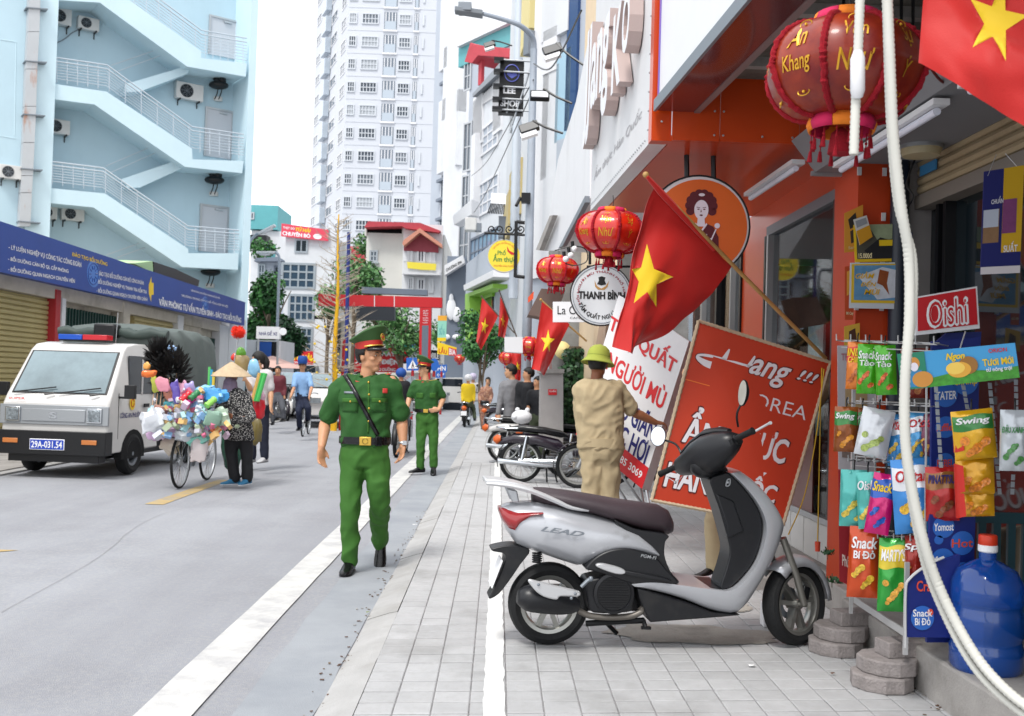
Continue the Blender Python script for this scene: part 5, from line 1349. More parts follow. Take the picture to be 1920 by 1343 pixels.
def peaked_cap(t,M,m1,m2,braid=m_gold,tilt=10):
 C=M@Matrix.Translation((0,-.01,.062))@rotm(tilt,0,0)
 def er(rx,ry,z,dy=0,rise=0,n=28):return[C@V((rx*math.cos(2*math.pi*j/n),dy+ry*math.sin(2*math.pi*j/n),z+rise*max(-.3,math.sin(2*math.pi*j/n))))for j in range(n)]
 cap=None
 b=MB();b.loft([er(.086,.104,-.012),er(.09,.108,.02),er(.092,.11,.042)]);cap=b.build('cap',m2,t)
 b=MB();b.loft([er(.093,.111,.04),er(.115,.13,.062,.0,.028),er(.132,.15,.08,.002,.052),(er(.13,.148,.088,0,.054)),er(.1,.12,.103,0,.045),er(.01,.01,.106,0,.035)]);b.build('crown',m1,cap)
 b=MB();b.tube([C@V((.093*math.sin(R(a)),.111*math.cos(R(a)),.0))for a in range(-75,76,10)],.0055,6);b.build('gold_braid',braid,cap)
 b=MB();fr=[C@V((.088*math.sin(R(a)),.106*math.cos(R(a)),-.006))for a in range(-65,66,10)];ou=[C@V((.095*math.sin(R(a)),.106*math.cos(R(a))+.052*math.cos(R(a*1.35)),-.03-.012*math.cos(R(a))))for a in range(-65,66,10)]
 n=len(fr);b.add(fr+ou,[(i,i+1,n+i+1,n+i)for i in range(n-1)]);b.build('visor',m_leather,cap,solid=.004)
 b=MB();b.ell(C@V((0,.128,.055)),(.018,.006,.022),C.to_3x3(),12,8);b.tube([C@V((.022*math.cos(a*.45),.131,.055+.026*math.sin(a*.45)))for a in range(14)],.004,5);em_=b.build('cap_emblem',m_gold,cap)
 b=MB();b.ell(C@V((0,.134,.056)),(.009,.003,.009),C.to_3x3(),10,6);b.build('emblem_star',m_redtab,em_)if False else b.build('emblem_center',m_redtab,cap)
def onshirt(o,p,d):
 h=o['_bvh'].ray_cast(V(p)-V(d)*.5,V(d));return h
def patch(o,px,py,w_,h_,m,name,Y,off=.004,par=None,th=.004,rz=0,bv='_bvh',n=4):
 """rectangular piece lying on the cloth surface, centred at a photo pixel"""
 c=P(px,py,Y);d=(c-CP).normalized();b=MB();pts=[];rt=V((math.cos(R(rz)),0,math.sin(R(rz))));up=V((-math.sin(R(rz)),0,math.cos(R(rz))))
 for j in range(n+1):
  for i in range(n+1):
   q=c+rt*(w_*(i/n-.5))+up*(h_*(j/n-.5));h=o[bv].ray_cast(q-d*.6,d)
   pts.append((h[0]if h[0]else q)-d*off)
 b.add(pts,[(j*(n+1)+i,j*(n+1)+i+1,(j+1)*(n+1)+i+1,(j+1)*(n+1)+i)for j in range(n)for i in range(n)])
 return b.build(name,m,par or o['_t'],smooth=60,solid=th)
def strap(o,pxs,w_,m,name,Y,off=.008,par=None,n=8,bv='_bvh',th=.006):
 L=[]
 for x,y in[tuple(p)[:2]for p in cr([(a,b_,0)for a,b_ in pxs],n)]:
  c=P(x,y,Y);d=(c-CP).normalized();h=o[bv].ray_cast(c-d*.6,d);L.append((h[0]if h[0]else c)-d*off)
 b=MB();vs_=[]
 for i,p in enumerate(L):
  dd=(L[min(i+1,len(L)-1)]-L[max(0,i-1)]).normalized();s_=dd.cross((p-CP).normalized()).normalized()*w_/2;vs_+=[p-s_,p+s_]
 b.add(vs_,[(2*i,2*i+1,2*i+3,2*i+2)for i in range(len(L)-1)]);return b.build(name,m,par or o['_t'],smooth=60,solid=th)
 # ---- first officer ----
Yo=7.42
def j(x,y,d=0):return P(x,y,Yo+d)
J=dict(head=j(694,668),neck=j(689,706,.01),chest=j(686,745),pelvis=j(684,843),shA=j(642,720),elA=j(610,792,.06),wrA=j(603,838,-.1),shB=j(733,718),elB=j(753,786,.04),wrB=j(756,832,-.02),hdA=(.0,-.1,-1),hnA=(.7,-.6,0),hdB=(-.06,-.1,-1),hnB=(-.8,-.5,0),thA=-1,thB=1,cuA=.35,cuB=.38,hipA=j(663,858),knA=j(657,932,-.06),anA=j(656,1050,.0),hipB=j(704,858),knB=j(710,930,-.05),anB=j(714,1016,.3),ftA=(-.08,-1,0),ftB=(.08,-1,0),fpB=-50)
of1=dict(face=(.05,-1,0),look=(.86,-.52,.0),skin=m_skin,shirt=m_pgreen,trousers=m_pgreen2,shoes=m_leather,vox=.011,bvox=.0075,wr=.017,wf=7,seed=2,tw=.95,wrt=.019,ss=.98,hem=-.02,rise=.1,w=1.0,torso=[(.05,.168,.12),(.14,.176,.125),(.3,.176,.125),(.5,.18,.13),(.72,.192,.135),(.86,.19,.118),(.95,.14,.09),(1.0,.085,.075)])
G1=G(655,1073,-.06)
t1=person('police officer in the foreground striding in green uniform, red-banded cap, looking to the side',(G1.x,G1.y,-.06),J,of1)
peaked_cap(t1,of1['_M'],mat('cap_green','34562a',.7),mat('cap_red','b02a24',.6))
M=of1['_M'];nb=J['neck']
for sd in(-1,1):
 b=MB();c0=nb+V((sd*.012,-.085,-.035));
 b.slab(c0,c0+V((sd*.055,.03,.045)),c0+V((sd*.075,.0,.0)),c0+V((sd*.03,-.012,-.045)),.006);b.build('collar',m_pgreen,t1,smooth=0)
 b=MB();c1=c0+V((sd*.03,-.006,-.005));b.slab(c1,c1+V((sd*.034,.008,.008)),c1+V((sd*.038,.002,-.032)),c1+V((sd*.006,-.006,-.036)),.004*(1));b.build('collar_tab',m_redtab,t1,smooth=0)
b=MB();b.tube([nb+V((.062*math.cos(R(a)),-.012+.07*math.sin(R(a)),.01+.012*math.sin(R(a))))for a in range(-60,241,20)],.016,6,flat=.5);b.build('collar_band',m_pgreen,t1)
for sh_,sd in((J['shA'],-1),(J['shB'],1)):
 q=nb+V((sd*.075,.01,-.002));e_=sh_+V((sd*.0,.0,.062));b=MB()
 b.slab(q+V((0,-.028,0)),q+V((0,.028,.004)),e_+V((0,.032,.004)),e_+V((0,-.032,0)),V((0,0,.008)));b.build('epaulette',m_redtab,t1,smooth=0,bevel=.002)
 for k_ in range(3):
  b=MB();b.ell(q.lerp(e_,.4+.18*k_)+V((0,-.012,.012)),.007,n=6,m=4);b.build('rank_star',m_gold,t1)
patch(of1,657,751,.115,.03,m_pgreen2,'pocket_flap',Yo,.005);patch(of1,712,751,.115,.03,m_pgreen2,'pocket_flap',Yo,.005)
patch(of1,657,762,.11,.085,m_pgreen,'pocket',Yo,.003);patch(of1,712,762,.11,.085,m_pgreen,'pocket',Yo,.003)
patch(of1,655,736,.075,.014,m_steel,'name_bar',Yo,.006);patch(of1,722,733,.035,.035,m_redtab,'red_badge',Yo,.006)
strap(of1,[(691,712),(691,760),(690,812)],.012,m_pgreen2,'button_placket',Yo,.003,th=.003)
for x,y in((691,717),(692,740),(692,766),(691,790),(657,753),(712,753)):
 c=P(x,y,Yo);d=(c-CP).normalized();h=of1['_bvh'].ray_cast(c-d*.5,d)
 if h[0]:b=MB();b.ell(h[0]-d*.006,.0085,n=8,m=6);b.build('button',m_gold,t1)
strap(of1,[(646,702),(662,728),(682,766),(703,806),(709,816)],.03,m_leather,'shoulder_strap',Yo,.011)
b=MB();bc=J['pelvis'].lerp(J['neck'],.13);
b.loft([ringe(bc+V((0,0,z)),V((1,.02,0)),V((0,-1,0)),.183+g_,.132+g_,28)for z,g_ in((-.026,0),(-.026,.006),(.026,.006),(.026,0))]);blt=b.build('belt',m_leather,t1)
b=MB();c=bc+V((.02,-.142,0));b.box(c,(.085,.012,.062));bk=b.build('belt_buckle',m_gold,t1,bevel=.004)
b=MB();b.tube([c+V((.02*math.cos(a*.5),-.008,.02*math.sin(a*.5)))for a in range(13)],.0025,5);b.build('buckle_star',mat('old_gold','7d662e',.4,.6),bk)
b=MB();b.box(bc+V((.11,-.11,-.0)),(.05,.03,.07),rotm(0,0,25));b.box(bc+V((.15,-.07,-.0)),(.03,.03,.06),rotm(0,0,50));b.build('belt_pouch',m_leather,t1,bevel=.005)
b=MB();w_=J['wrB'];b.tube([w_+V((.034*math.cos(R(a)),.026*math.sin(R(a)),.008))for a in range(0,360,30)],.008,6,closed=True);b.box(w_+V((.012,-.03,.008)),(.032,.012,.03));b.build('wristwatch',m_alu,t1)
# ---- second officer ----
Yo2=15.0
def j(x,y,d=0):return P(x,y,Yo2+d)
J=dict(head=j(795,693),neck=j(798,714),chest=j(800,735),pelvis=j(801,778),shA=j(779,720),elA=j(768,745),wrA=j(763,768,-.1),shB=j(819,720),elB=j(831,747,.05),wrB=j(823,768,-.12),hdB=(-.9,-.3,-.2),hnB=(0,1,.2),hnA=(.8,-.3,0),hipA=j(792,786),knA=j(789,826,-.05),anA=j(788,875),hipB=j(810,786),knB=j(813,826,-.05),anB=j(813,873,-.05),ftA=(-.8,-.6,0),ftB=(.05,-1,0),fpB=-18)
of2=dict(face=(-.1,-1,0),look=(-.75,-.65,-.05),headup=(0,0,1),skin=m_skin2,shirt=m_pgreen,trousers=m_pgreen2,shoes=m_leather,vox=.016,bvox=.012,seed=5,wr=.011,wrt=.012,tw=.95,hem=.0,s=.97,rise=.1,torso=of1['torso'])
t2=person('second police officer farther back by the road edge, thumb in belt, green uniform and cap',(J['anA'].x,Yo2,-.06),J,of2)
peaked_cap(t2,of2['_M'],MATS['cap_green'],MATS['cap_red'])
for sd in(-1,1):
 nb=J['neck'];e_=(J['shA']if sd<0 else J['shB'])+V((0,0,.06));q=nb+V((sd*.06,0,0));b=MB();b.slab(q+V((0,-.028,0)),q+V((0,.028,0)),e_+V((0,.03,0)),e_+V((0,-.03,0)),V((0,0,.008)));b.build('epaulette',m_gold,t2,smooth=0)
 b=MB();c=nb+V((sd*.035,-.085,-.03));b.box(c,(.03,.01,.035));b.build('collar_tab',m_redtab,t2)
b=MB();bc=J['pelvis'].lerp(J['neck'],.12);b.loft([ringe(bc+V((0,0,z)),V((1,0,0)),V((0,-1,0)),.178+g_,.128+g_,24)for z,g_ in((-.024,0),(-.024,.006),(.024,.006),(.024,0))]);b.build('belt',m_leather,t2)
b=MB();b.box(bc+V((-.01,-.135,0)),(.07,.012,.05));b.build('belt_buckle',m_gold,t2,bevel=.003)
patch(of2,787,742,.1,.08,m_pgreen2,'pocket',Yo2,.004);patch(of2,812,742,.1,.08,m_pgreen2,'pocket',Yo2,.004)
# ---- man in khaki with pith helmet ----
Yk=8.7
def j(x,y,d=0):return P(x,y,Yk+d)
J=dict(head=j(1122,683),neck=j(1119,712),chest=j(1124,752),pelvis=j(1126,835),shA=j(1102,728),elA=j(1093,785,.12),wrA=j(1106,800,.32),shB=j(1155,726),elB=j(1187,772,.06),wrB=j(1228,792,.1),hdB=(1,.3,-.1),hnB=(0,.3,-1),thB=1,cuB=.6,hipA=j(1113,850),knA=j(1110,925),anA=j(1106,1000),hipB=j(1140,850),knB=j(1142,925),anB=j(1142,1000),ftA=(-.1,1,0),ftB=(.1,1,0))
kh=dict(face=(.15,1,0),look=(.3,1,-.05),skin=m_skin3,shirt=m_khaki,trousers=m_khaki,shoes=m_leather,vox=.013,bvox=.01,seed=8,wr=.017,wrt=.017,hem=-.05,w=1.08,tw=1.1,torso=[(-.05,.185,.135),(.05,.18,.13),(.25,.182,.13),(.5,.19,.13),(.75,.195,.13),(.88,.19,.115),(.95,.14,.09),(1.0,.09,.08)])
t3=person('man seen from behind in khaki clothes and olive pith helmet reaching to the white sign',(J['pelvis'].x,Yk,0),J,kh)
M=kh['_M']@Matrix.Translation((0,-.01,.035))@rotm(-6,4,0)
m_pith=mat('olive_pith','9aa343',.85,var=.06,vsc=10,bump=.2,bsc=200)
b=MB();pr=[(.148,-.035),(.15,-.03),(.13,-.01),(.108,.012),(.104,.03),(.1,.06),(.085,.095),(.055,.12),(.02,.13),(.001,.131)]
b.lathe([(r*1.0,z)for r,z in pr],32,M@Matrix.Diagonal((.95,1.12,1,1)),cap=False);b.build('pith_helmet',m_pith,t3,solid=.006)
b=MB();b.lathe([(.106,.008),(.108,.012),(.107,.034),(.105,.036)],32,M@Matrix.Diagonal((.95,1.12,1,1)),cap=False);b.build('helmet_band',mat('olive_band','7f8a35',.8),t3)
b=MB();b.ell(M@V((0,0,.132)),.009);b.build('helmet_button',m_pith,t3)
b=MB();wz=J['pelvis']+V((0,0,.035));b.loft([ringe(wz+V((0,0,z)),V((1,-.15,0)).normalized(),V((.15,1,0)).normalized(),.199+g_,.149+g_,28)for z,g_ in((-.045,-.004),(-.045,.004),(.03,.004),(.03,-.004))]);b.build('waistband',m_khaki,t3)
# ---- man hidden behind the JJang board ----
Yh=7.25
def j(x,y,d=0):return P(x,y,Yh+d)
J=dict(head=j(1412,690),neck=j(1408,730),chest=j(1400,790),pelvis=j(1385,880),shA=j(1358,748,.02),elA=j(1308,790,.08),wrA=j(1296,722,-.12),shB=j(1458,748),elB=j(1525,760,.1),wrB=j(1570,692,-.1),hdA=(-.35,-.5,.3),hnA=(.3,.4,-.2),cuA=.5,hdB=(-.95,-.1,-.05),hnB=(0,.3,-1),cuB=.75,hipA=j(1366,890),knA=j(1340,980),anA=j(1340,1062),hipB=j(1405,890),knB=j(1408,980),anB=j(1412,1060,.1),ftA=(-.9,-.45,0),ftB=(.2,-1,0))
hid=dict(face=(-.2,-1,0),look=(-.2,-1,0),skin=m_skin2,shirt=m_khaki,trousers=m_khaki,shoes=m_leather,vox=.014,bvox=.009,seed=12,sleeve='long',tw=1.0)
t4=person('man in khaki mostly hidden behind the red JJang board, holding its edge and the flagpole',(J['pelvis'].x,Yh,0),J,hid)
# ---- grey sweater man ----
Yg_=17.0
def j(x,y,d=0):return P(x,y,Yg_+d)
J=dict(head=j(957,697),neck=j(961,712),chest=j(962,735),pelvis=j(959,785),shA=j(944,722,-.05),elA=j(938,752,-.1),wrA=j(934,775,-.15),shB=j(979,722,.1),elB=j(983,752,.1),wrB=j(976,774,.05),hipA=j(950,790),knA=j(946,826),anA=j(939,858,-.1),hipB=j(966,790),knB=j(965,826),anB=j(962,857,.1),ftA=(-1,-.4,0),ftB=(-.8,.3,0))
gr=dict(face=(-.75,.55,0),look=(-1,.15,-.02),skin=m_skin2,shirt=mat('grey_sweater','77777a',.9,var=.07,vsc=25,bump=.3,bsc=200),shname='sweater',trousers=mat('black_trousers','15161a',.8),shoes=mat('grey_shoe','8d8f93',.6),sleeve='long',vox=.016,seed=14,wr=.006,hem=-.02,w=1.02)
t5=person('young man in a grey sweater and black trousers standing beside the lamp post',(J['pelvis'].x,Yg_,0),J,gr)
# ---- woman in patterned clothes ----
m_pat=mat('patterned_brown','a5765a',.8,vsc=14,c2='6f4a48');dirt(m_pat,'c9a085',18,.5,.62,.7)
Yw=27.5
def j(x,y,d=0):return P(x,y,Yw+d)
J=dict(head=j(915,715),neck=j(913,725),chest=j(911,737),pelvis=j(908,760),shA=j(905,729),elA=j(899,742),wrA=j(899,752,-.1),shB=j(919,729),elB=j(922,742),wrB=j(920,752,-.1),hipA=j(905,765),knA=j(905,782),anA=j(906,799),hipB=j(913,765),knB=j(912,782),anB=j(911,799,-.15),ftA=(-.2,-1,0),ftB=(.2,-1,0))
wm=dict(face=(.1,-1,0),look=(-.2,-1,-.05),skin=m_skin2,shirt=m_pat,trousers=m_pat,shoes=m_black,sleeve='long',vox=.02,seed=15,s=.88,hem=-.15,long=True)
t6=person('woman in brown patterned clothes with a small black shoulder bag walking on the pavement',(J['pelvis'].x,Yw,0),J,wm)
b=MB();c=j(909,756,-.2);b.box(c,(.22,.08,.14));tag(b.build('handbag',m_leather,bevel=.02),'small black handbag on the front of the woman in patterned clothes','bag')
# ================= wheels =================
m_tyre=mat('tyre','0f1012',.75,var=.2,vsc=20,bump=.3,bsc=120)
m_rim=mat('alloy_rim','9a9a96',.3,.8);m_chrome=mat('chrome','c4c8cc',.15,1)
def wheel(par,M,ro,tw,rr,kind,name='wheel',n=36,tm=None,rimm=None,spokes=28):
 """wheel in XZ plane of M, axle along Y"""
 A=M@Matrix.Rotation(R(90),4,'X')
 w0=MB();h=tw/2
 prof=[(rr+.0,-h*.7),(rr+(ro-rr)*.5,-h),(ro-(ro-rr)*.15,-h*.8),(ro,-h*.35),(ro,h*.35),(ro-(ro-rr)*.15,h*.8),(rr+(ro-rr)*.5,h),(rr,h*.7)]
 w0.lathe(prof,n,A,cap=False);wo=w0.build(name,tm or m_tyre,par)
 b=MB();k=(ro-rr)*.18+.003
 b.lathe([(rr+.004,-h*.75),(rr-k,-h*.68),(rr-k*1.6,-h*.3),(rr-k*1.6,h*.3),(rr-k,h*.68),(rr+.004,h*.75)],n,A,cap=False)
 b.lathe([(.001,-h*.8),(rr*.17,-h*.8),(rr*.17,h*.8),(.001,h*.8)],16,A,cap=False)
 if kind=='cast':
  for i in range(3):
   for dl in(-.28,.28):
    a=i*2.094+.5;a2=a+dl*1.4
    p=V((rr*.12*math.cos(a+dl),0,rr*.12*math.sin(a+dl)));q=V((rr*.93*math.cos(a2),0,rr*.93*math.sin(a2)))
    d=(q-p).normalized();s_=V((-d.z,0,d.x))*rr*.07
    b.add([M@x for x in(p-s_+V((0,-h*.5,0)),p+s_+V((0,-h*.5,0)),q+s_*1.2+V((0,-h*.4,0)),q-s_*1.2+V((0,-h*.4,0)),p-s_+V((0,h*.5,0)),p+s_+V((0,h*.5,0)),q+s_*1.2+V((0,h*.4,0)),q-s_*1.2+V((0,h*.4,0)))],[(0,1,2,3),(7,6,5,4),(0,4,5,1),(1,5,6,2),(2,6,7,3),(3,7,4,0)])
 elif kind=='disc':
  b.lathe([(.001,-h*.35),(rr*.5,-h*.45),(rr*.75,-h*.2),(rr,-h*.3)],24,A,cap=False);b.lathe([(.001,-h*.7),(rr*.28,-h*.65),(rr*.3,-h*.4)],16,A,cap=False)
 b.build('rim',rimm or m_rim,wo)
 if kind=='wire':
  b=MB()
  for i in range(spokes):
   a=2*math.pi*i/spokes;sd=-1 if i%2 else 1;a2=a+(.5 if i%4<2 else-.5)*1.2
   b.tube([M@V((rr*.14*math.cos(a2),sd*h*.7,rr*.14*math.sin(a2))),M@V(((rr-k)*math.cos(a),0,(rr-k)*math.sin(a)))],.0016 if rr<.3 else.0022,3,cap=False)
  stuff(b.build('spokes',m_chrome,wo,smooth=0))
 return wo
def brake_disc(par,M,r,y,holes=True):
 A=M@Matrix.Rotation(R(90),4,'X');b=MB();b.lathe([(r*.6,-y-.002),(r,-y-.002),(r,-y+.002),(r*.6,-y+.002)],24,A,cap=False);return b.build('brake_disc',m_steel,par)
 # ================= silver scooter =================
pr_,pf_=G(1026,1207),G(1487,1208)
SC=Wall((pr_.x,pr_.y),(pf_.x,pf_.y))
scM=frame(SC.A,SC.t,-SC.n)
scoot=thing('scooter','silver-grey step-through scooter parked side-on in the foreground beside the snack rack','scooter',M=scM)
def cc(x,y):return 880+x/2.743,780+y/2.743
def q_(x,y,off=.12):
 """detail-view position -> scooter-local (x,z) on the plane 'off' metres to the near side"""
 a,z=SC.sz(*cc(x,y),off);return a,z
def L3(x,y,off):a,z=q_(x,y,off);return scM@V((a,-off,z))
m_silver=mat('silver_paint','b4b6bb',.3,.35,var=.04,vsc=3,coat=.5);dirt(m_silver,'6f6a66',7,.62,.78,.5)
m_seat=mat('seat_vinyl','3b3035',.5,var=.08,vsc=6,bump=.25,bsc=160)
m_blackp=dirt(mat('scooter_black','15161a',.38,var=.1,vsc=5),'3a3835',6,.55,.8,.5)
m_redl=mat('tail_lens','8e1c20',.15,coat=.8)
def station(lst,name,m,par=None,off=.1,n=24,bevel=0):
 b=MB(scM);st=[]
 for q in lst:
  x,zt=q_(q[0],q[1],off);x2,zb=q_(q[0],q[2],off);st.append(((x+x2)/2,zt,zb,q[3],q[4]if len(q)>4 else 2.6))
 b.sup(st,n);return b.build(name,m,par or scoot,smooth=60)
def plate_(pts,y0,y1,name,m,par=None,bevel=.006,off=None,smooth=40):
 """outline in detail-view pixels extruded between local y0..y1"""
 o_=-y0 if off is None else off;b=MB(scM);b.prism([(q_(x,y,o_)[0],y0,q_(x,y,o_)[1])for x,y in pts],(0,y1-y0,0));return b.build(name,m,par or scoot,bevel=bevel,smooth=smooth)
def sm(pts,n=4):return[(p.x,p.y)for p in cr([(a,b_,0)for a,b_ in pts],n,closed=True)]
station([(172,470,520,.05),(200,460,600,.09),(250,452,668,.135),(350,448,708,.165),(450,462,742,.178),(560,488,778,.18),(640,508,770,.18),(740,535,730,.178),(860,588,722,.168),(930,650,724,.158),(965,695,722,.15)],'rear_body',m_silver,n=32)
tl=station([(156,474,498,.035),(175,474,548,.085),(205,476,590,.118),(235,480,606,.142),(262,484,560,.152),(310,488,516,.166),(372,488,498,.178)],'tail_light',m_redl,n=24)
station([(330,372,450,.05,2.2),(400,375,462,.11,2.2),(520,390,480,.14,2.2),(640,410,508,.15,2.3),(760,432,545,.155,2.4),(880,448,585,.14,2.4),(980,462,608,.115,2.4),(1030,490,616,.09,2.3),(1056,540,606,.045,2.2)],'seat',m_seat,off=.06,n=28)
plate_(sm([(745,535),(860,583),(1020,612),(1008,650),(1005,720),(1035,800),(1078,862),(960,868),(840,862),(760,760),(930,720),(860,640)]),-.14,.14,'under_seat_cover',m_blackp)
bp2=plate_(sm([(600,785),(650,728),(730,690),(830,684),(950,722),(1020,795),(1076,862),(960,868),(830,860),(730,826),(640,800)]),-.19,.19,'side_cover',m_blackp,bevel=.012)
BD=Board(L3(880,708,.194),L3(962,722,.194),L3(962,744,.194),L3(880,730,.194),scoot);BD.text('PGM-FI',0,0,1,.8,m_alu,bold=.01,shear=.3)
BD=Board(L3(368,566,.188),L3(592,596,.188),L3(588,622,.188),L3(366,592,.188),scoot);BD.text('LEAD',0,0,1,1,m_steel,bold=.03,shear=.4,depth=.003,name='model_lettering')
m_rail=mat('rack_white','c9cacc',.35,.3)
for sd in(-1,1):
 pth=[(86,345),(150,350),(225,360),(320,385),(430,430),(520,468),(610,482)];b=MB()
 pts=[L3(x,y,.1)for x,y in pth];pts=[p+(SC.n*.02 if sd<0 else-SC.n*.2)+SC.n*(.0)for p in pts]
 b.tube(cr(pts,4),[.012+.008*math.sin(i/24*3.1)for i in range(25)],10,flat=.7);b.build('grab_rail',m_rail,scoot)
b=MB(scM)
pl=[q_(x,y,.1)for x,y in((80,336),(160,342),(240,356),(330,380))]
rings=[]
for x,z in pl:rings.append([V((x,-.105,z-.006)),V((x,.09,z-.006)),V((x,.09,z+.012)),V((x,-.105,z+.012))])
b.loft(rings);b.build('rear_carrier',m_rail,scoot,bevel=.005)
plate_([(192,375),(246,385),(258,445),(222,446)],-.09,-.07,'carrier_bracket',m_alu);plate_([(192,375),(246,385),(258,445),(222,446)],.06,.08,'carrier_bracket',m_alu,off=.07)
plate_(sm([(118,682),(220,665),(312,690),(265,762),(205,850),(150,918),(100,942),(122,895),(165,800),(186,716),(125,698)],3),-.07,.07,'rear_mudguard',m_blackp,bevel=.008)
pb_=MB(scM);x0,z0=q_(128,882,.07);x1,z1=q_(182,742,.07)
pb_.prism([(x0-.012,-.095,z0),(x1-.012,-.095,z1),(x1-.012,.095,z1),(x0-.012,.095,z0)],(-.004,0,0));pb_.build('number_plate',m_wprint,scoot)
b=MB();pts=[L3(348+18*math.cos(t*.7)*1.3,700+t*1.25,.1+.02*math.sin(t*.7))for t in range(46)];b.tube(pts,.0045,5);b.build('shock_spring',m_blackm,scoot)
x,z=q_(392,966,.05);RW=scM@Matrix.Translation((0,0,.213));rw=wheel(scoot,RW,.213,.105,.148,'cast','rear_wheel',48)
x,z=q_(1640,962,.0)
XF=(pf_-pr_).length
ST=29
FW_=scM@Matrix.Translation((XF,0,.218))@Matrix.Rotation(R(ST),4,'Z')@Matrix.Rotation(R(-6),4,'X')
fwh=wheel(scoot,FW_,.218,.1,.16,'cast','front_wheel',48);brake_disc(scoot,FW_,.085,.035)
def FWp(x,y,z):return FW_@V((x,y,z))
b=MB()
for sd in(-1,1):b.tube([FWp(-.0,sd*.068,0),FWp(-.05,sd*.068,.16),FWp(-.13,sd*.06,.36)],[.018,.02,.02],10)
b.cyl(FWp(0,-.08,0),FWp(0,.08,0),.014);b.build('front_fork',mat('fork_grey','8b8983',.35,.7),scoot)
b=MB();b.box(FWp(.02,-.06,.06),(.05,.03,.07),FW_.to_3x3()@rotm(0,20,0).to_3x3());b.build('brake_caliper',m_blackm,scoot,bevel=.006)
b=MB();rings=[]
for a in range(-25,110,12):
 c,s_=math.cos(R(a+25)),math.sin(R(a+25));r_=.25
 ring=[FWp((r_+g_)*c,y,(r_+g_)*s_)for y,g_ in((-.068,-.05),(-.06,-.01),(-.03,.008),(0,.013),(.03,.008),(.06,-.01),(.068,-.05))]
 rings.append(ring)
b.add([p for r in rings for p in r],[(i*7+j_,i*7+j_+1,(i+1)*7+j_+1,(i+1)*7+j_)for i in range(len(rings)-1)for j_ in range(6)]);b.build('front_mudguard',m_silver,scoot,solid=.005,smooth=60)
inner=[(1338,292),(1400,350),(1462,425),(1505,500),(1522,570),(1512,650),(1480,745),(1425,825),(1345,893),(1220,884),(1080,866),(940,852),(830,862)]
outer=[(1405,285),(1470,330),(1540,400),(1600,480),(1638,560),(1626,610),(1598,690),(1560,770),(1500,880),(1400,1022),(1260,1012),(1120,955),(980,912),(860,884)]
inner_r=[(p.x,p.y)for p in cr([(a,b_,0)for a,b_ in inner],3)];outer_r=[(p.x,p.y)for p in cr([(a,b_,0)for a,b_ in outer],3)]
N_=40
def resamp(L,n):
 d=[0]
 for a,b_ in zip(L,L[1:]):d.append(d[-1]+math.hypot(b_[0]-a[0],b_[1]-a[1]))
 out=[]
 for i in range(n):
  t=d[-1]*i/(n-1);k=max(j_ for j_ in range(len(d))if d[j_]<=t+1e-9);k=min(k,len(L)-2);f=(t-d[k])/(d[k+1]-d[k]+1e-9)
  out.append((L[k][0]+(L[k+1][0]-L[k][0])*f,L[k][1]+(L[k+1][1]-L[k][1])*f))
 return out
inn,out=resamp(inner_r,N_),resamp(outer_r,N_)
b=MB(scM);rings=[]
for y,k in((-.195,.12),(-.19,.55),(-.165,.85),(-.11,1.0),(0,1.06),(.11,1.0),(.165,.85),(.19,.55),(.195,.12)):
 ring=[]
 I=[q_(a,c,.17)for a,c in inn];O_=[q_(a,c,.17)for a,c in out]
 for(ix,iz),(ox,oz)in zip(I,O_):ring.append(V((ix+(ox-ix)*k,y,iz+(oz-iz)*k)))
 ring+=[V((ix,y,iz))for ix,iz in reversed(I)]
 rings.append(ring)
shp=MB(scM)
b.loft(rings,cap=True);b.build('leg_shield',m_silver,scoot,smooth=50)
plate_(sm([(1240,325),(1300,300),(1336,296),(1398,354),(1455,425),(1496,500),(1510,570),(1500,650),(1468,742),(1410,822),(1338,888),(1292,888),(1322,790),(1342,700),(1328,620),(1292,490),(1262,405)],3),-.155,.02,'inner_shield',m_blackp,bevel=.012,off=.16)
plate_([(1268,400),(1345,430),(1362,440),(1415,595),(1330,632),(1322,560)],-.165,-.1,'glove_box_lid',m_blackp,bevel=.008,off=.165)
b=MB();b.tube(cr([L3(*k,.165)for k in((1325,330),(1340,325),(1338,355),(1320,360),(1325,332))],3),.004,5);b.ell(L3(1330,342,.165),.008);b.build('bag_hook',m_alu,scoot)
plate_([(862,884),(980,916),(1120,960),(1255,1014),(1400,1026),(1300,1036),(930,1064),(905,1010),(870,930)],-.17,.17,'underbody',m_blackp,bevel=.01)
plate_([(940,850),(1080,866),(1220,884),(1345,893),(1300,905),(1080,885),(940,870)],-.16,.16,'floor_mat',m_blackp,bevel=.003)
plate_(sm([(600,862),(640,838),(720,828),(820,850),(850,900),(845,985),(810,1012),(640,1014),(610,960)],3),-.17,.02,'engine_case',m_blackp,bevel=.012)
ec=L3(742,912,.172);b=MB();A_=scM.to_3x3()@Matrix.Rotation(R(90),3,'X');MM=A_.to_4x4();MM.translation=ec
b.lathe([(.105,-.01),(.105,.012),(.09,.016),(.088,.006),(.001,.004)],36,MM);fc=b.build('fan_cover',m_blackp,scoot)
b=MB()
for i in range(-6,7):
 zz=i*.0125;hw=math.sqrt(max(0,.084**2-zz**2));c=ec+V((0,0,zz))+SC.n*.012;b.slab(c-SC.t*hw+V((0,0,.003)),c+SC.t*hw+V((0,0,.003)),c+SC.t*hw-V((0,0,.003)),c-SC.t*hw-V((0,0,.003)),.005)
stuff(b.build('cooling_ribs',m_black,fc,smooth=0))
b=MB();m0,m1_=L3(250,928,.2),L3(560,975,.17);n_=12
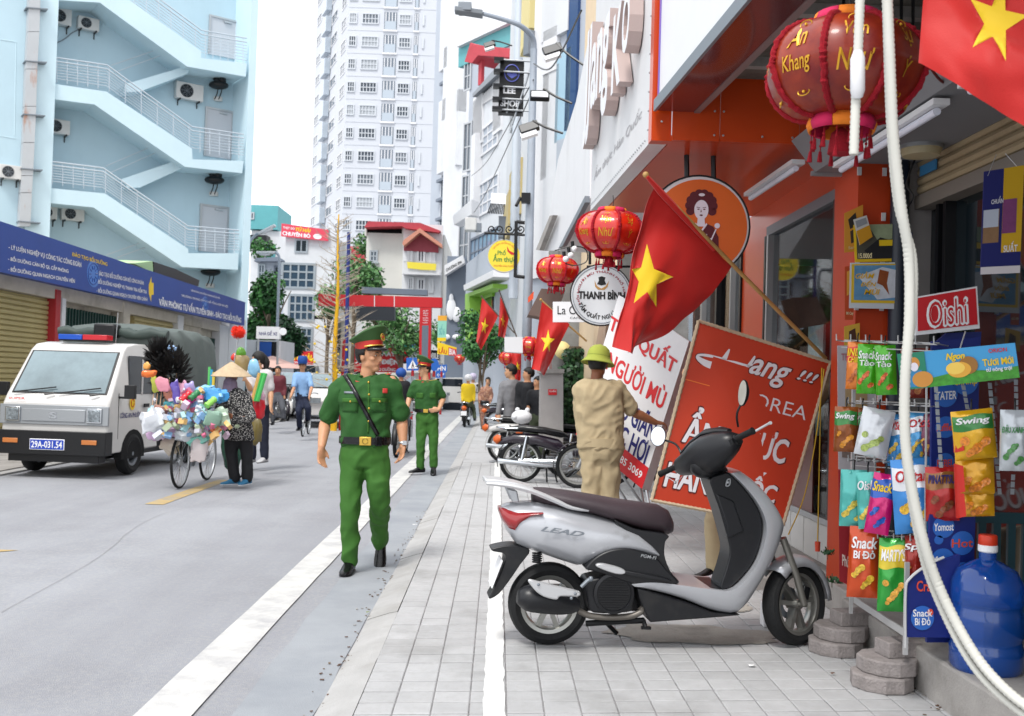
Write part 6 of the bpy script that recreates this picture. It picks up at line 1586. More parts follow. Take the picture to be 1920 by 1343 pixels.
pts=[m0.lerp(m1_,i/n_)for i in range(n_+1)];b.tube(pts,[.035,.055,.066,.068,.068,.067,.066,.064,.062,.058,.052,.045,.03],24);mu=b.build('muffler',m_blackp,scoot,smooth=60)
plate_(sm([(300,842),(360,852),(440,872),(565,902),(558,930),(470,928),(448,946),(382,930),(335,895)],3),-.285,-.262,'heat_shield',mat('heat_shield','c9cacc',.3,.6),bevel=.008,off=.28)
b=MB()
for k in((356,868),(545,915),(525,938)):b.ell(L3(*k,.29),.008,n=8,m=6)
b.build('heat_shield_bolts',m_steel,mu)if False else stuff(b.build('shield_bolts',m_steel,mu))
b=MB();b.tube(cr([L3(*k,.15)for k in((560,1000),(620,1028),(720,1036),(830,1030),(885,1005),(880,985))],5),.016,10);b.build('exhaust_pipe',mat('exhaust_grey','6f6a64',.45,.6),scoot)
b=MB();b.tube([L3(600,1068,.1),L3(760,1058,.1),L3(900,1052,.1)],.016,8);b.build('lower_frame_bar',m_blackm,scoot);b=MB();b.tube([L3(895,1050,.1),L3(905,1088,.12)],.012,8);b.box(L3(908,1090,.12),(.05,.03,.012));b.tube([L3(700,1060,-.1),L3(760,1120,-.1)],.012);b.build('centre_stand',m_blackm,scoot)
plate_(sm([(652,762),(690,758),(770,778),(800,796),(790,812),(740,808),(660,778)],3),-.225,-.195,'foot_peg',mat('peg_silver','c4c5c7',.3,.5),bevel=.006,off=.21)
plate_([(800,796),(1000,832),(1040,846),(1038,858),(940,842),(795,818)],-.21,-.19,'peg_rail',m_blackp,bevel=.004)
b=MB();b.tube([L3(575,880,.2),L3(605,850,.2),L3(625,836,.2)],.01,6);b.ell(L3(625,838,.2),.014);b.build('shock_linkage',m_steel,scoot)
b=MB(scM);b.bx(-.02,.5,-.02,.1,.17,.3);b.build('transmission',m_blackp,scoot,bevel=.03)
hL,hR=P(1238,889,5.53),P(1412,808,5.02);hc_=hL.lerp(hR,.5);hx=(hR-hL).normalized();stem=L3(1300,330,.02)
hz=V((-.25,0,1));hy=hz.cross(hx).normalized();hz=hx.cross(hy).normalized();HM=Matrix((hx,hy,hz)).transposed().to_4x4();HM.translation=hc_+V((.015,0,-.0))
b=MB(HM);b.sup([(-.235,.028,-.03,.028,2.2,0),(-.2,.045,-.055,.05,2.4,-.0),(-.12,.062,-.075,.075,2.5,-.0),(-.05,.085,-.1,.095,2.6,.0),(.03,.095,-.105,.1,2.6,.0),(.1,.085,-.085,.09,2.5,.0),(.17,.062,-.06,.062,2.4,0),(.215,.035,-.035,.035,2.2,0)],24);hcv=b.build('handlebar_cover',m_blackp,scoot,smooth=60)
b=MB(HM);b.sup([(-.17,.075,.045,.03,2,.03),(-.08,.105,.07,.05,2,.04),(.02,.122,.085,.055,2,.045),(.11,.1,.07,.045,2,.04),(.17,.07,.05,.02,2,.03)],16);b.build('instrument_visor',m_black,hcv,smooth=60)
b=MB();limb(b,[hc_+V((-.01,0,-.06)),hc_.lerp(stem,.6),stem+V((.02,0,-.05))],[.07,.055,.06],16);b.build('steering_neck',m_blackp,scoot)
m_grip=mat('grip_rubber','0c0c0e',.8,bump=.5,bsc=150)
for e_,sd in((hL,-1),(hR,1)):
 b=MB();b.tube([e_+hx*(sd*-.16),e_+hx*(sd*-.02),e_],[.016,.0165,.019],12);b.build('grip',m_grip,scoot)
 b=MB(HM);b.sup([(sd*.2,.03,-.03,.03,3),(sd*.225,.028,-.028,.028,3)],12);b.bx(sd*.205-.015,sd*.205+.015,-.045,-.02,-.012,.012);b.build('switch_housing',m_black,scoot)
b=MB();e_=hR+hx*-.12;pts=[HM@V((.22,.05,.0)),HM@V((.28,.075,.005)),HM@V((.36,.072,.01)),HM@V((.4,.06,.01))];b.tube(cr(pts,4),[.006]*10+[.007,.008,.009],8);b.build('brake_lever',m_rail,scoot)
b=MB();pts=[HM@V((-.22,.05,.0)),HM@V((-.28,.075,.005)),HM@V((-.36,.07,.01))];b.tube(cr(pts,4),.006,8);b.build('brake_lever',m_rail,scoot)
def mirror(c,wd,ht,nrm,stalk,lbl=None):
 nrm=V(nrm).normalized();x=V((0,0,1)).cross(nrm).normalized();z=nrm.cross(x);M=Matrix((x,z,nrm)).transposed().to_4x4();M.translation=c
 b=MB();b.lathe([(.001,-.03),(.6,-.026),(.95,-.01),(1,.0),(.97,.004),(.93,.003)],28,M@Matrix.Diagonal((wd,ht,1,1)),cap=False);o=b.build('mirror',m_blackp,scoot)
 b=MB();b.lathe([(.93,.0045),(.001,.0045)],28,M@Matrix.Diagonal((wd,ht,1,1)),cap=False);b.build('mirror_glass',mat('mirror_glass','d5d9de',.03,1),o)
 b=MB();b.tube(cr(stalk,4),.006,8);b.build('mirror_stalk',m_blackm,scoot)
mL=P(1234,818,5.5);mirror(mL,.042,.056,(-.35,-.9,.12),[mL+V((.03,.02,-.02)),P(1265,832,5.5),P(1275,845,5.48),P(1279,860,5.45)])
mR=P(1393,737,5.08);mirror(mR,.03,.068,(-.85,-.5,.1),[mR+V((.01,.02,-.03)),P(1382,775,5.1),P(1384,800,5.14)])
b=MB();b.tube(cr([P(1250,893,5.5),P(1266,903,5.48),P(1280,893,5.42)],4),.002,5);b.ell(P(1266,905,5.5),.008);b.build('key_chain',m_chrome,scoot)
BD=Board(L3(1198,226,.25),L3(1232,222,.25),L3(1232,238,.25),L3(1198,244,.25),scoot)
for k in((1510,1036,'x'),):pass
p=G(1440,1178);b=MB();b.box((p.x,p.y+.05,.07),(.05,.09,.14));tag(b.build('white_block',m_white,bevel=.01),'small white block standing behind the scooter front wheel','block')
# ================= boards on the pavement =================
Yj=6.95
s=thing('menu_board','tilted red board reading JJang!!! KOREA in a beige beaded frame','sign',P(1345,985,Yj))
m_jr=mat('board_red','b5371c',.5,var=.05,vsc=1.5)
BJ=Board(P(1310,602,Yj),P(1557,680,Yj+.02),P(1468,985,Yj-.12),P(1222,938,Yj-.12),s)
BJ.body('panel',m_jr,.04);m_frame=mat('beige_frame','b9a58a',.7,var=.1,vsc=30,bump=.4,bsc=200)
for a,c in(((0,0),(1,0)),((1,0),(1,1)),((1,1),(0,1)),((0,1),(0,0))):
 b=MB();p,q=BJ.pt(*a),BJ.pt(*c);b.tube([p.lerp(q,k/60)for k in range(61)],[.011 if k%2 else.015 for k in range(61)],6);b.build('frame_strip',m_frame,s)
m_out=mat('letter_outline','5c1c16',.5);m_wl=mat('letter_white','d6d4d8',.45)
def dtext(B,st,u0,v0,u1,v1,bold,shear=0,m=m_wl,sl=0):
 B.text(st,u0,v0,u1,v1,m_out,off=.003,bold=bold*.5+.03,shear=shear,slant=sl,name='letter_outline');B.text(st,u0+.006,v0+.006,u1-.006,v1-.006,m,off=.005,bold=bold*.5,shear=shear,slant=sl)
def bjp(x,y,off):
 d=ray(1060+x/3.357,600+y/3.357);o=BJ.c[0];return CP+d*((o-CP).dot(BJ.n)/d.dot(BJ.n))+BJ.n*off
def stroke(px,wd,m,off):
 L=cr([bjp(x,y,off)for x,y in px],6);n=len(wd)-1;b=MB();v=[]
 for i,p in enumerate(L):
  t=i/(len(L)-1)*n;k=min(int(t),n-1);w_=wd[k]*(1-t+k)+wd[k+1]*(t-k);d=(L[min(i+1,len(L)-1)]-L[max(i-1,0)]).normalized();s_=d.cross(BJ.n)*w_;v+=[p-s_,p+s_]
 b.add(v,[(2*i,2*i+1,2*i+3,2*i+2)for i in range(len(L)-1)]);return b.build('script_letter',m,s,smooth=0)
for px in([(1032,185),(1005,235),(975,283),(930,288),(880,272),(835,240),(842,222),(900,226),(1010,250)],[(1192,228),(1165,280),(1130,325),(1085,332),(1030,312),(990,280),(1000,262),(1060,268),(1172,296)]):
 stroke(px,[.01,.022,.029,.032,.029,.02,.014,.016,.012],m_out,.003);stroke(px,[.005,.016,.023,.026,.023,.014,.008,.01,.006],m_wl,.005)
dtext(BJ,'ang',.44,.10,.75,.245,.04,.35);dtext(BJ,'!!!',.79,.085,.95,.16,.03,.3)
BJ.text('KOREA',.43,.295,.94,.375,m_wl,bold=-.005);BJ.rect(.01,.325,.37,.33,mat('orange_line','d9702c',.5))
dtext(BJ,'ẨM',.10,.45,.37,.665,.06);dtext(BJ,'THỰC',.45,.48,.88,.70,.06);dtext(BJ,'HÀN',.05,.74,.39,.92,.06);dtext(BJ,'QUỐC',.46,.72,.89,.92,.06)
Yt=8.95
s=thing('lightbox_sign','tilted white lightbox sign reading TẨM QUẤT NGƯỜI MÙ on a metal stand','sign',P(1200,930,Yt))
BT=Board(P(1160,553,Yt+.5),P(1292,640,Yt),P(1204,917,Yt-.05),P(1080,815,Yt+.45),s)
BT.body('lightbox',m_white,.16);BT.rect(0,.86,1,1,m_redp)
for st,a,c,m in(('TẨM QUẤT',.0,.1,m_redp),('NGƯỜI MÙ',.12,.33,m_redp),('THƯ GIÃN',.3,.545,m_navy),('GIÁC HƠI',.3,.7,m_navy)):BT.text(st,a,c,.94,c+.16,m,bold=.03)
BT.text('KÉT  096 385 3069',.2,.895,.95,.955,m_wprint,bold=.02);BT.disc(.42,.925,.035,.018,m_wprint)
b=MB();p=BT.pt(1,1,-.08);q=BT.pt(.5,1,-.08)
for a,c in(((p.x,p.y,p.z),(p.x+.08,p.y-.1,0)),((q.x,q.y,q.z),(q.x+.5,q.y-.1,0)),((q.x-.1,q.y,q.z),(q.x+.35,q.y-.1,0)),((p.x,p.y+.4,p.z),(p.x+.1,p.y+.4,0))):b.tube([a,c],.013,6)
b.build('stand',m_alu,s)
# ================= flags =================
m_flag=mat('flag_red','bb130c',.6,bump=.1,bsc=200);m_star=mat('flag_yellow','e6c21a',.6)
for m in(m_flag,m_star):m.node_tree.nodes['Principled BSDF'].inputs['Sheen Weight'].default_value=.2
def star_uv(cu=.5,cv=.5,r=.3):return[(cu+(r if k%2==0 else r*.382)*math.sin(k*math.pi/5)/1.5,cv-(r if k%2==0 else r*.382)*math.cos(k*math.pi/5))for k in range(10)]
def flag(label,q,amp,fr,pole=None,seed=0,n=40,sag=.0,plr=.012,wood='bamboo',polec='b08a52',bend=None,gath=1.0):
 """q: hoist top, hoist bottom, fly top, fly bottom (world)"""
 hA,hB,fA,fB=[V(x)for x in q];t=thing('flag',label,'flag',hA,group='red flags with a yellow star')
 st=star_uv();pts=[V((a,c))for a,c in st];ed=[(i,(i+1)%10)for i in range(10)]
 nu,nv=n,int(n*.67)
 for i in range(nu+1):
  for j_ in range(nv+1):pts.append(V((i/nu,j_/nv)))
 vv,ee,ff,*_=geometry.delaunay_2d_cdt(pts,ed,[],0,1e-5)
 def ins(p):
  c=False
  for i in range(10):
   a,d=st[i],st[(i+1)%10]
   if(a[1]>p.y)!=(d[1]>p.y)and p.x<(d[0]-a[0])*(p.y-a[1])/(d[1]-a[1])+a[0]:c=not c
  return c
 nn=(hB-hA).cross(fA-hA).normalized();b=MB();vs_=[]
 for p in vv:
  u,v=p.x,p.y;v0=v;v=v**gath;w_=(hA.lerp(hB,v)).lerp(fA.lerp(fB,v),u)
  w_+=nn*amp*(u**.6)*(math.sin(fr*v0*6.283+u*1.5+seed)+.9*noise.noise(V((u*2.2,v0*3.1,seed)))+.35*noise.noise(V((u*5,v0*8,seed))))
  w_+=V((0,0,-1))*sag*math.sin(u*3.14)*(1-v)
  if bend:w_+=bend(u,v)
  vs_.append(w_)
 b.add(vs_,[tuple(f)for f in ff]);b.mi=[1 if ins(sum((vv[i]for i in f),V((0,0)))/3)else 0 for f in ff]
 b.build('cloth',[m_flag,m_star],t,smooth=180)
 if pole:b=MB();b.tube([V(pole[0]),V(pole[0]).lerp(V(pole[1]),.5)+V((0,0,-.01)),V(pole[1])],[plr*.8,plr,plr],10);b.ell(pole[0],plr*1.5,n=8,m=6);b.build('pole',mat(wood,polec,.6,var=.15,vsc=8),t)
 return t
def PP(*a):return[P(*k)for k in a]
def bnd(u,v):return V((-.03*math.sin(3.14*u)*(1-v)+.05*math.sin(3.14*u)*v+.02*noise.noise(V((u*4,v*3,7))),0,-.03*math.sin(3.14*u)*v+.02*noise.noise(V((u*6,v*4,3)))))
flag('large red flag with folded yellow star on bamboo pole before the round orange sign',PP((1228,350,6.35),(1372,499,6.7),(1163,655,6.45),(1186,664,6.6)),.075,.8,PP((1211,328,6.3),(1548,672,7.08)),.2,60,.0,.014,bend=bnd,gath=2.3)
b=MB();r_=P(1211,329,6.3);b.tube([P(1213,331,6.29),P(1240,362,6.36),P(1290,415,6.48),P(1340,468,6.61)],[.012,.022,.02,.018],8);tag(b.build('flag_sleeve',m_flag),'rolled red cloth sleeve along the bamboo pole top','cloth')
flag('red flag hanging at the top right corner with a big yellow star',PP((1742,-150,3.1),(1722,118,3.1),(2060,-90,2.9),(1965,268,2.9)),.06,.9,None,2.2,50,bend=lambda u,v:V((-.0,0,.30*math.sin(3.14*min(1,u*1.0))*(1-v)*-.0)))
flag('red flag with full yellow star on a pole just right of the lamp post',PP((1016,566,12.5),(1068,608,12.5),(998,690,12.4),(1022,703,12.5)),.06,1.0,PP((1014,562,12.5),(1100,640,12.6)),.3,30)
flag('pale lit red flag farthest left, above the pavement tree',PP((904,558,19),(934,593,19),(893,640,19),(902,657,19)),.08,1.0,PP((903,556,19),(965,625,19)),1.5,24,polec='5a5048',wood='dark_pole')
flag('narrow red flag just left of the lamp post with its star half folded',PP((938,556,17.5),(955,592,17.5),(934,630,17.5),(946,634,17.5)),.08,1.0,PP((936,545,17.5),(972,640,17.5)),2.5,24,polec='5a5048',wood='dark_pole')
flag('red flag low behind the grey sweater man beside the lamp post',PP((960,662,19),(982,662,19),(962,712,19),(980,716,19)),.08,1.0,None,2,16)
b=MB();b.slab(*PP((990,558,12),(1001,546,12),(1000,560,12),(990,568,12)),.01);tag(b.build('paper_pennant',mat('pennant','d9532c',.6)),'small orange paper pennant beside the small lantern','pennant')
# ================= lanterns =================
m_lan=mat('lantern_red','b8150f',.28,var=.12,vsc=3,coat=.6,c2='d42a14');m_fuzz=mat('red_fringe','c3122a',.9,var=.2,vsc=60,bump=1,bsc=300)
m_lg_=mat('lantern_gold','d9a531',.35,.5);m_pinkc=mat('pink_cloth','c81f55',.8);m_orc=mat('orange_cloth','e07a1c',.8)
def lantern(dark=False):
 t=thing('lantern','x','lantern');b=MB();prof=[(.36,-.62),(.62,-.56),(.86,-.36),(.98,-.1),(1.0,.06),(.95,.28),(.8,.48),(.6,.6),(.36,.66)]
 P_=cr([(r,0,z)for r,z in prof],3);n=48;rings=[]
 for p in P_:rings.append([V((p.x*(1-.06*abs(math.sin(4*2*math.pi*j_/n*1.0)))**0*(1-.05*(1-abs(math.cos(4*2*math.pi*j_/n))))*math.cos(2*math.pi*j_/n),p.x*(1-.05*(1-abs(math.cos(4*2*math.pi*j_/n))))*math.sin(2*math.pi*j_/n),p.z))for j_ in range(n)])
 b.loft(rings);b.build('shade',m_lan,t,smooth=60)
 for k in range(8):
  a=k*math.pi/4;b=MB();pts=[V((p.x*1.02*math.cos(a),p.x*1.02*math.sin(a),p.z))for p in P_];b.tube([p+V((random.uniform(-.012,.012),random.uniform(-.012,.012),0))for p in cr(pts,2)],[.038 if i%2 else.05 for i in range(2*len(pts)-1)],7);b.build('rib_fringe',m_fuzz,t)
 for z,nm in((.68,'top_collar'),(-.7,'bottom_collar')):
  b=MB()
  for k in range(8):b.k=k%2;b.lathe([(.4,z-.09),(.43,z),(.4,z+.09)],3,None,False,k*45,k*45+44)
  b.build(nm,[m_pinkc,m_orc],t,solid=.03)
 b=MB()
 for k in range(14):
  a=k*2*math.pi/14;r=.37;L=.2+.1*math.sin(k*2.3)
  b.tube([V((r*math.cos(a),r*math.sin(a),-.76)),V((r*math.cos(a),r*math.sin(a),-.76-L))],.008,4)
  b.ell((r*math.cos(a),r*math.sin(a),-.84-L*.3),.022,n=6,m=4);b.tube([V((r*math.cos(a),r*math.sin(a),-.76-L)),V((r*1.02*math.cos(a),r*math.sin(a),-.9-L))],[.02,.035],6)
 b.lathe([(.02,-.72),(.12,-.8),(.14,-.9),(.16,-1.08)],12);stuff(b.build('tassels',m_fuzz,t))
 b=MB();b.lathe([(.001,.62),(.38,.62)],16);b.build('dark_inside',m_dark,t)
 for k,(w_,a0)in enumerate((('Vạn',247),('Sự',292),('Như',247),('Ý',292),('An',202),('Khang',202),('Năm',337),('Mới',337),('Thịnh',157),('Phúc',22))):
  z0=(.26,.26,-.12,-.12,.26,-.1,.26,-.1,.1,.1)[k];vs_,fs,asp=textmesh(w_,.01,.2);b=MB();pts=[]
  hw=min(13,6.5*asp*.8)
  for u,v,_ in vs_:
   a=R(a0-hw+2*hw*u);z=z0+.13-.26*v
   r=np.interp(z,[p.z for p in P_],[p.x for p in P_])*(1-.05*(1-abs(math.cos(4*a))))+.012;pts.append((r*math.cos(a),r*math.sin(a),z))
  b.add(pts,fs);b.build('gold_lettering',m_lg_,t,smooth=0)
 b=MB()
 for k in range(8):
  a=R(22.5+45*k)
  for z in(-.42,.45):
   r=np.interp(z,[p.z for p in P_],[p.x for p in P_])*.955+.014;c=V((r*math.cos(a),r*math.sin(a),z));u=V((-math.sin(a),math.cos(a),0))
   b.tube([c+u*(.09*math.cos(q*.52))+V((0,0,.05*math.sin(q*.52)))for q in range(12)],.008,4,closed=True);b.ell(c,.022,n=6,m=4)
 b.build('gold_ornament',m_lg_,t)
 b=MB();b.tube([V((0,0,.6)),V((.03,0,.95)),V((0,0,1.2))],.012,5);b.build('hanging_cord',m_black,t);return t
Ln=lantern();Ln['group']='red paper lanterns'
def lm(x,y,Y,r,rz=0,sq=1):return Matrix.Translation(P(x,y,Y))@rotm(0,2,rz)@Matrix.Diagonal((r,r,r*sq,1))
dup(Ln,lm(1145,437,7.3,.248,8,.92),'medium red lantern with gold writing hanging over the THANH BÌNH sign','red paper lanterns')
dup(Ln,lm(1045,508,11,.235,20,.9),'small red lantern with an orange bow left of the THANH BÌNH sign','red paper lanterns')
dup(Ln,lm(993,650,16.5,.2,60),'far small red lantern right of the lamp post','red paper lanterns')
dup(Ln,lm(862,673,30,.16,60),'tiny red lantern far off at the yellow post','red paper lanterns')
dup(Ln,lm(953,672,22,.2,10),'far dark red lantern left of the lamp post above the grey sweater man','red paper lanterns')
lsh=[k for k in kids(Ln)if k.name.startswith('shade')][0];lsh.data=lsh.data.copy();lsh.data.materials[0]=mat('lantern_shaded_red','6d0c0b',.4,var=.2,vsc=2.5,coat=.2,c2='94300f')  # darker copy of the lantern red: shading put into the colour
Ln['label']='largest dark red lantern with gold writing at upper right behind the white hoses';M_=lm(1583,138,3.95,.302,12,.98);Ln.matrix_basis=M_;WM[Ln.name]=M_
bl=MB()
for i,(x,y)in enumerate(((1077,467),(1070,479),(1061,486))):
 t=thing('light_bulb',('round white bulb, highest of the three beside the middle lantern','round white bulb, middle of the three beside the lantern','round white bulb, lowest of the three beside the lantern')[i],'light bulb',P(x,y,9.5),group='string of white bulbs')
 b=MB();b.ell(P(x,y,9.5),.03);b.build('bulb',m_wprint,t);b=MB();b.cyl(P(x-3,y-6,9.5),P(x-4,y-14,9.5),.017);b.build('socket',m_black,t)
cable('black wire with white bulbs and a drooping loop',PP((1040,470,9.5),(1075,462,9.5),(1098,468,9.5),(1100,490,9.5),(1078,498,9.5),(1060,494,9.5)),.006)
# ================= hose, blocks, jug =================
m_hose=mat('white_hose','c9c8c0',.5,var=.04)
def hose(label,pts,r,ribs=True):
 b=MB();L=cr(pts,10);D=[0]
 for a,c in zip(L,L[1:]):D.append(D[-1]+(c-a).length)
 n=int(D[-1]/.0075);out=[];k=0
 for i in range(n+1):
  s_=D[-1]*i/n
  while k<len(D)-2 and D[k+1]<s_:k+=1
  out.append(L[k].lerp(L[k+1],(s_-D[k])/(D[k+1]-D[k]+1e-9)))
 b.tube(out,[r if i%2 else r*.88 for i in range(n+1)],12);return tag(b.build('hose',m_hose,smooth=30),label,'hose')
hose('long thick white corrugated hose curving down from the ceiling to the platform',PP((1662,-40,3.0),(1668,100,3.0),(1675,250,3.02),(1690,390,3.05),(1704,480,3.08),(1705,600,3.1),(1697,720,3.12),(1700,850,3.15),(1728,1000,3.18),(1765,1110,3.2),(1830,1230,3.15),(1905,1310,3.05),(1990,1360,2.95)),.0165)
hose('second white corrugated hose strand twisted behind the long one',PP((1660,-40,3.03),(1664,100,3.04),(1670,250,3.06),(1684,390,3.09),(1712,480,3.12),(1711,600,3.14),(1694,720,3.16),(1697,850,3.18),(1720,1000,3.21),(1752,1110,3.23),(1818,1240,3.18),(1895,1322,3.08),(1980,1375,2.98)),.012)
hose('short white hose end hanging before the big lantern',PP((1614,-40,3.0),(1611,40,3.0),(1609,95,3.0),(1605,180,3.0),(1601,290,3.0)),.0145)
b=MB();b.tube(PP((1609,100,2.99),(1608,110,2.98),(1608,170,2.98),(1607,182,2.99)),[.015,.021,.021,.016],12);tag(b.build('hose_joint',m_white),'white taped joint on the short hose','hose joint')
m_blk=dirt(mat('block_stone','8f8886',.95,var=.15,vsc=20,bump=.7,bsc=90),'5f5955',5,.5,.75,.6)
def block(label,px,py,z0,r,h,kind,rz,Y=None):
 g=G(px,py,z0);g.y=Y or g.y;b=MB(frame((g.x,g.y,z0),(math.cos(R(rz)),math.sin(R(rz)),0),(-math.sin(R(rz)),math.cos(R(rz)),0)))
 if kind=='disc':b.lathe([(r*.97,0),(r,.008),(r,h-.01),(r*.95,h)],10)
 else:b.box((0,0,h/2),(r*2,r*1.25,h))
 return tag(b.build('paving_block',m_blk,smooth=0,bevel=.006),label,'block','stacked concrete blocks under the rack')
S1=G(1578,1232);S2=G(1668,1300)
for n_,S,w_ in((0,S1,'left'),(1,S2,'right')):
 for i,(dx,dy,r,h,kd,rz)in enumerate(((0,.1,.142,.07,'disc',5),(.035,.12,.14,.07,'disc',20),(.085,.13,.1,.072,'rect',12))):
  M=V((S.x+dx,S.y+dy,i*.071));b=MB(frame(M,(math.cos(R(rz)),math.sin(R(rz)),0),(-math.sin(R(rz)),math.cos(R(rz)),0)))
  if kd=='disc':b.lathe([(r*.97,0),(r,.006),(r,h-.008),(r*.96,h)],10)
  else:b.box((0,0,h/2),(r*1.7,r*1.2,h))
  tag(b.build('paving_block',m_blk,smooth=0,bevel=.004),('bottom polygonal block','upper polygonal block','rectangular block on top')[i]+' of the %s stack under the snack rack'%w_,'block','stacked concrete blocks under the rack')
jb=P(1848,1243,4.35);jb.z=.2;m_jug=mat('jug_blue','1a5fc4',.1,var=.1,vsc=2,coat=.5);m_jug.node_tree.nodes['Principled BSDF'].inputs['Transmission Weight'].default_value=.6
jg=thing('water_jug','large translucent blue water jug with an orange-red cap standing on the platform','water jug',jb);b=MB();k=.148
b.lathe([(k*.9,0),(k,.02),(k,.1),(k*.96,.115),(k*.96,.14),(k,.155),(k,.25),(k*.96,.265),(k*.96,.285),(k,.3),(k*.98,.37),(k*.8,.425),(k*.45,.455),(k*.24,.47),(k*.22,.53)],36,Matrix.Translation(jb),cap=True);b.build('bottle',m_jug,jg,smooth=50)
b=MB();b.lathe([(.035,.5),(.04,.505),(.04,.53),(.036,.532)],20,Matrix.Translation(jb));b.build('neck_label',m_wprint,jg)
b=MB();b.lathe([(.036,.53),(.039,.535),(.038,.57),(.034,.575),(.001,.575)],20,Matrix.Translation(jb));b.build('cap',mat('cap_orange','c9361a',.4),jg)
# ================= snack rack =================
m_wire=mat('white_wire','bfbfbf',.35,.3);rk=thing('snack_rack','white wire snack rack on concrete blocks with blue printed side panels','rack',P(1645,1180,4.85))
f1,f2=P(1600,1152,5.22),P(1698,1222,4.62)
b=MB();b.box(f1.lerp(P(1597,640,5.3),.5),(.016,.016,1.42),rotm(0,-.6,0));b.build('post',m_wire,rk)
b=MB();b.box(f2.lerp(P(1700,1060,4.62),.5),(.02,.014,.42));b.build('post',m_wire,rk)
b=MB();b.slab(P(1600,1118,5.22),P(1698,1182,4.62),P(1698,1196,4.62),P(1600,1130,5.22),V((.01,.01,0)));b.build('bottom_rail',m_wire,rk)
b=MB()
for y,x0,x1,ya,yb in((640,1578,1758,5.15,4.45),(756,1600,1750,5.15,4.6),(862,1600,1700,5.15,4.75),(1003,1640,1730,5.0,4.7)):
 A,C=P(x0,y,ya),P(x1,y+6,yb);b.tube([A,C],.004,5);b.tube([A+V((.05,.1,.01)),C+V((.05,.1,.01))],.004,5);b.tube([A+V((0,0,-.03)),C+V((0,0,-.03))],.003,5)
 for i in range(7):q=A.lerp(C,i/6);b.tube([q+V((.1,.12,0)),q+V((-.06,-.1,0)),q+V((-.065,-.11,.03))],.003,4)
for x,Y in((1738,4.6),(1643,5.1)):b.tube(PP((x,650,Y),(x-3,1000,Y)),.005,5)
stuff(b.build('wire_hooks',m_wire,rk))
m_disp=mat('display_blue','12236e',.4)
def disp(q,Y,th,nm,dots):
 B=Board(*[P(x,y,Y)for x,y in q],rk);B.body(nm,m_disp,th)
 for u,v,r,c,tx in dots:
  w_=(B.c[1]-B.c[0]).length;h_=(B.c[3]-B.c[0]).length;B.disc(u,v,r,r*w_/h_,mat('dot_blue','2b62b5',.4),'round_print')
  if tx:B.text(tx,u-r*.9,v-r*.35*w_/h_,u+r*.9,v+r*.35*w_/h_,c)
m_redo=mat('orange_red_print','d24a30',.5)
disp([(1748,640),(1838,632),(1828,1010),(1745,1010)],4.58,.02,'tall_panel',[(.3,.28,.24,m_wprint,'TATER'),(.72,.22,.26,m_yprint,'Shrimp'),(.3,.44,.22,m_redo,'ruffles'),(.3,.62,.2,m_redo,'REBEL'),(.7,.5,.18,m_wprint,'Oishi')])
disp([(1744,965),(1829,962),(1822,1205),(1738,1205)],4.5,.02,'lower_panel',[(.3,.1,.24,m_wprint,'Yomost'),(.72,.23,.26,m_redo,'Hot'),(.3,.36,.26,m_wprint,'Martys'),(.75,.42,.12,m_wprint,''),(.2,.2,.1,m_wprint,'')])
B=Board(*[P(x,y,4.4)for x,y in((1700,1062),(1790,1062),(1790,1196),(1700,1196))],rk)
b=MB();b.prism(PP((1700,1195,4.4),(1698,1110,4.4),(1706,1085,4.4),(1738,1060,4.4),(1800,1040,4.4),(1800,1196,4.4)),(0,.02,0));b.build('side_panel',m_disp,rk)
b=MB();b.tube(cr(PP((1698,1215,4.39),(1698,1110,4.39),(1706,1085,4.39),(1738,1060,4.39),(1770,1045,4.39)),4),.006,6);b.build('panel_edge',m_wire,rk)
B.disc(.32,.72,.24,.17,MATS['dot_blue'],'round_print',.004);B.text('Snack',.12,.6,.52,.7,m_wprint,off=.007);B.text('Bí Đỏ',.16,.71,.48,.82,m_wprint,off=.007);B.disc(.48,.64,.06,.05,m_redo,'pumpkin_print',.006);B.text('Crab',.2,.2,.6,.35,m_redo)
def signbox(label,q,Y,m,tx,extra=None):
 s=thing('rack_sign',label,'sign',P(q[3][0],q[3][1],Y));B=Board(*[P(x,y,Y)for x,y in q],s)
 B.body('panel',m_white,.05);B.rect(.03,.04,.97,.9,m,'face',.001);return s,B
s,B=signbox('red Oishi sign with white rimmed letters on top of the snack rack',[(1717,557),(1832,537),(1837,616),(1717,629)],4.55,mat('oishi_red','b8141f',.35),'Oishi')
B.text('Oishi',.18,.16,.82,.86,m_wprint,bold=.08,off=.004);B.text('Oishi',.2,.2,.8,.82,MATS['oishi_red'],bold=-.0,off=.006)
s=thing('rack_sign','dark blue rounded Oishi sign behind the Orion banner','sign',P(1796,660,4.62));b=MB();b.prism(PP((1755,662,4.62),(1757,640,4.62),(1775,625,4.62),(1840,622,4.62),(1838,662,4.62)),(0,.02,0));b.build('panel',m_disp,s)
B=Board(*PP((1757,640,4.61),(1838,640,4.61),(1838,662,4.61),(1757,662,4.61)),s);B.text('Oishi',.1,.1,.9,1,m_redo,bold=.04)
s=thing('snack_banner','long slanted green and blue banner with potato chips reading Tươi Mới','banner',P(1800,730,4.3))
B=Board(*PP((1682,664,4.4),(1903,643,4.15),(1912,708,4.15),(1690,732,4.4)),s);B.body('panel',mat('banner_sky','3f9ad0',.4),.008)
B.poly([(0,1),(0,.78),(.3,.74),(.55,.62),(.8,.72),(1,.66),(1,1)],mat('banner_green','3f8f2b',.5,var=.3,vsc=40),'green_field',.0015)
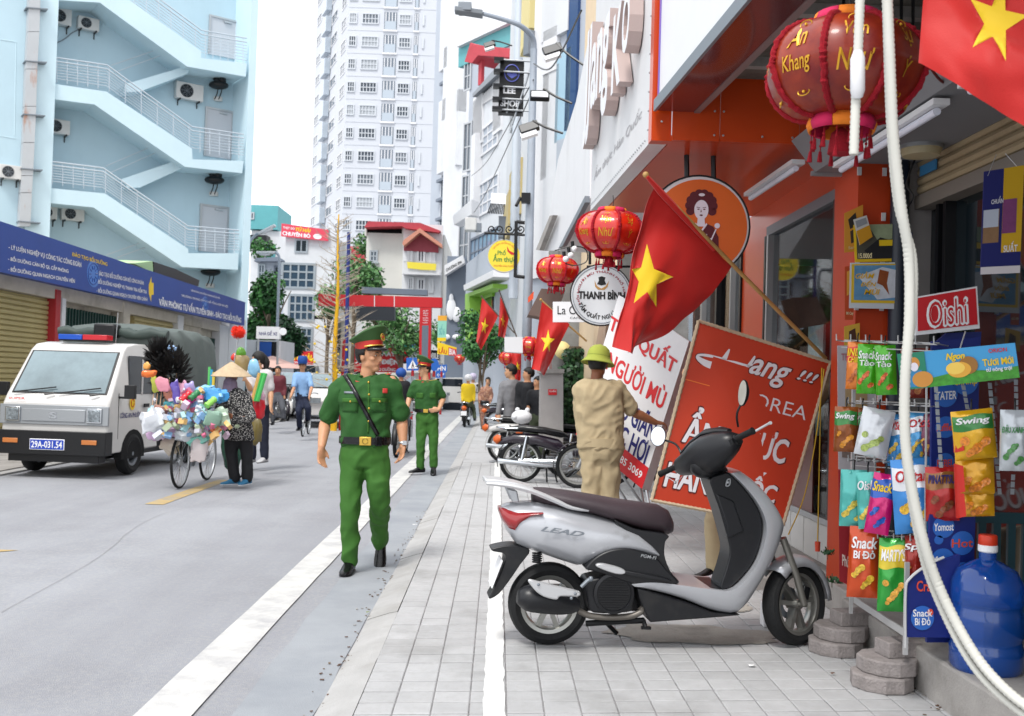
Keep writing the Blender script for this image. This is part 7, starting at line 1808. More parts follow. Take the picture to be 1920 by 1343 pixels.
B.rect(0,0,.24,1,mat('banner_teal','1f7f62',.5),off=.002);B.disc(.14,.3,.05,.17,mat('straw_print','c98a3a',.5),'straw_hat',.0045);B.disc(.14,.4,.035,.12,m_skinp,'printed_face',.0055);B.disc(.2,.76,.09,.22,MATS['straw_print'],'basket',.005);B.poly([(.08,.5),(.2,.5),(.22,.95),(.06,.95)],mat('print_blue','2f7fae',.5),'printed_clothes',.004)
m_chip=mat('chip_yellow','e0a63a',.5)
B.disc(.52,.6,.1,.22,m_chip,'chip',.005);B.disc(.6,.5,.08,.25,mat('chip_brown','9a6a2c',.5),'potato',.0045);B.disc(.49,.55,.08,.17,mat('chip_light','efc95a',.5),'chip',.006)
B.text('Ngon',.42,.12,.58,.36,m_yprint,off=.005,bold=.04,shear=.3);B.text('ORION',.78,.1,.93,.22,m_redp,off=.004);B.text('Tươi Mới',.72,.36,.97,.58,m_yprint,off=.005,bold=.04);B.text('từ nông trại',.74,.62,.95,.78,m_wprint,off=.005,bold=.02);b=MB();b.tube([B.pt(.1,0),P(1705,630,4.45)],.003);b.tube([B.pt(.55,0),P(1810,622,4.35)],.003);b.build('banner_hooks',m_wire,s)
class Bag(Board):
 T=.02
 def pt(s,u,v,off=0):
  p=Board.pt(s,u,v,0);e=(1-abs(2*min(1,max(0,u))-1)**2.2)**.6*max(0,math.sin(math.pi*min(1,max(0,v))))**.45
  return p+s.n*(off+s.T*e*(1+.4*noise.noise(V((u*5,v*6,s.sd)))+.0))
def bag(label,cx,cy,w_,h_,Y,rz,c,band=None,title='',tc=None,food='d98a2a',cat='snack bag',title2='',tv=.2,T=.036):
 w_*=1.1;h_*=1.06
 t=thing('snack_bag',label,cat,P(cx,cy+h_/2,Y),group='snack bags hanging on the rack');ca,sa=math.cos(R(rz)),math.sin(R(rz))
 q=[(cx+x*ca-y*sa,cy+x*sa+y*ca)for x,y in((-w_/2,-h_/2),(w_/2,-h_/2),(w_/2,h_/2),(-w_/2,h_/2))]
 B=Bag(P(*q[0],Y+.03),P(*q[1],Y-.03),P(*q[2],Y-.03),P(*q[3],Y+.03),t);B.sd=cx*.1;B.T=T;m=mat('foil_'+c,c,.22,.25,coat=.4,bump=.25,bsc=25)
 b=MB();nz=12;f=lambda u,v:B.pt(u,v,.0005+.0015*math.sin(u*60)*(1 if v<.05 or v>.95 else 0));b.grid(f,12,14);sv=B.T;B.T=-sv;b.grid(lambda u,v:B.pt(1-u,v),12,14);B.T=sv;o=b.build('pouch',m,t,smooth=60)
 def zone(v0,v1,col,nm,u0=.02,u1=.98,off=.0022):
  b=MB();b.grid(lambda u,v:B.pt(u0+(u1-u0)*u,v0+(v1-v0)*v+.02*math.sin(u*7),off),10,6);b.build(nm,mat('foil_'+col,col,.25,.2,coat=.4),t,smooth=60)
 if band:zone(tv-.1,tv+.2,band,'printed_band')
 if food:
  mf=mat('food_'+food,food,.3,var=.45,vsc=90,coat=.4)
  for k in range(9):
   u,v,r=.2+.6*((k*.37+cx*.013)%1),.56+.32*((k*.618+cx*.02)%1),.07+.06*((k*.77)%1)
   b=MB();b.add([B.pt(u+r*math.cos(a*.52),v+r*.8*w_/h_*math.sin(a*.52)*1.2,.004+.0004*k)for a in range(12)],[list(range(12))]);b.build('food_print',mf,t,smooth=0)
 if title:B.text(title,.1,tv-.06,.9,tv+.1,tc or m_wprint,off=.0065,bold=.03,shear=.15)
 if title2:B.text(title2,.18,tv+.12,.85,tv+.24,tc or m_wprint,off=.0065,bold=.03)
 b=MB();p=Board.pt(B,.5,0,0);b.tube([p,p+V((0,0,.03)),p+V((.01,.02,.045))],.004,5);b.build('clip',m_black,t);return t
R_=random.Random(9)
BG=[('orange and yellow bag, leftmost of the top row',1606,686,34,84,5.0,3,'d9792a','c8351c','INDI',m_yprint,'b5602a','CHIPS'),('bright green bag, left one of the two green bags in the top row',1628,692,38,88,4.92,2,'4aa81f',None,'Snack',m_wprint,'c85a1c','Tảo'),('bright green bag, right one of the two green bags in the top row',1661,694,36,88,4.82,-2,'4aa81f',None,'Snack',m_wprint,'c85a1c','Tảo'),('brown orange Swing chip bag, leftmost of the second row',1586,805,40,80,5.0,2,'8a4a1c','2f7a35','Swing',m_wprint,'d98f24',''),('brown Swing bag mostly hidden behind the white backside bag',1616,806,36,78,5.08,2,'7d421a','2f7a35','Swing',m_wprint,'d98f24',''),('white bag turned to show its printed back, second row',1640,812,56,86,4.86,12,'cfd2d6',None,'',None,'9fb25a',''),('white and blue bag right of the white backside bag',1685,826,36,92,4.86,4,'3f8cc8','dfe3e8',"O'Star",m_redp,'d9b23a',''),('blue and white bag behind the hose, second row',1722,820,34,90,4.8,0,'4a9ad0','dfe3e8',"O's",m_redp,'d9b23a',''),('dark wavy chip bag right of the hose in the second row',1744,816,22,74,4.66,0,'6b2c4a',None,"O's",m_redp,'d9a23a',''),('turquoise yellow bag, left of the pair in the third row',1600,934,46,100,4.95,2,'4fb0a8',None,'',None,'d0b94a',''),('turquoise yellow bag, right of the pair in the third row',1630,938,42,100,4.85,-3,'55b5ac',None,'Oishi',m_wprint,'d0b94a',''),('magenta and blue bag in the third row',1652,945,42,108,4.75,10,'c8186e','2456b0','Snack',m_yprint,'2456b0',''),("white and blue O'Star chip bag behind the hose in the third row",1712,930,70,132,4.66,-4,'3a86cc','e2e4e8',"O'Star",m_redp,'e0ad30',''),('red Pinattsu peanut bag right of the hose',1767,926,58,96,4.5,-1,'a81c1c','8a5a2a','PINATTSU',m_navy,'7a3b1c',''),('red and yellow Swing bag, top of the three on the strip',1826,815,72,88,4.25,-6,'d9a518','2f7a35','Swing',m_wprint,'d9822a',''),('red and yellow Swing bag, middle of the three on the strip',1828,892,66,66,4.3,-2,'d69c18',None,'',m_wprint,'d9822a',''),('red and yellow Swing bag, lowest of the three on the strip',1830,938,62,58,4.34,-2,'d69c18',None,'',m_wprint,'d9822a',''),('orange Snack Bí Đỏ bag at the bottom of the rack',1620,1054,54,126,4.9,3,'c2471a',None,'Snack',m_wprint,'d9b13a','Bí Đỏ'),("green and yellow Marty's chip bag at the bottom of the rack",1675,1078,52,130,4.75,2,'2f9a3a','d9c23a',"MARTY'S",m_wprint,'d9a03a',''),('dark red snack bag behind the hose at the bottom of the rack',1714,1052,32,90,4.68,0,'96261c',None,'Sp',m_wprint,'c98a2a',''),('small red snack bag between the green bags and the banner',1716,700,50,88,4.75,0,'7c2a1c',None,'',None,'a5602a','')]
for q in BG:bag(*q[:8],band=q[8],title=q[9],tc=q[10],food=q[11],title2=q[12])
for i in(1,2,3):b=MB();c=(815,892,938)[i-1];x=(1800,1802,1804)[i-1];b.prism(PP((x-10,c-38+i*8,4.27),(x+4,c-30+i*6,4.24),(x+8,c+30,4.24),(x-8,c+34,4.27)),(0,.02,0));tag(b.build('red_foil_edge',mat('foil_red','c8281c',.25,.3,coat=.4)),'red foil flank of Swing bag number %s from the top'%('one','two','three')[i-1],'foil')
t=bag('white zip pouch of green snacks hanging at the right edge reading ĐẬU XANH',1902,826,50,108,4.1,1,'b5bbc0',None,'ĐẬU XANH',m_gprint,'3f7a3a',tv=.3)
b=MB()
for x0,y0_,x1,y1_ in((1755,725,1765,880),(1806,722,1815,770),(1856,718,1875,930),(1905,712,1906,775),(1900,890,1898,930)):
 p,q=P(x0,y0_,4.32),P(x1,y1_,4.36);n=int((q-p).length/.035)+1
 for i in range(n):a,c=p.lerp(q,i/n),p.lerp(q,(i+.8)/n);s_=V((.008,0,0));b.slab(a-s_,a+s_,c+s_,c-s_,V((0,.002,0)))
stuff(tag(b.build('clip_strips',mat('clear_strip','8f959b',.2,spec=.8)),'clear plastic clip strips hanging beside the rack','clip strip'))
def poster(label,q,Y,base,items,nm='poster'):
 s=thing(nm,label,'poster',P(q[3][0],q[3][1],Y));B=Board(*[P(x,y,Y)for x,y in q],s);B.body('sheet',mat('sheet_'+base,base,.5),.003)
 for i,it in enumerate(items):
  k=it[0];o_=.001+.0006*i
  if k=='r':B.rect(*it[1:5],mat('ink_'+it[5],it[5],.5,var=.15 if len(it)>6 else 0,vsc=20),off=o_,t=.0004)
  elif k=='p':B.poly(it[1],mat('ink_'+it[2],it[2],.5,var=.15,vsc=15),off=o_,t=.0004)
  elif k=='t':B.text(it[1],*it[2:6],mat('ink_'+it[6],it[6],.5),off=o_+.001,bold=.02,shear=it[7]if len(it)>7 else 0)
 return B
Yc=6.18
poster('yellow and grey motorbike poster reading 15.000đ on the orange column',[(1600,422),(1690,420),(1692,490),(1603,492)],Yc-.03,'e0b81e',[('r',.05,.02,1,.92,'4c4a3f',1),('p',[(.3,0),(.8,0),(1,.35),(.5,.45)],'8f9a7a'),('p',[(.2,.7),(.55,.35),(.95,.5),(1,.92),(.4,.92)],'1f1f22'),('t','15.000đ',.08,.76,.36,.9,'f0e0b0'),('r',.52,.42,.85,.58,'e3bf1a')])
poster('blue and white calendar poster of a leaping figure reading GIẢM',[(1594,493),(1694,492),(1697,580),(1592,578)],Yc-.05,'c8ccd2',[('r',.03,.03,1,.88,'d9b52a'),('r',.08,.06,1,.82,'5f8fb5',1),('p',[(.15,.3),(.6,.1),(1,.2),(.85,.75),(.5,.8)],'c9ccd4'),('p',[(.55,.15),(.72,.2),(.68,.45),(.72,.7),(.6,.5),(.5,.45)],'8f4a22'),('t','GIẢM',.1,.2,.45,.35,'e3b11c',.3),('t','ĐẾN',.2,.38,.48,.52,'e3b11c',.3),('t','MÙI',.26,.55,.55,.7,'e3b11c',.3)])
poster('orange poster with black cyclists, highest on the orange column',[(1583,400),(1618,384),(1620,470),(1583,474)],Yc-.02,'c98a2c',[('p',[(.2,.2),(.6,.1),(.7,.4),(.3,.45)],'2a2522'),('p',[(.3,.5),(.7,.45),(.75,.75),(.35,.8)],'3a2f28'),('t','Sandal',.2,.86,.8,.93,'c9b58a')])
poster('tall orange and red menu strip low on the orange column',[(1584,500),(1604,498),(1600,600),(1584,600)],Yc-.02,'b5471f',[('p',[(.2,.1),(.9,.05),(.8,.5),(.2,.55)],'cf9a3a'),('t','Mì Cay',.15,.85,.95,.92,'d9cfa5')])
poster('small white calendar leaf pinned over an orange card',[(1600,412),(1625,404),(1636,444),(1612,460)],Yc-.06,'c8c6c2',[('r',0,.45,1,1,'c98f1e'),('r',.1,.08,.9,.35,'8c8f94')])
poster('orange snack poster beside the rack top at the column',[(1583,612),(1612,606),(1612,645),(1583,650)],Yc-.03,'c9a03a',[('p',[(.3,.3),(.7,.2),(.8,.8),(.3,.8)],'4a2a1c')])
poster('white price poster hanging behind the snack bags',[(1570,648),(1640,648),(1640,890),(1572,880)],5.6,'b5b0b4',[('r',.2,.35,.8,.5,'a88f6a'),('r',.1,.8,.9,.9,'7c6c66'),('t','TRÀ',.1,.05,.4,.12,'a5666e')])
poster('dark red tea poster at the foot of the rack',[(1572,880),(1600,885),(1600,1100),(1574,1090)],5.3,'8e1f28',[('r',.3,.3,.9,.42,'c8c0c0'),('t','TRÀ',.1,.1,.8,.2,'d9b0a0'),('t','Phúc',.2,.75,.8,.85,'d9c9c0')])
B=poster('hanging display of phone top-up cards with navy and yellow backing at the right edge',[(1845,322),(1920,310),(1912,512),(1838,515)],4.5,'1a1f63',[('r',.5,0,1,.8,'c9a01c'),('r',.0,.93,1,1,'cfc9cc'),('r',.02,.38,.42,.7,'8a6a4c',1),('r',.02,.38,.4,.55,'b5bccb'),('r',.5,.3,.85,.62,'7a3f6e',1),('t','CHUẨN',.2,.26,.5,.33,'d9d9e0'),('t','SUẤT',.55,.7,.9,.8,'e0e0e6')],'card_display')
b=MB();b.tube(PP((1852,330,4.5),(1868,290,4.5)),.0015,4);b.tube(PP((1910,316,4.5),(1885,288,4.5)),.0015,4);tag(b.build('hanging_strings',m_alu),'thin strings holding the hanging card display','string')
cable('yellow cord hanging straight down to an orange plug before the glass',PP((1541,690,6.95),(1538,800,6.95),(1533,1018,6.95)),.004,mat('yellow_cord','c9a227',.6))
cable('yellow cord drooping in a loop from the JJang board corner',PP((1545,692,6.9),(1530,820,6.9),(1508,930,6.9),(1478,1003,6.9)),.004,mat('yellow_cord',''))
b=MB();b.tube(PP((1533,1016,6.95),(1533,1034,6.95)),[.02,.017],8);tag(b.build('orange_plug',m_redo),'orange plug hanging on the yellow cord above the platform','plug')
t=thing('plastic_chair','dark teal plastic chair cut by the right edge behind the water jug','chair',(2.35,4.6,.2));mt=mat('teal_plastic','1c3f47',.5)
for i in range(5):b=MB();x=2.22+i*.07;b.box((x,4.75-i*.0,.62),(.035,.02,.34));b.build('back_slat',mt,t)
b=MB();b.box((2.38,4.75,.8),(.42,.03,.05));b.build('back_rail',mt,t);b=MB();b.box((2.38,4.6,.45),(.42,.36,.04));b.build('seat',mt,t)
for x,y in((2.2,4.45),(2.56,4.45),(2.2,4.75),(2.56,4.75)):b=MB();b.box((x,y,.32),(.04,.04,.26));b.build('leg',mt,t)
b=MB();r_=random.Random(4)
for i in range(2600):
 x=r_.uniform(1052,1100);y=r_.uniform(655,850);
 if(x<1062 and y<690)or r_.random()<.1:continue
 p=P(x+r_.gauss(0,4)+(y>780)*r_.uniform(-12,10),y,15+r_.uniform(-.15,.15));s_=r_.uniform(.025,.055);a=V((r_.gauss(0,1),r_.gauss(0,.5),r_.gauss(0,1))).normalized();n_=V((r_.gauss(0,.4),-1,r_.gauss(.2,.4))).normalized();c=n_.cross(a).normalized();b.k=r_.randrange(3);b.quad(p-a*s_,p+c*s_*.7,p+a*s_,p-c*s_*.7)
iv=thing('ivy_column','dense dark green ivy climbing a post behind the khaki man','plant',P(1078,850,15));stuff(b.build('leaves',LD,iv,smooth=0));b=MB();b.cyl(P(1078,850,15.1),P(1078,650,15.1),.09);b.build('post',m_bark,iv)
b=MB();c=P(1055,657,15.2);b.lathe([(.14,0),(.12,.03),(.001,.09)],20,Matrix.Translation(c)@rotm(80,0,20));tag(b.build('conical_hat',mat('straw','')),'straw conical hat hanging on the dim wall beside the ivy','hat')
t=thing('utility_box','grey street utility cabinet with stickers behind the parked motorbikes','utility box',G(1038,850));Yu=14.3
b=MB();b.slab(*PP((1014,700,Yu),(1056,700,Yu),(1056,838,Yu),(1012,838,Yu)),V((0,.5,0)));b.build('cabinet',mat('cabinet_grey','9b9795',.7,var=.08),t)
b=MB();b.slab(*PP((1010,692,Yu-.05),(1058,692,Yu-.05),(1058,700,Yu-.05),(1010,700,Yu-.05)),V((0,.6,0)));b.build('lid',m_conc,t);B=Board(*PP((1028,730,Yu-.01),(1044,730,Yu-.01),(1044,741,Yu-.01),(1028,741,Yu-.01)),t);B.body('red_sticker',m_redp,.003);B.text('TUYỂN',.1,.1,.9,.5,m_wprint)
fp=[V((p.x+.05*math.sin(i*2.2),p.y,p.z))for i,p in enumerate([P(1147,600,10.2)]*1)]
t=thing('folded_parasol','folded beige parasol behind the khaki man below the round white sign','parasol',P(1143,760,10.2));b=MB();rings=[]
for i in range(9):
 f=i/8;c=P(1147-4*f,598+170*f,10.3);r=.09+.1*f;rings.append([c+V((r*(1+.3*math.cos(a*2.5))*math.cos(a*.314),r*(1+.3*math.cos(a*2.5))*math.sin(a*.314),0))for a in range(20)])
b.loft(rings);b.build('cloth',mat('parasol_beige','a58f7c',.9,var=.06),t,smooth=70)
c=P(905,640,29);tree('pavement_tree','bushy green tree on the pavement left of the lamp post',(c.x+.07,29,0),3,c,(.7,.7,.78),2600,.07,LG,21,tr_r=.05,limbs=8);c=P(880,600,23);b=MB();leafcloud(b,c,(.5,.4,.25),420,.05,random.Random(3),4);stuff(tag(b.build('leaf_spray',LG,smooth=0),'loose leafy spray reaching left from the pavement tree','foliage'))
# ================= police truck =================
g1,g2=G(57,884,-.04),G(238,889,-.06);vx_=(g2-g1);vx_.z=0;vx_.normalize();vy_=V((-vx_.y,vx_.x,0));vO=g1.lerp(g2,.5);vO.z=-.05;vx_=V((math.cos(R(-4.5)),math.sin(R(-4.5)),0));vy_=V((-vx_.y,vx_.x,0))
VM=frame(vO,vx_,vy_,(0,0,1));van=thing('police_truck','white police pickup truck with a green tarpaulin over its bed, facing the camera','truck',M=VM)
m_vw=dirt(mat('truck_white','c9c7c4',.3,var=.02,coat=.4),'a5a098',1.5,.6,.85,.4);m_tarp=mat('tarpaulin_green','565f5c',.7,var=.15,vsc=3,bump=.3,bsc=14);m_lens=mat('lens_clear','8f979c',.12,.7,var=.5,vsc=30,bump=1,bsc=60);m_win=mat('windscreen','74858b',.08,0,var=.3,vsc=1.2,spec=1)
cab=[(-.66,.32),(-.70,.62),(-.69,.95),(-.62,1.06),(-.18,1.66),(-.08,1.73),(.2,1.77),(.72,1.77),(.84,1.68),(.86,.32)]
b=MB(VM);rings=[]
for x,k in((-.71,0),(-.69,.03),(.69,.03),(.71,0)):
 ring=[]
 for y,z in cab:t_=max(0,(z-1.02)/.75);ring.append(V((x*(1-.1*t_),y+(.03-k)*(1 if y<0 else-1),z-(.03-k)*(z>1.6))))
 rings.append(ring)
b.loft(rings);b.build('cab',m_vw,van,smooth=30,bevel=.045)
def vb(nm,m,*bx,par=None,bevel=.006):
 b=MB(VM)
 for q in bx:b.bx(*q)
 return b.build(nm,m,par or van,bevel=bevel)
def slope(x0,x1,t0,t1,off=.006):
 a=V((0,-.62,1.06));c=V((0,-.18,1.66));n=V((0,-.6,.44)).normalized()*off
 f=lambda x,t:VM@(a.lerp(c,t)+V((x*(1-.06*t),0,0))+n);return[f(x0,t1),f(x1,t1),f(x1,t0),f(x0,t0)]
b=MB();b.slab(*slope(-.64,.64,.02,.97,.004),.01);b.build('windscreen_seal',m_black,van,bevel=.02)
b=MB();b.slab(*slope(-.61,.61,.05,.94,.012),.01);ws=b.build('windscreen',m_win,van,bevel=.02)
for x in(-.3,.3):b=MB();q=slope(x-.3,x+.25,.0,.13,.04);b.tube([q[3],q[1]],.009,5);b.tube([q[2],q[3]+(q[2]-q[3])*.8+V((0,-.03,-.02))],.012,5);b.build('wiper',m_black,van)
vb('side_window',m_glassd,(.668,.688,-.1,.72,1.08,1.6));vb('window_surround',m_vw,(.66,.7,.3,.34,1.08,1.6));vb('door_gap',m_black,(.705,.713,-.42,-.41,.5,1.1),(.705,.713,.78,.79,.5,1.2))
vb('bumper',m_black,(-.73,.73,-.8,-.6,.3,.6));vb('bumper_lower',m_black,(-.6,.6,-.7,-.5,.2,.3))
gpl=vb('front_panel',mat('front_panel_grey','9b9fa3',.35,.4),(-.72,.72,-.722,-.69,.68,.93),(-.42,.42,-.735,-.72,.72,.88))
for sx in(-1,1):
 hl=vb('headlight',m_chrome,(sx*.64-.0 if sx<0 else.44,-.44 if sx<0 else.64,-.745,-.72,.71,.9));vb('lens',m_lens,(-.62 if sx<0 else.46,-.46 if sx<0 else.62,-.753,-.744,.73,.88),par=hl)
 vb('indicator',mat('indicator_orange','b8703a',.3),(sx*.62 if sx<0 else.42,-.42 if sx<0 else.62,-.812,-.8,.44,.5))
 vb('mirror',m_black,(sx*.93 if sx<0 else.79,-.79 if sx<0 else.93,-.45,-.38,1.03,1.21),(sx*.8 if sx<0 else.66,-.66 if sx<0 else.8,-.42,-.38,1.03,1.06))
vq=lambda x0,x1,y,z0,z1,par=None:Board(VM@V((x0,y,z1)),VM@V((x1,y,z1)),VM@V((x1,y,z0)),VM@V((x0,y,z0)),par)
pl_=vb('number_plate',m_wprint,(-.26,.2,-.812,-.8,.36,.5));B=vq(-.25,.19,-.813,.37,.49,van);B.rect(0,0,1,1,mat('plate_navy','1b3fa8',.4),off=.001,t=.001);B.text('29A-031.54',.04,.14,.96,.86,m_wprint,off=.004,bold=.02)
B=vq(-.62,-.4,-.70,.99,1.02,van);B.text('SUPER',0,0,1,1,m_redp,off=.006)
B=vq(-.06,.06,-.736,.75,.85,van);B.text('S',.1,.1,.9,.9,m_chrome,off=.004,bold=.04)
B=Board(VM@V((.712,-.38,.86)),VM@V((.712,.3,.86)),VM@V((.712,.3,.77)),VM@V((.712,-.38,.77)),van);B.text('CÔNG AN PHƯỜNG',0,0,1,1,m_navy,off=.004)
B=Board(VM@V((.712,-.12,1.02)),VM@V((.712,.08,1.02)),VM@V((.712,.08,.88)),VM@V((.712,-.12,.88)),van);B.c=[VM@V((.712,-.12,1.06)),VM@V((.712,.08,1.06)),VM@V((.712,.08,.87)),VM@V((.712,-.12,.87))];B.disc(.5,.5,.42,.5,m_yprint,'emblem',.004);b=MB();b.tube([B.pt(.5+.22*math.cos(a*.5),.5+.28*math.sin(a*.5),.007)for a in range(13)],.006,4);b.build('emblem_ring',m_redtab,van)
vb('door_handle',m_black,(.71,.73,.34,.5,.9,.95))
lb=vb('light_bar',m_black,(-.35,.33,-.02,.14,1.78,1.8));vb('blue_lens',mat('lens_blue','1f4fb0',.2),(-.35,-.02,-.03,.15,1.8,1.87),par=lb);vb('red_lens',mat('lens_red','b8202c',.2),(-.01,.33,-.03,.15,1.8,1.87),par=lb)
ls=vb('loudspeaker',m_black,(-.22,.1,.68,.9,1.86,2.06),bevel=.03)
b=MB(VM);b.tube([V((.3,.3,1.77)),V((.3,.34,2.2))],.004,4);b.build('aerial',m_alu,van)
for x in(-.65,.65):W_=VM@Matrix.Translation((x,.05,.28))@Matrix.Rotation(R(90),4,'Z');wheel(van,W_,.28,.17,.16,'disc',rimm=m_steel);W_=VM@Matrix.Translation((x,2.1,.28))@Matrix.Rotation(R(90),4,'Z');wheel(van,W_,.28,.17,.16,'disc',rimm=m_steel)
for sx in(-1,1):b=MB(VM);b.prism([(sx*.716,.05+.36*math.cos(R(a)),.28+.33*math.sin(R(a)))for a in range(-10,191,20)],(-sx*.1,0,0));b.build('wheel_arch',m_dark,van,smooth=0)
vb('chassis',m_black,(-.5,.5,-.3,2.6,.22,.42));vb('bed',m_vw,(-.72,.72,.92,2.75,.55,.95))
b=MB(VM);rings=[];r_=random.Random(2)
for i in range(15):
 y=.86+2.0*i/14;zt=2.0+.03*math.sin(i*1.4)+(-.06 if i in(0,14)else 0);f=lambda s:.012*noise.noise(V((s,y*5,1)))*3
 rings.append([V((-.78+f(1),y,.85)),V((-.8+f(2),y,1.4)),V((-.76+f(3),y,zt-.12)),V((-.68,y,zt)),V((-.3,y,zt+.05)),V((.3,y,zt+.05)),V((.68,y,zt)),V((.76+f(4),y,zt-.12)),V((.8+f(5),y,1.4)),V((.78+f(6)+.03*math.sin(i*2.1),y,.85))])
b.loft(rings);tp=b.build('tarpaulin',m_tarp,van,smooth=50)
b=MB(VM);pts=[V((-.8+1.6*i/14,.84+.02*math.sin(i),1.93+.02*math.sin(i*1.7)))for i in range(15)];b.tube(pts,[.07+.015*math.sin(i*2.3)for i in range(15)],10);b.build('rolled_flap',mat('tarp_dark','37433f',.6,bump=.4,bsc=20),tp)
# ================= motorbikes =================
m_purp=mat('dark_purple_paint','221a26',.25,coat=.5)
def motorbike(paint,wheelkind='wire',plate=False):
 t=thing('motorbike','x','motorbike');I=Matrix.Identity(4)
 wheel(t,Matrix.Translation((0,0,.29)),.29,.075,.235,wheelkind,'rear_wheel',28,spokes=32);wheel(t,Matrix.Translation((1.22,0,.29)),.29,.07,.235,wheelkind,'front_wheel',28,spokes=32)
 def s(st,nm,m):b=MB();b.sup(st,14);return b.build(nm,m,t,smooth=60)
 s([(-.32,.56,.5,.03),(-.1,.66,.52,.1),(.2,.66,.5,.11),(.5,.6,.42,.1),(.62,.5,.4,.06)],'side_body',paint);s([(-.2,.74,.68,.06),(0,.78,.68,.12),(.3,.76,.66,.13),(.52,.72,.62,.11),(.62,.68,.62,.05)],'seat',m_leather)
 s([(-.38,.6,.54,.05),(-.33,.64,.5,.07),(-.28,.62,.54,.08)],'tail_lamp',mat('tail_orange','c4581c',.3))
 b=MB()
 for a in range(20,175,15):pass
 rr=[[V((.32*math.cos(R(a)),y,.29+.32*math.sin(R(a))))for y in(-.06,0,.06)]for a in range(40,200,12)];b.add([p for r in rr for p in r],[(i*3+k,i*3+k+1,i*3+k+4,i*3+k+3)for i in range(len(rr)-1)for k in(0,1)]);b.build('rear_mudguard',paint,t,solid=.006)
 b=MB();rr=[[V((1.22+.32*math.cos(R(a)),y,.29+.32*math.sin(R(a))))for y in(-.05,0,.05)]for a in range(-10,150,12)];b.add([p for r in rr for p in r],[(i*3+k,i*3+k+1,i*3+k+4,i*3+k+3)for i in range(len(rr)-1)for k in(0,1)]);b.build('front_mudguard',paint,t,solid=.006)
 b=MB()
 for y in(-.09,.09):b.tube([(1.22,y,.29),(1.06,y,.66)],.02,8)
 b.build('fork',m_alu,t);b=MB()
 for y in(-.12,.12):b.tube([(.02,y,.3),(.08,y,.62)],.024,8)
 b.build('rear_shock',m_chrome,t)
 b=MB();b.lathe([(.001,-.12),(.09,-.12),(.1,-.08),(.1,.1),(.001,.12)],20,Matrix.Translation((.56,0,.3))@rotm(90,0,0));b.box((.62,0,.4),(.16,.16,.12));b.build('engine',m_alu,t,bevel=.01)
 b=MB();b.tube([(.62,-.13,.24),(.3,-.14,.24),(-.3,-.15,.28)],[.02,.032,.038],10);b.build('exhaust',m_chrome,t);b=MB();b.tube([(-.02,-.1,.29),(.56,-.12,.3)],.03,8);b.build('chain_case',m_chrome,t)
 s([(.62,.5,.38,.05),(.78,.5,.36,.08),(.95,.62,.45,.1),(1.02,.9,.6,.09),(1.06,.98,.8,.07)],'leg_shield',paint)
 b=MB();b.sup([(.95,1.0,.9,.06),(1.02,1.06,.88,.12),(1.12,1.0,.86,.06)],14);b.build('headlamp_cowl',m_black,t,smooth=60)
 b=MB();b.tube(cr([(.9,-.34,1.0),(.96,-.22,1.02),(1.0,0,1.0),(.96,.22,1.02),(.9,.34,1.0)],4),.014,8);b.build('handlebar',m_black,t)
 for sd in(-1,1):b=MB();b.tube([(.95,sd*.22,1.02),(.93,sd*.26,1.2)],.006,6);b.ell((.92,sd*.28,1.24),(.015,.06,.04));b.build('mirror',m_black,t)
 b=MB();b.tube(cr([(-.05,-.13,.72),(-.25,-.12,.72),(-.34,0,.74),(-.25,.12,.72),(-.05,.13,.72)],4),.012,8);b.build('grab_bar',m_chrome,t)
 b=MB();b.tube([(.45,0,.2),(.5,-.12,.02)],.012,6);b.tube([(.35,0,.2),(.36,.12,.02)],.012,6);b.build('stand',m_black,t)
 if plate:b=MB();b.box((-.37,0,.42),(.01,.17,.13));b.build('number_plate',m_wprint,t)
 return t
def bm(x,y,rz,Y=None,lean=6):g=G(x,y);Y=Y or g.y;return Matrix.Translation((P(x,y,Y).x,Y,0))@rotm(-lean,0,rz)
k1=motorbike(m_purp);k1['label']='dark purple motorbike with chrome rack and wire wheels, nearest of the parked row';k1['group']='motorbikes parked on the right pavement';k1.matrix_basis=bm(975,905,-4);
k2=motorbike(m_vw,'wire');k2['label']='white motorbike behind the dark purple one, rear wheel sticking out left';k2['group']='motorbikes parked on the right pavement';k2.matrix_basis=bm(945,868,-2)
k3=dup(k1,bm(1262,890,172,13.0),'black motorbike with a bulky dark cowl beside the ivy, behind the khaki man');k4=dup(k2,bm(960,830,4),'pale motorbike farther back beside the lamp post base');k5=dup(k1,bm(930,812,20,26),'dark motorbike parked far back left of the grey sweater man')
k8=dup(k1,bm(1012,858,5,15.9),'dark motorbike parked behind the purple one, in front of the ivy');k9=dup(k1,bm(1058,885,8,14.6),'motorbike right of the utility cabinet half behind the khaki man')
b=MB();c=P(978,782,14.4);b.ell(c,(.15,.12,.1));b.ell(c+V((-.06,0,.1)),.035);b.ell(c+V((.08,0,.1)),.035);b.ell(c+V((-.1,-.08,.0)),.04);tag(b.build('helmet',m_white),'white animal-eared helmet resting on a parked motorbike seat','helmet')
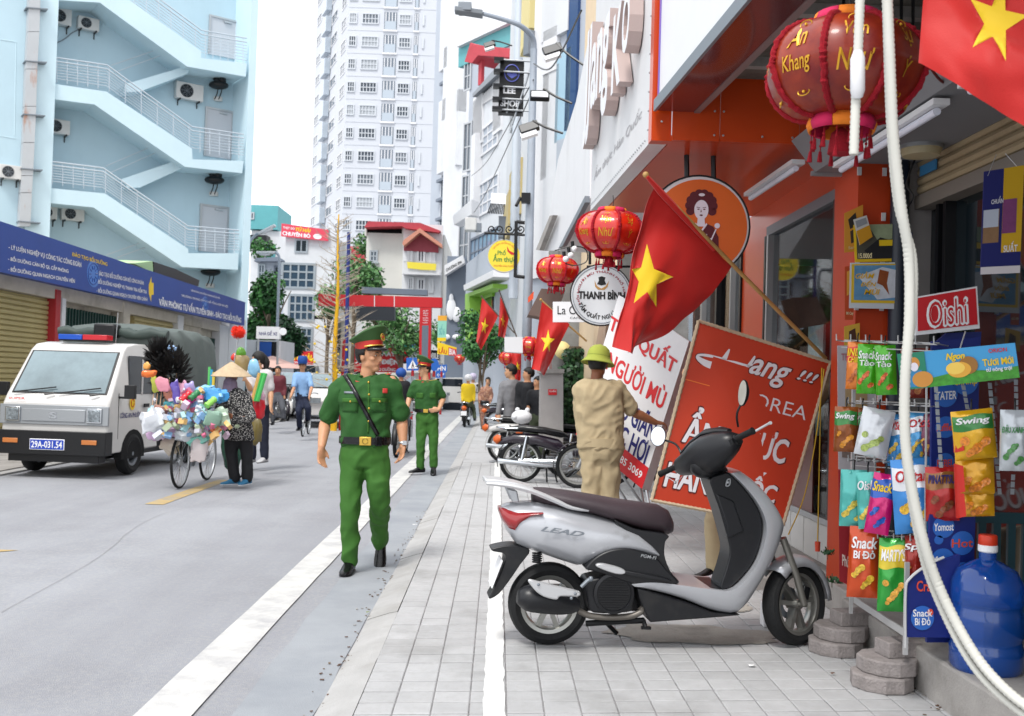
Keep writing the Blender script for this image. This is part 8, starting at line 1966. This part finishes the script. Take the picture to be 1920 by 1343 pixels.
# ================= bicycle =================
def bicycle(fr_m,basket=False):
 t=thing('bicycle','x','bicycle')
 for x,nm in((0,'rear_wheel'),(1.05,'front_wheel')):wheel(t,Matrix.Translation((x,0,.33)),.33,.035,.305,'wire',nm,32,rimm=m_alu,spokes=30)
 b=MB()
 for p,q in(((0,0,.33),(.42,0,.3)),((0,0,.33),(.32,0,.75)),((.42,0,.3),(.3,0,.85)),((.42,0,.3),(.88,0,.72)),((.33,0,.74),(.86,0,.8))):b.tube([p,q],.016,8)
 b.build('frame',fr_m,t);b=MB();b.tube([(1.05,.05,.33),(.92,.05,.68),(.86,0,.9)],.013,8);b.tube([(1.05,-.05,.33),(.92,-.05,.68)],.013,8);b.build('fork',fr_m,t)
 b=MB();b.tube(cr([(.74,-.28,.98),(.86,-.2,1.0),(.87,0,.96),(.86,.2,1.0),(.74,.28,.98)],4),.012,8);b.build('handlebar',m_alu,t)
 b=MB();b.sup([(.16,.9,.85,.07),(.28,.91,.86,.06),(.42,.9,.87,.02)],12);b.build('saddle',m_leather,t)
 b=MB();b.lathe([(.09,-.004),(.09,.004)],20,Matrix.Translation((.42,-.05,.3))@rotm(90,0,0));b.tube([(.42,-.06,.3),(.5,-.08,.16)],.01);b.tube([(.42,.06,.3),(.34,.08,.44)],.01);b.build('crankset',m_steel,t);return t
bk1=bicycle(mat('bike_grey','3a3f42',.4,.3));bk1['label']='old bicycle loaded with plastic goods pushed by the conical-hat vendor';bk1['category']='bicycle'
fb,rb=G(333,917,-.06),G(388,900,-.06);dv=(fb-rb);ang=math.degrees(math.atan2(dv.y,dv.x));bk1.matrix_basis=Matrix.Translation(rb)@rotm(0,0,ang);BM=bk1.matrix_basis
bk2=bicycle(mat('bike_red','8a2a34',.4,.2));bk2['label']='bicycle with dark red frame ridden by the man in light blue shirt'
fb2,rb2=G(558,823,-.06),G(578,814,-.06);dv=(fb2-rb2);bk2.matrix_basis=Matrix.Translation(rb2)@rotm(0,0,math.degrees(math.atan2(dv.y,dv.x)))
Yv=12.3;r_=random.Random(6)
def goods(label,fn,m,nm='goods',cat='goods',grp='household goods on the vendor bicycle'):
 b=MB();fn(b);return tag(b.build(nm,m,smooth=60),label,cat,grp)
def foilm(c):return mat('plastic_'+c,c,.25,coat=.3,bump=.4,bsc=30)
GP=[('pale blue sponge pack',297,772,20,13,'a8d0d8'),('white folded plastic pack at far left',287,790,26,22,'d0d4da'),('brown and cream pack at left',299,773,17,15,'9b6f62'),('turquoise round net bundle',328,760,19,11,'57b5bd'),('white-lilac bag of pegs left of centre',318,790,22,20,'c3c4dc'),('clear bag of pink and green hangers',305,808,30,17,'c8a8c9'),('white pack with teal base',352,780,18,16,'b9cfe0'),('pink and yellow clothes-peg pack',378,795,20,18,'d59ac8'),('green and white striped pack',400,785,18,16,'7d9c8a'),('pale green clear bag at right',416,782,17,20,'b5c9b4'),('crinkled clear bag under the packs',355,815,32,12,'c0c6cc'),('teal plastic bag hanging low',372,826,22,10,'6fb5a6'),('orange small bag',404,807,10,7,'d9692c'),('white hanging sack between the wheels',372,845,18,24,'b9b0b0'),('cream bundle beside the front wheel',318,835,20,17,'b5a99a'),('blue crumpled bag on the handlebar',404,742,26,15,'3f8fc9'),('light blue bag top centre',380,735,24,12,'7fb5d6'),('purple cloth roll',352,745,12,8,'6a3f8f'),('yellow-green dusters at upper left',290,720,7,20,'b9c04a'),('pink plastic fan bundle',306,722,12,16,'d98f9f'),('salmon plastic sheet',318,740,12,14,'d98a72'),('purple dustpan upright',330,735,9,22,'5a4a9c'),('pink tall pack',342,732,10,20,'d9a0b8'),('lavender pack at top',356,728,10,12,'a89fd0'),('orange dustpan at upper left',279,701,14,7,'e0702c'),('yellow ball-shaped sponge',276,686,8,8,'e0a050'),('blue and white bag above the feather duster',322,660,12,14,'8fb0d8')]
for lb_,x,y,w_,h_,c in GP:
 Y=Yv+r_.uniform(-.25,.25)-(.15 if y>770 else 0);cen=P(x,y,Y);q=MB();rx,rz_=w_/F*Y,h_/F*Y
 q.ell((0,0,0),1,n=14,m=10);tl_=r_.uniform(-20,20);rt_=rotm(0,tl_,r_.uniform(-25,25));e_=1.0
 vv=[rt_@V((math.copysign(abs(p.x)**.55,p.x)*rx,math.copysign(abs(p.y)**.8,p.y)*rx*.5,math.copysign(abs(p.z)**.6,p.z)*rz_))for p in q.v]
 vv=[cen+p*(.86+.45*noise.noise(p*17+V((x,y,0))))for p in vv];b=MB();b.add(vv,q.f);tag(b.build('goods',foilm(c),smooth=28),lb_+' on the vendor bicycle','goods','household goods on the vendor bicycle')
for lb_,x,y,r,c in(('red brush',348,745,9,'c8202c'),('lime green brush roll',395,755,8,'8fd05a'),('magenta round brush',358,752,7,'b52a7c'),('dark green brush',364,742,8,'2f7a4a')):
 def fn(b):a=P(x-r,y+r*.8,12.0);e=P(x+r,y-r*.9,12.1);b.tube([a.lerp(e,i/8)for i in range(9)],[r/F*12*(.75+.1*math.sin(i*2))for i in range(9)],10)
 goods(lb_+' on top of the vendor bicycle load',fn,foilm(c))
def duster(b,x,y,rx,ry,Y,n,L,s_):
 c=P(x,y,Y)
 for i in range(n):
  d=V((r_.gauss(0,1),r_.gauss(0,1),r_.gauss(0,1))).normalized();p=c+V((d.x*rx,d.y*rx,d.z*ry))*r_.uniform(.3,1);e=(d+V((r_.gauss(0,.3),0,.5))).normalized();w_=e.orthogonal().normalized()*s_;b.quad(p-w_,p+e*L*.5-w_*1.3,p+e*L,p+e*L*.5+w_*1.3,p+w_)
for lb_,x,y,rx,ry,n,m in(('upper black feather duster above the vendor bicycle',300,668,.15,.19,420,m_hair),('lower bushy black feather duster above the vendor bicycle',320,700,.22,.3,800,m_hair)):
 b=MB();duster(b,x,y,rx,ry,12.5,n,.1,.009);tag(b.build('feather_duster',m,smooth=0),lb_,'duster','household goods on the vendor bicycle')
b=MB();wm_=[foilm(c)for c in('c9ccd6','d3b8cc','9fc9cf','b8c7a8','cf6f8f','7fa6cf','d9b070','b9b9c4')]
for i in range(230):
 a=r_.gauss(0,1);c=P(352+34*a,788+17*r_.gauss(0,1)-(12 if abs(a)<1 else 0),Yv+r_.uniform(-.35,.3));b.k=i%8;sz=r_.uniform(.02,.06);b.box(c,(sz*2,sz,sz*1.3),rotm(*[r_.uniform(-60,60)for _ in range(3)]))
stuff(tag(b.build('plastic_packs',wm_,smooth=0),'jumble of small plastic-wrapped packs filling the vendor bicycle load','goods'))
b=MB()
for i in range(9):b.tube([P(286+i*7,760,12.4),P(292+i*6.5,700+8*(i%3),12.5)],.006,4)
stuff(tag(b.build('duster_sticks',mat('stick_tan','c9a080',.7),smooth=0),'thin sticks of dusters standing in the load','sticks'))
# ================= vendors and riders =================
def mk(Y,px,py_head,py_foot,o,label,lookd=None,A=None,Bp=None,lean=0,zoff=0,legs=True,w=1):
 """standing or seated figure from pixel head/foot"""
 f=lambda x,y,d=0:P(x,y,Y+d);H=(py_foot-py_head);s_=H/F*Y/1.6
 o.setdefault('s',s_);k=H;x=px;L=lean
 J=dict(head=f(x+L*.1*k,py_head+.035*k),neck=f(x+L*.08*k,py_head+.125*k),chest=f(x+L*.05*k,py_head+.25*k),pelvis=f(x,py_head+.47*k),shA=f(x-.098*k*w+L*.08*k,py_head+.16*k),shB=f(x+.098*k*w+L*.08*k,py_head+.16*k),hipA=f(x-.048*k,py_head+.5*k),knA=f(x-.055*k,py_head+.71*k),anA=f(x-.06*k,py_foot-.05*k),hipB=f(x+.048*k,py_head+.5*k),knB=f(x+.055*k,py_head+.71*k),anB=f(x+.06*k,py_foot-.05*k),elA=f(x-.12*k,py_head+.33*k),wrA=f(x-.12*k,py_head+.47*k,-.1),elB=f(x+.12*k,py_head+.33*k),wrB=f(x+.12*k,py_head+.47*k,-.1))
 for kk,v in(A or{}).items():J[kk]=f(*v)
 for kk,v in(Bp or{}).items():J[kk]=V(v)
 if not legs:
  for kk in('hipA','hipB','anA','anB','knA','knB'):J.pop(kk)
 return person(label,(J['pelvis'].x,Y,-.05),J,o)
m_vsh=mat('vendor_blouse','17171a',.8);nn_=m_vsh.node_tree;vo=nn_.nodes.new('ShaderNodeTexVoronoi');vo.inputs['Scale'].default_value=62;rp=nn_.nodes.new('ShaderNodeValToRGB');rp.color_ramp.elements[0].position=.25;rp.color_ramp.elements[0].color=(.6,.58,.55,1);rp.color_ramp.elements[1].position=.38;rp.color_ramp.elements[1].color=(.01,.01,.012,1)
gg=nn_.nodes.new('ShaderNodeTexCoord');nn_.links.new(gg.outputs['Object'],vo.inputs['Vector']);nn_.links.new(vo.outputs['Distance'],rp.inputs[0]);nn_.links.new(rp.outputs[0],nn_.nodes['Principled BSDF'].inputs['Base Color'])
vo_=dict(face=(-.25,-1,0),look=(-.1,-1,-.15),skin=m_skin3,shirt=m_vsh,shname='blouse',trousers=mat('black_trousers',''),shoes=mat('blue_slippers','2f6f94',.7),sleeve='long',vox=.015,seed=21,hem=-.32,mask='full',tw=1.15,ch_w=.2,torso=[(-.35,.2,.15),(0,.19,.15),(.3,.185,.14),(.6,.19,.135),(.86,.18,.115),(.95,.13,.09),(1,.08,.07)],sole=m_wprint)
tv=mk(12.7,445,693,912,vo_,'street vendor in conical hat, face scarf and patterned blouse pushing the loaded bicycle',A=dict(head=(433,708),neck=(437,727),shA=(416,745,-.1),elA=(410,775,-.2),wrA=(428,778,-.35),shB=(462,745),elB=(470,785,-.1),wrB=(425,788,-.4),hipA=(436,810),knA=(434,850),anA=(440,896),hipB=(458,810),knB=(463,850),anB=(464,896),pelvis=(447,800)),Bp=dict(ftA=(-.8,-.6,0),ftB=(-.3,-1,0)))
M=vo_['_M'];b=MB();b.lathe([(.265,-.02),(.27,-.015),(.19,.05),(.1,.115),(.012,.175)],32,M@Matrix.Translation((0,-.02,.035))@rotm(6,0,0),cap=False);b.build('conical_hat',mat('straw_hat','b5a083',.8,var=.1,vsc=20,bump=.4,bsc=120),tv,solid=.006)
b=MB();b.ell(M@V((0,.035,-.045)),(.075,.085,.07),M.to_3x3());limb(b,[M@V((0,.02,-.09)),M@V((0,.03,-.2)),M@V((0,.05,-.3))],[.085,.1,.04]);sc_=remesh(b,.012,2,wrinkle(.01,14,4));sc_.build('face_scarf',mat('lilac_scarf','837488',.85),tv,smooth=180)
v2=dict(face=(-.3,-1,0),look=(-.9,-.3,-.2),skin=m_skin2,shirt=mat('white_blouse','c0bcbc',.8),trousers=mat('dark_trousers','1a1f30',.8),shoes=mat('white_shoe','b9b9bb',.6),sleeve='short',vox=.016,seed=22,long=True)
mk(15.0,484,668,866,v2,'second vendor half hidden behind the conical-hat woman, white top and dark hair',A=dict(elA=(470,730,-.1),wrA=(462,715,-.2)))
for lb_,x,y,rx,ry,c,nm in(('olive green apron-like sack hanging below the second vendor',480,808,12,30,'6f6238','sack'),('dark green sack between the vendors',436,838,22,45,'27503f','sack'),('red plastic basin stack beside the second vendor',484,762,14,26,'c3202c','basin'),('white and pink basin above the red one',484,745,14,12,'cfa0b5','basin'),('pale blue plastic bag near the second vendor head',476,692,12,17,'86b8d8','bag'),('tan straw broom bundle beside the conical hat',453,680,14,22,'a08a5c','broom'),('green and red sponge bundle tied above the broom',451,662,10,11,'5f9f2c','sponge'),('small red sponge left of the green bundle',440,670,7,8,'d02c20','sponge')):
 q=MB();q.ell((0,0,0),1,n=14,m=10);Y=14.2 if x>460 else 13.4;c0=P(x,y,Y);vv=[V((p.x*rx/F*Y,p.y*rx/F*Y*.6,p.z*ry/F*Y))for p in q.v];b=MB();b.add([c0+p*(1+.3*noise.noise(p*12+V((x,0,0))))for p in vv],q.f);tag(b.build(nm,foilm(c),smooth=50),lb_,nm,'goods around the second vendor')
for i,(x0,x1,c)in enumerate(((478,492,'3aa850'),(482,497,'4fc060'),(474,488,'c9a05a'))):
 b=MB();b.tube([P(x0,752,14.1),P(x1,700,14.1)],.035,10);tag(b.build('plastic_tube',foilm(c)),('left green roll in the bundle right of the second vendor','right green roll in the bundle right of the second vendor','tan roll in the bundle right of the second vendor')[i],'roll','rolls of plastic sheet')
for i,(x,c)in enumerate(((391,'5fbf6a'),(395,'3a9ac0'),(399,'d9c04a'))):b=MB();b.tube([P(x,740,14),P(x+2,688+5*i,14)],.02,8);tag(b.build('mop_handle',foilm(c)),('green','blue','yellow')[i]+' tube standing behind the load left of the conical hat','tube','coloured tubes')
b=MB();duster(b,447,623,.085,.075,13.2,500,.03,.005);b.ell(P(447,623,13.2),(.08,.08,.07));bd_=thing('red_duster','round bright orange-red duster on a long stick high above the vendor','duster',P(440,690,13.2));b.build('head',mat('duster_red','d92c12',.8),bd_,smooth=0);b=MB();b.tube([P(447,632,13.2),P(437,690,13.2)],.008,6);b.build('stick',m_alu,bd_)
cy=dict(face=(-.1,-1,0),look=(0,-1,-.05),skin=m_skin,shirt=mat('light_blue_shirt','7fa3cc',.8),trousers=mat('navy_trousers','131b33',.8),shoes=m_leather,vox=.02,seed=31,hem=-.05)
tc_=mk(22.0,567,682,812,cy,'man in light blue shirt and blue cap riding a bicycle toward the camera',A=dict(elA=(551,728,-.2),wrA=(545,744,-.5),elB=(584,728,-.2),wrB=(580,744,-.5),hipA=(562,755),knA=(560,772,-.4),anA=(562,800,-.1),hipB=(572,755),knB=(578,766,-.4),anB=(577,786,-.1)))
M=cy['_M'];b=MB();b.lathe([(.095,.0),(.11,.05),(.115,.14),(.09,.19),(.001,.2)],20,M@Matrix.Translation((0,-.01,.04)));b.build('cap',mat('cap_blue','1d4a94',.7),tc_);b=MB();b.sup([(-.09,.012,0,.02),(0,.02,.0,.06),(.09,.012,0,.02)],12);b.v=[M@(V((p.x,p.y+.11,p.z+.045)))for p in b.v];b.build('cap_visor',m_black,tc_)
mm_=dict(face=(-.2,-1,0),look=(0,-1,0),skin=m_skin,shirt=mat('maroon_jacket','5f1f2a',.7),trousers=mat('grey_trousers','4a4c52',.8),shoes=m_leather,sleeve='long',vox=.025,seed=33,s=.95)
mk(24.5,521,692,796,mm_,'man in a maroon jacket sitting among parked motorbikes at left',A=dict(knA=(508,762,-.4),anA=(520,782,-.4),knB=(530,766,-.4),anB=(532,784,-.4)))
b_=dict(face=(0,-1,0),skin=m_skin,shirt=mat('dark_blue_shirt','1b2a5c',.8),trousers=mat('grey_trousers',''),shoes=m_leather,vox=.03,seed=34,s=.9);mk(26,506,694,796,b_,'person in dark blue partly behind the man in the maroon jacket')
y_=dict(face=(.1,1,0),skin=m_skin,shirt=mat('yellow_jersey','d0b21c',.8),trousers=mat('olive_trousers','3c4430',.8),shoes=m_black,sleeve='long',vox=.022,seed=35,hair=False);ty=mk(30,878,708,800,y_,'rider in a yellow shirt and white helmet seen from behind on a motorbike',A=dict(anA=(869,785,-.2),anB=(890,784),knB=(888,768,.2),knA=(870,768,.2),pelvis=(877,756)))
M=y_['_M'];b=MB();b.ell(M@V((0,0,.05)),(.13,.15,.12),M.to_3x3());b.build('helmet',m_white,ty)
p_=dict(face=(.1,1,0),skin=m_skin,shirt=mat('white_blouse',''),vox=.03,seed=36,hair=False,sleeve='long');tp_=mk(31.5,887,706,800,p_,'second rider in white with a pale helmet in front of the yellow rider',legs=False);M=p_['_M'];b=MB();b.ell(M@V((0,0,.05)),(.13,.15,.12),M.to_3x3());b.build('helmet',mat('lilac_helmet','b9b0c8',.4),tp_)
k6=motorbike(m_black,'disc',True);k6['label']='black scooter with white plate under the yellow rider, seen from behind';g=P(871,800,30);k6.matrix_basis=Matrix.Translation((g.x,30,-.06))@rotm(0,0,86)
bb_=dict(face=(0,-1,0),skin=m_skin,shirt=mat('black_top','14151a',.8),trousers=mat('grey_trousers',''),shoes=m_black,vox=.03,seed=37,hair=False);tb_=mk(19,752,698,826,bb_,'rider with a blue helmet half hidden behind the first officer arm');M=bb_['_M'];b=MB();b.ell(M@V((0,0,.04)),(.13,.14,.12),M.to_3x3());b.build('helmet',mat('cap_blue',''),tb_)
k7=dup(k6,Matrix.Translation((P(757,826,19).x,19.3,-.06))@rotm(0,0,-92),'motorbike half hidden behind the first officer, facing the camera')
d_=dict(face=(-1,0,0),skin=m_skin,shirt=mat('black_top',''),trousers=mat('black_trousers',''),shoes=m_black,vox=.025,seed=38,sleeve='long');mk(16.2,990,696,862,d_,'person in black half hidden behind the lamp post');d2=dict(face=(-.8,-.5,0),skin=m_skin,shirt=mat('black_top',''),trousers=mat('olive_trousers',''),shoes=m_black,vox=.025,seed=39);mk(15.4,1008,712,860,d2,'person in a black top stooping beside the utility cabinet')
i=0
for x,y,rz,src in((508,786,-60,k1),(528,786,-70,k2),(545,782,-65,k1),(600,778,-60,k2),(616,776,-75,k1),(632,778,-60,k2),(655,776,-80,k1)):
 g=G(x,y,-.06);dup(src,Matrix.Translation(g)@rotm(-6,0,rz),('dark motorbike','pale motorbike')[src is k2]+' parked across the street, '+('right behind the vendors','beside the maroon jacket man','just left of the cyclist','just right of the cyclist','left of the yellow trunk','at the yellow trunk foot','right of the yellow trunk')[i],'motorbikes parked across the street');i+=1
def car(label,M,paint):
 t=thing('parked_car',label,'car',M=M);b=MB(M);P0=[(-2.1,.35),(-2.12,.75),(-1.9,.92),(-1.45,1.0),(-.9,1.42),(.3,1.47),(1.1,1.05),(1.9,.92),(2.12,.72),(2.12,.35)]
 b.loft([[V((x*(1 if abs(y)<.84 else.97),y*(1-.22*max(0,(z-.98)/.5)),z))for x,z in P0]for y in(-.86,-.84,.84,.86)]);b.build('body',paint,t,smooth=30,bevel=.05)
 b=MB(M);b.add([(-1.40,-.68,1.04),(-1.40,.68,1.04),(-.93,.6,1.39),(-.93,-.6,1.39)],[(0,1,2,3)]);b.v=[p+(M.to_3x3()@V((-.02,0,.02)))for p in b.v];b.build('rear_window',m_glassd,t);b=MB(M);b.add([(.34,-.64,1.44),(.34,.64,1.44),(1.08,.74,1.07),(1.08,-.74,1.07)],[(0,1,2,3)]);b.v=[p+(M.to_3x3()@V((.02,0,.02)))for p in b.v];b.build('windscreen',m_win,t)
 for sy in(-1,1):
  b=MB(M);b.add([(-1.2,sy*.8,1.05),(.95,sy*.8,1.05),(.25,sy*.74,1.39),(-.85,sy*.74,1.39)],[(0,1,2,3)]);b.v=[p+(M.to_3x3()@V((0,sy*.03,.01)))for p in b.v];b.build('side_window',m_glassd,t)
  for x in(-1.3,1.3):wheel(t,M@Matrix.Translation((x,sy*.78,.31)),.31,.2,.2,'disc')
  for x,c in((2.12,m_lens),(-2.11,m_redl)):b=MB(M);b.box((x,sy*.62,.74),(.03,.32,.14));b.build('headlight' if x>0 else 'tail_light',c,t)
 return t
c=G(608,768,-.06);car('white car with red trim parked right behind the cyclist',Matrix.Translation((P(604,760,27).x,29,-.06))@rotm(0,0,-78),m_vw)
car('silver car parked left behind the cyclist near the sign',Matrix.Translation((P(545,760,33).x,34,-.06))@rotm(0,0,-60),mat('car_silver','9a9ea4',.3,.5,coat=.5));car('dark car far back between cyclist and parasol',Matrix.Translation((P(520,750,42).x,42,-.06))@rotm(0,0,-40),mat('car_dark','23262c',.25,.3,coat=.5));car('white car far behind the second officer',Matrix.Translation((P(745,740,44).x,44,-.06))@rotm(0,0,-20),m_vw);car('pale car at the far end of the street right of the second officer',Matrix.Translation((P(850,740,46).x,46,-.06))@rotm(0,0,10),m_vw)
for lb_,x,y,s_,c in(('small white paper scrap on the tiles in front of the scooter',1410,1250,.02,'d0d0d0'),('white crumpled tissue on the road edge',778,985,.025,'c9c9c9'),('green leaf on the gutter',690,1150,.012,'6f7a3a'),('white butt near the kerb crack',1612,1262,.016,'cfcfcf'),('brown dead leaf beside the block stack',1562,1265,.014,'5a4030')):
 g=G(x,y,.004 if x>760 else-.05);b=MB();b.add([g+V((s_*math.cos(a),s_*.7*math.sin(a),.004+.006*(a%2)))for a in range(6)],[(0,1,2,3,4,5)]);tag(b.build('litter',mat('litter_'+c,c,.8),smooth=0),lb_,'litter')
 # ================= small extras =================
rw_=random.Random(8)
for i,(x,y,Y)in enumerate(((1552,1040,6.1),(1560,1092,5.75))):
 g=P(x,y,Y);b=MB()
 for k in range(26):
  d=V((rw_.gauss(0,1),rw_.gauss(0,1),rw_.uniform(.6,2))).normalized();L=rw_.uniform(.02,.055);p=g+V((rw_.gauss(0,.02),rw_.gauss(0,.02),0));w_=d.orthogonal().normalized()*.0035;b.k=k%3;b.quad(p-w_,p+w_,p+d*L*.6+w_*1.5+V((0,0,.01)),p+d*L-V((0,0,.01)))
 w__=thing('weed',('small weed sprouting from the platform joint behind the scooter wheel','lower small weed at the platform foot beside the block stack')[i],'weed',g);b.build('leaves',LD,w__,smooth=0);b=MB();b.tube([g-V((0,0,.03)),g+V((0,0,.05))],.003,4);b.build('stem',m_bark,w__)
dbr=MB()
for k in range(260):
 if k%2:x=PLX-abs(rw_.gauss(0,.06));y=rw_.uniform(4.3,9)
 else:x=-.74+rw_.gauss(0,.035);y=rw_.uniform(4.1,11)
 z=.004 if k%2 else-.05;s_=rw_.uniform(.003,.011);a=rw_.uniform(0,3.14);dbr.k=k%3;dbr.box((x,y,z),(s_*2,s_,.003),rotm(0,0,math.degrees(a)))
stuff(tag(dbr.build('debris',[m_bark,m_conc,MATS['litter_5a4030']],smooth=0),'grit and dead leaf crumbs along the platform foot and the gutter','debris'))
for i,(a,c,lb)in enumerate((((1000,150,17.9),(884,330,50),'upper thin black wire running from the lamp post to the far houses'),((999,170,17.9),(872,420,50),'lower thin black wire running from the lamp post to the far houses'),((1001,120,17.9),(1090,20,11),'thin black wire running from the lamp post toward the white fascia'))):
 p,q=P(*a),P(*c);cable(lb,[p,p.lerp(q,.5)+V((0,0,-.35)),q],.012,m_black,10,'overhead_wire')
dv_=thing('person','driver dimly seen through the side window of the police truck','person',VM@V((.4,.3,.5)));b=MB();add_head(b,headM(VM@V((.42,.15,1.42)),-vy_));limb(b,[VM@V((.42,.18,1.3)),VM@V((.42,.22,.9))],[.1,.17]);limb(b,[VM@V((.56,.18,1.2)),VM@V((.62,-.05,1.05))],[.06,.045]);remesh(b,.03,1).build('body',m_skin,dv_,smooth=180)
b=MB();limb(b,[VM@V((.42,.19,1.22)),VM@V((.42,.22,.85))],[.15,.2]);b.build('shirt',m_pgreen,dv_)
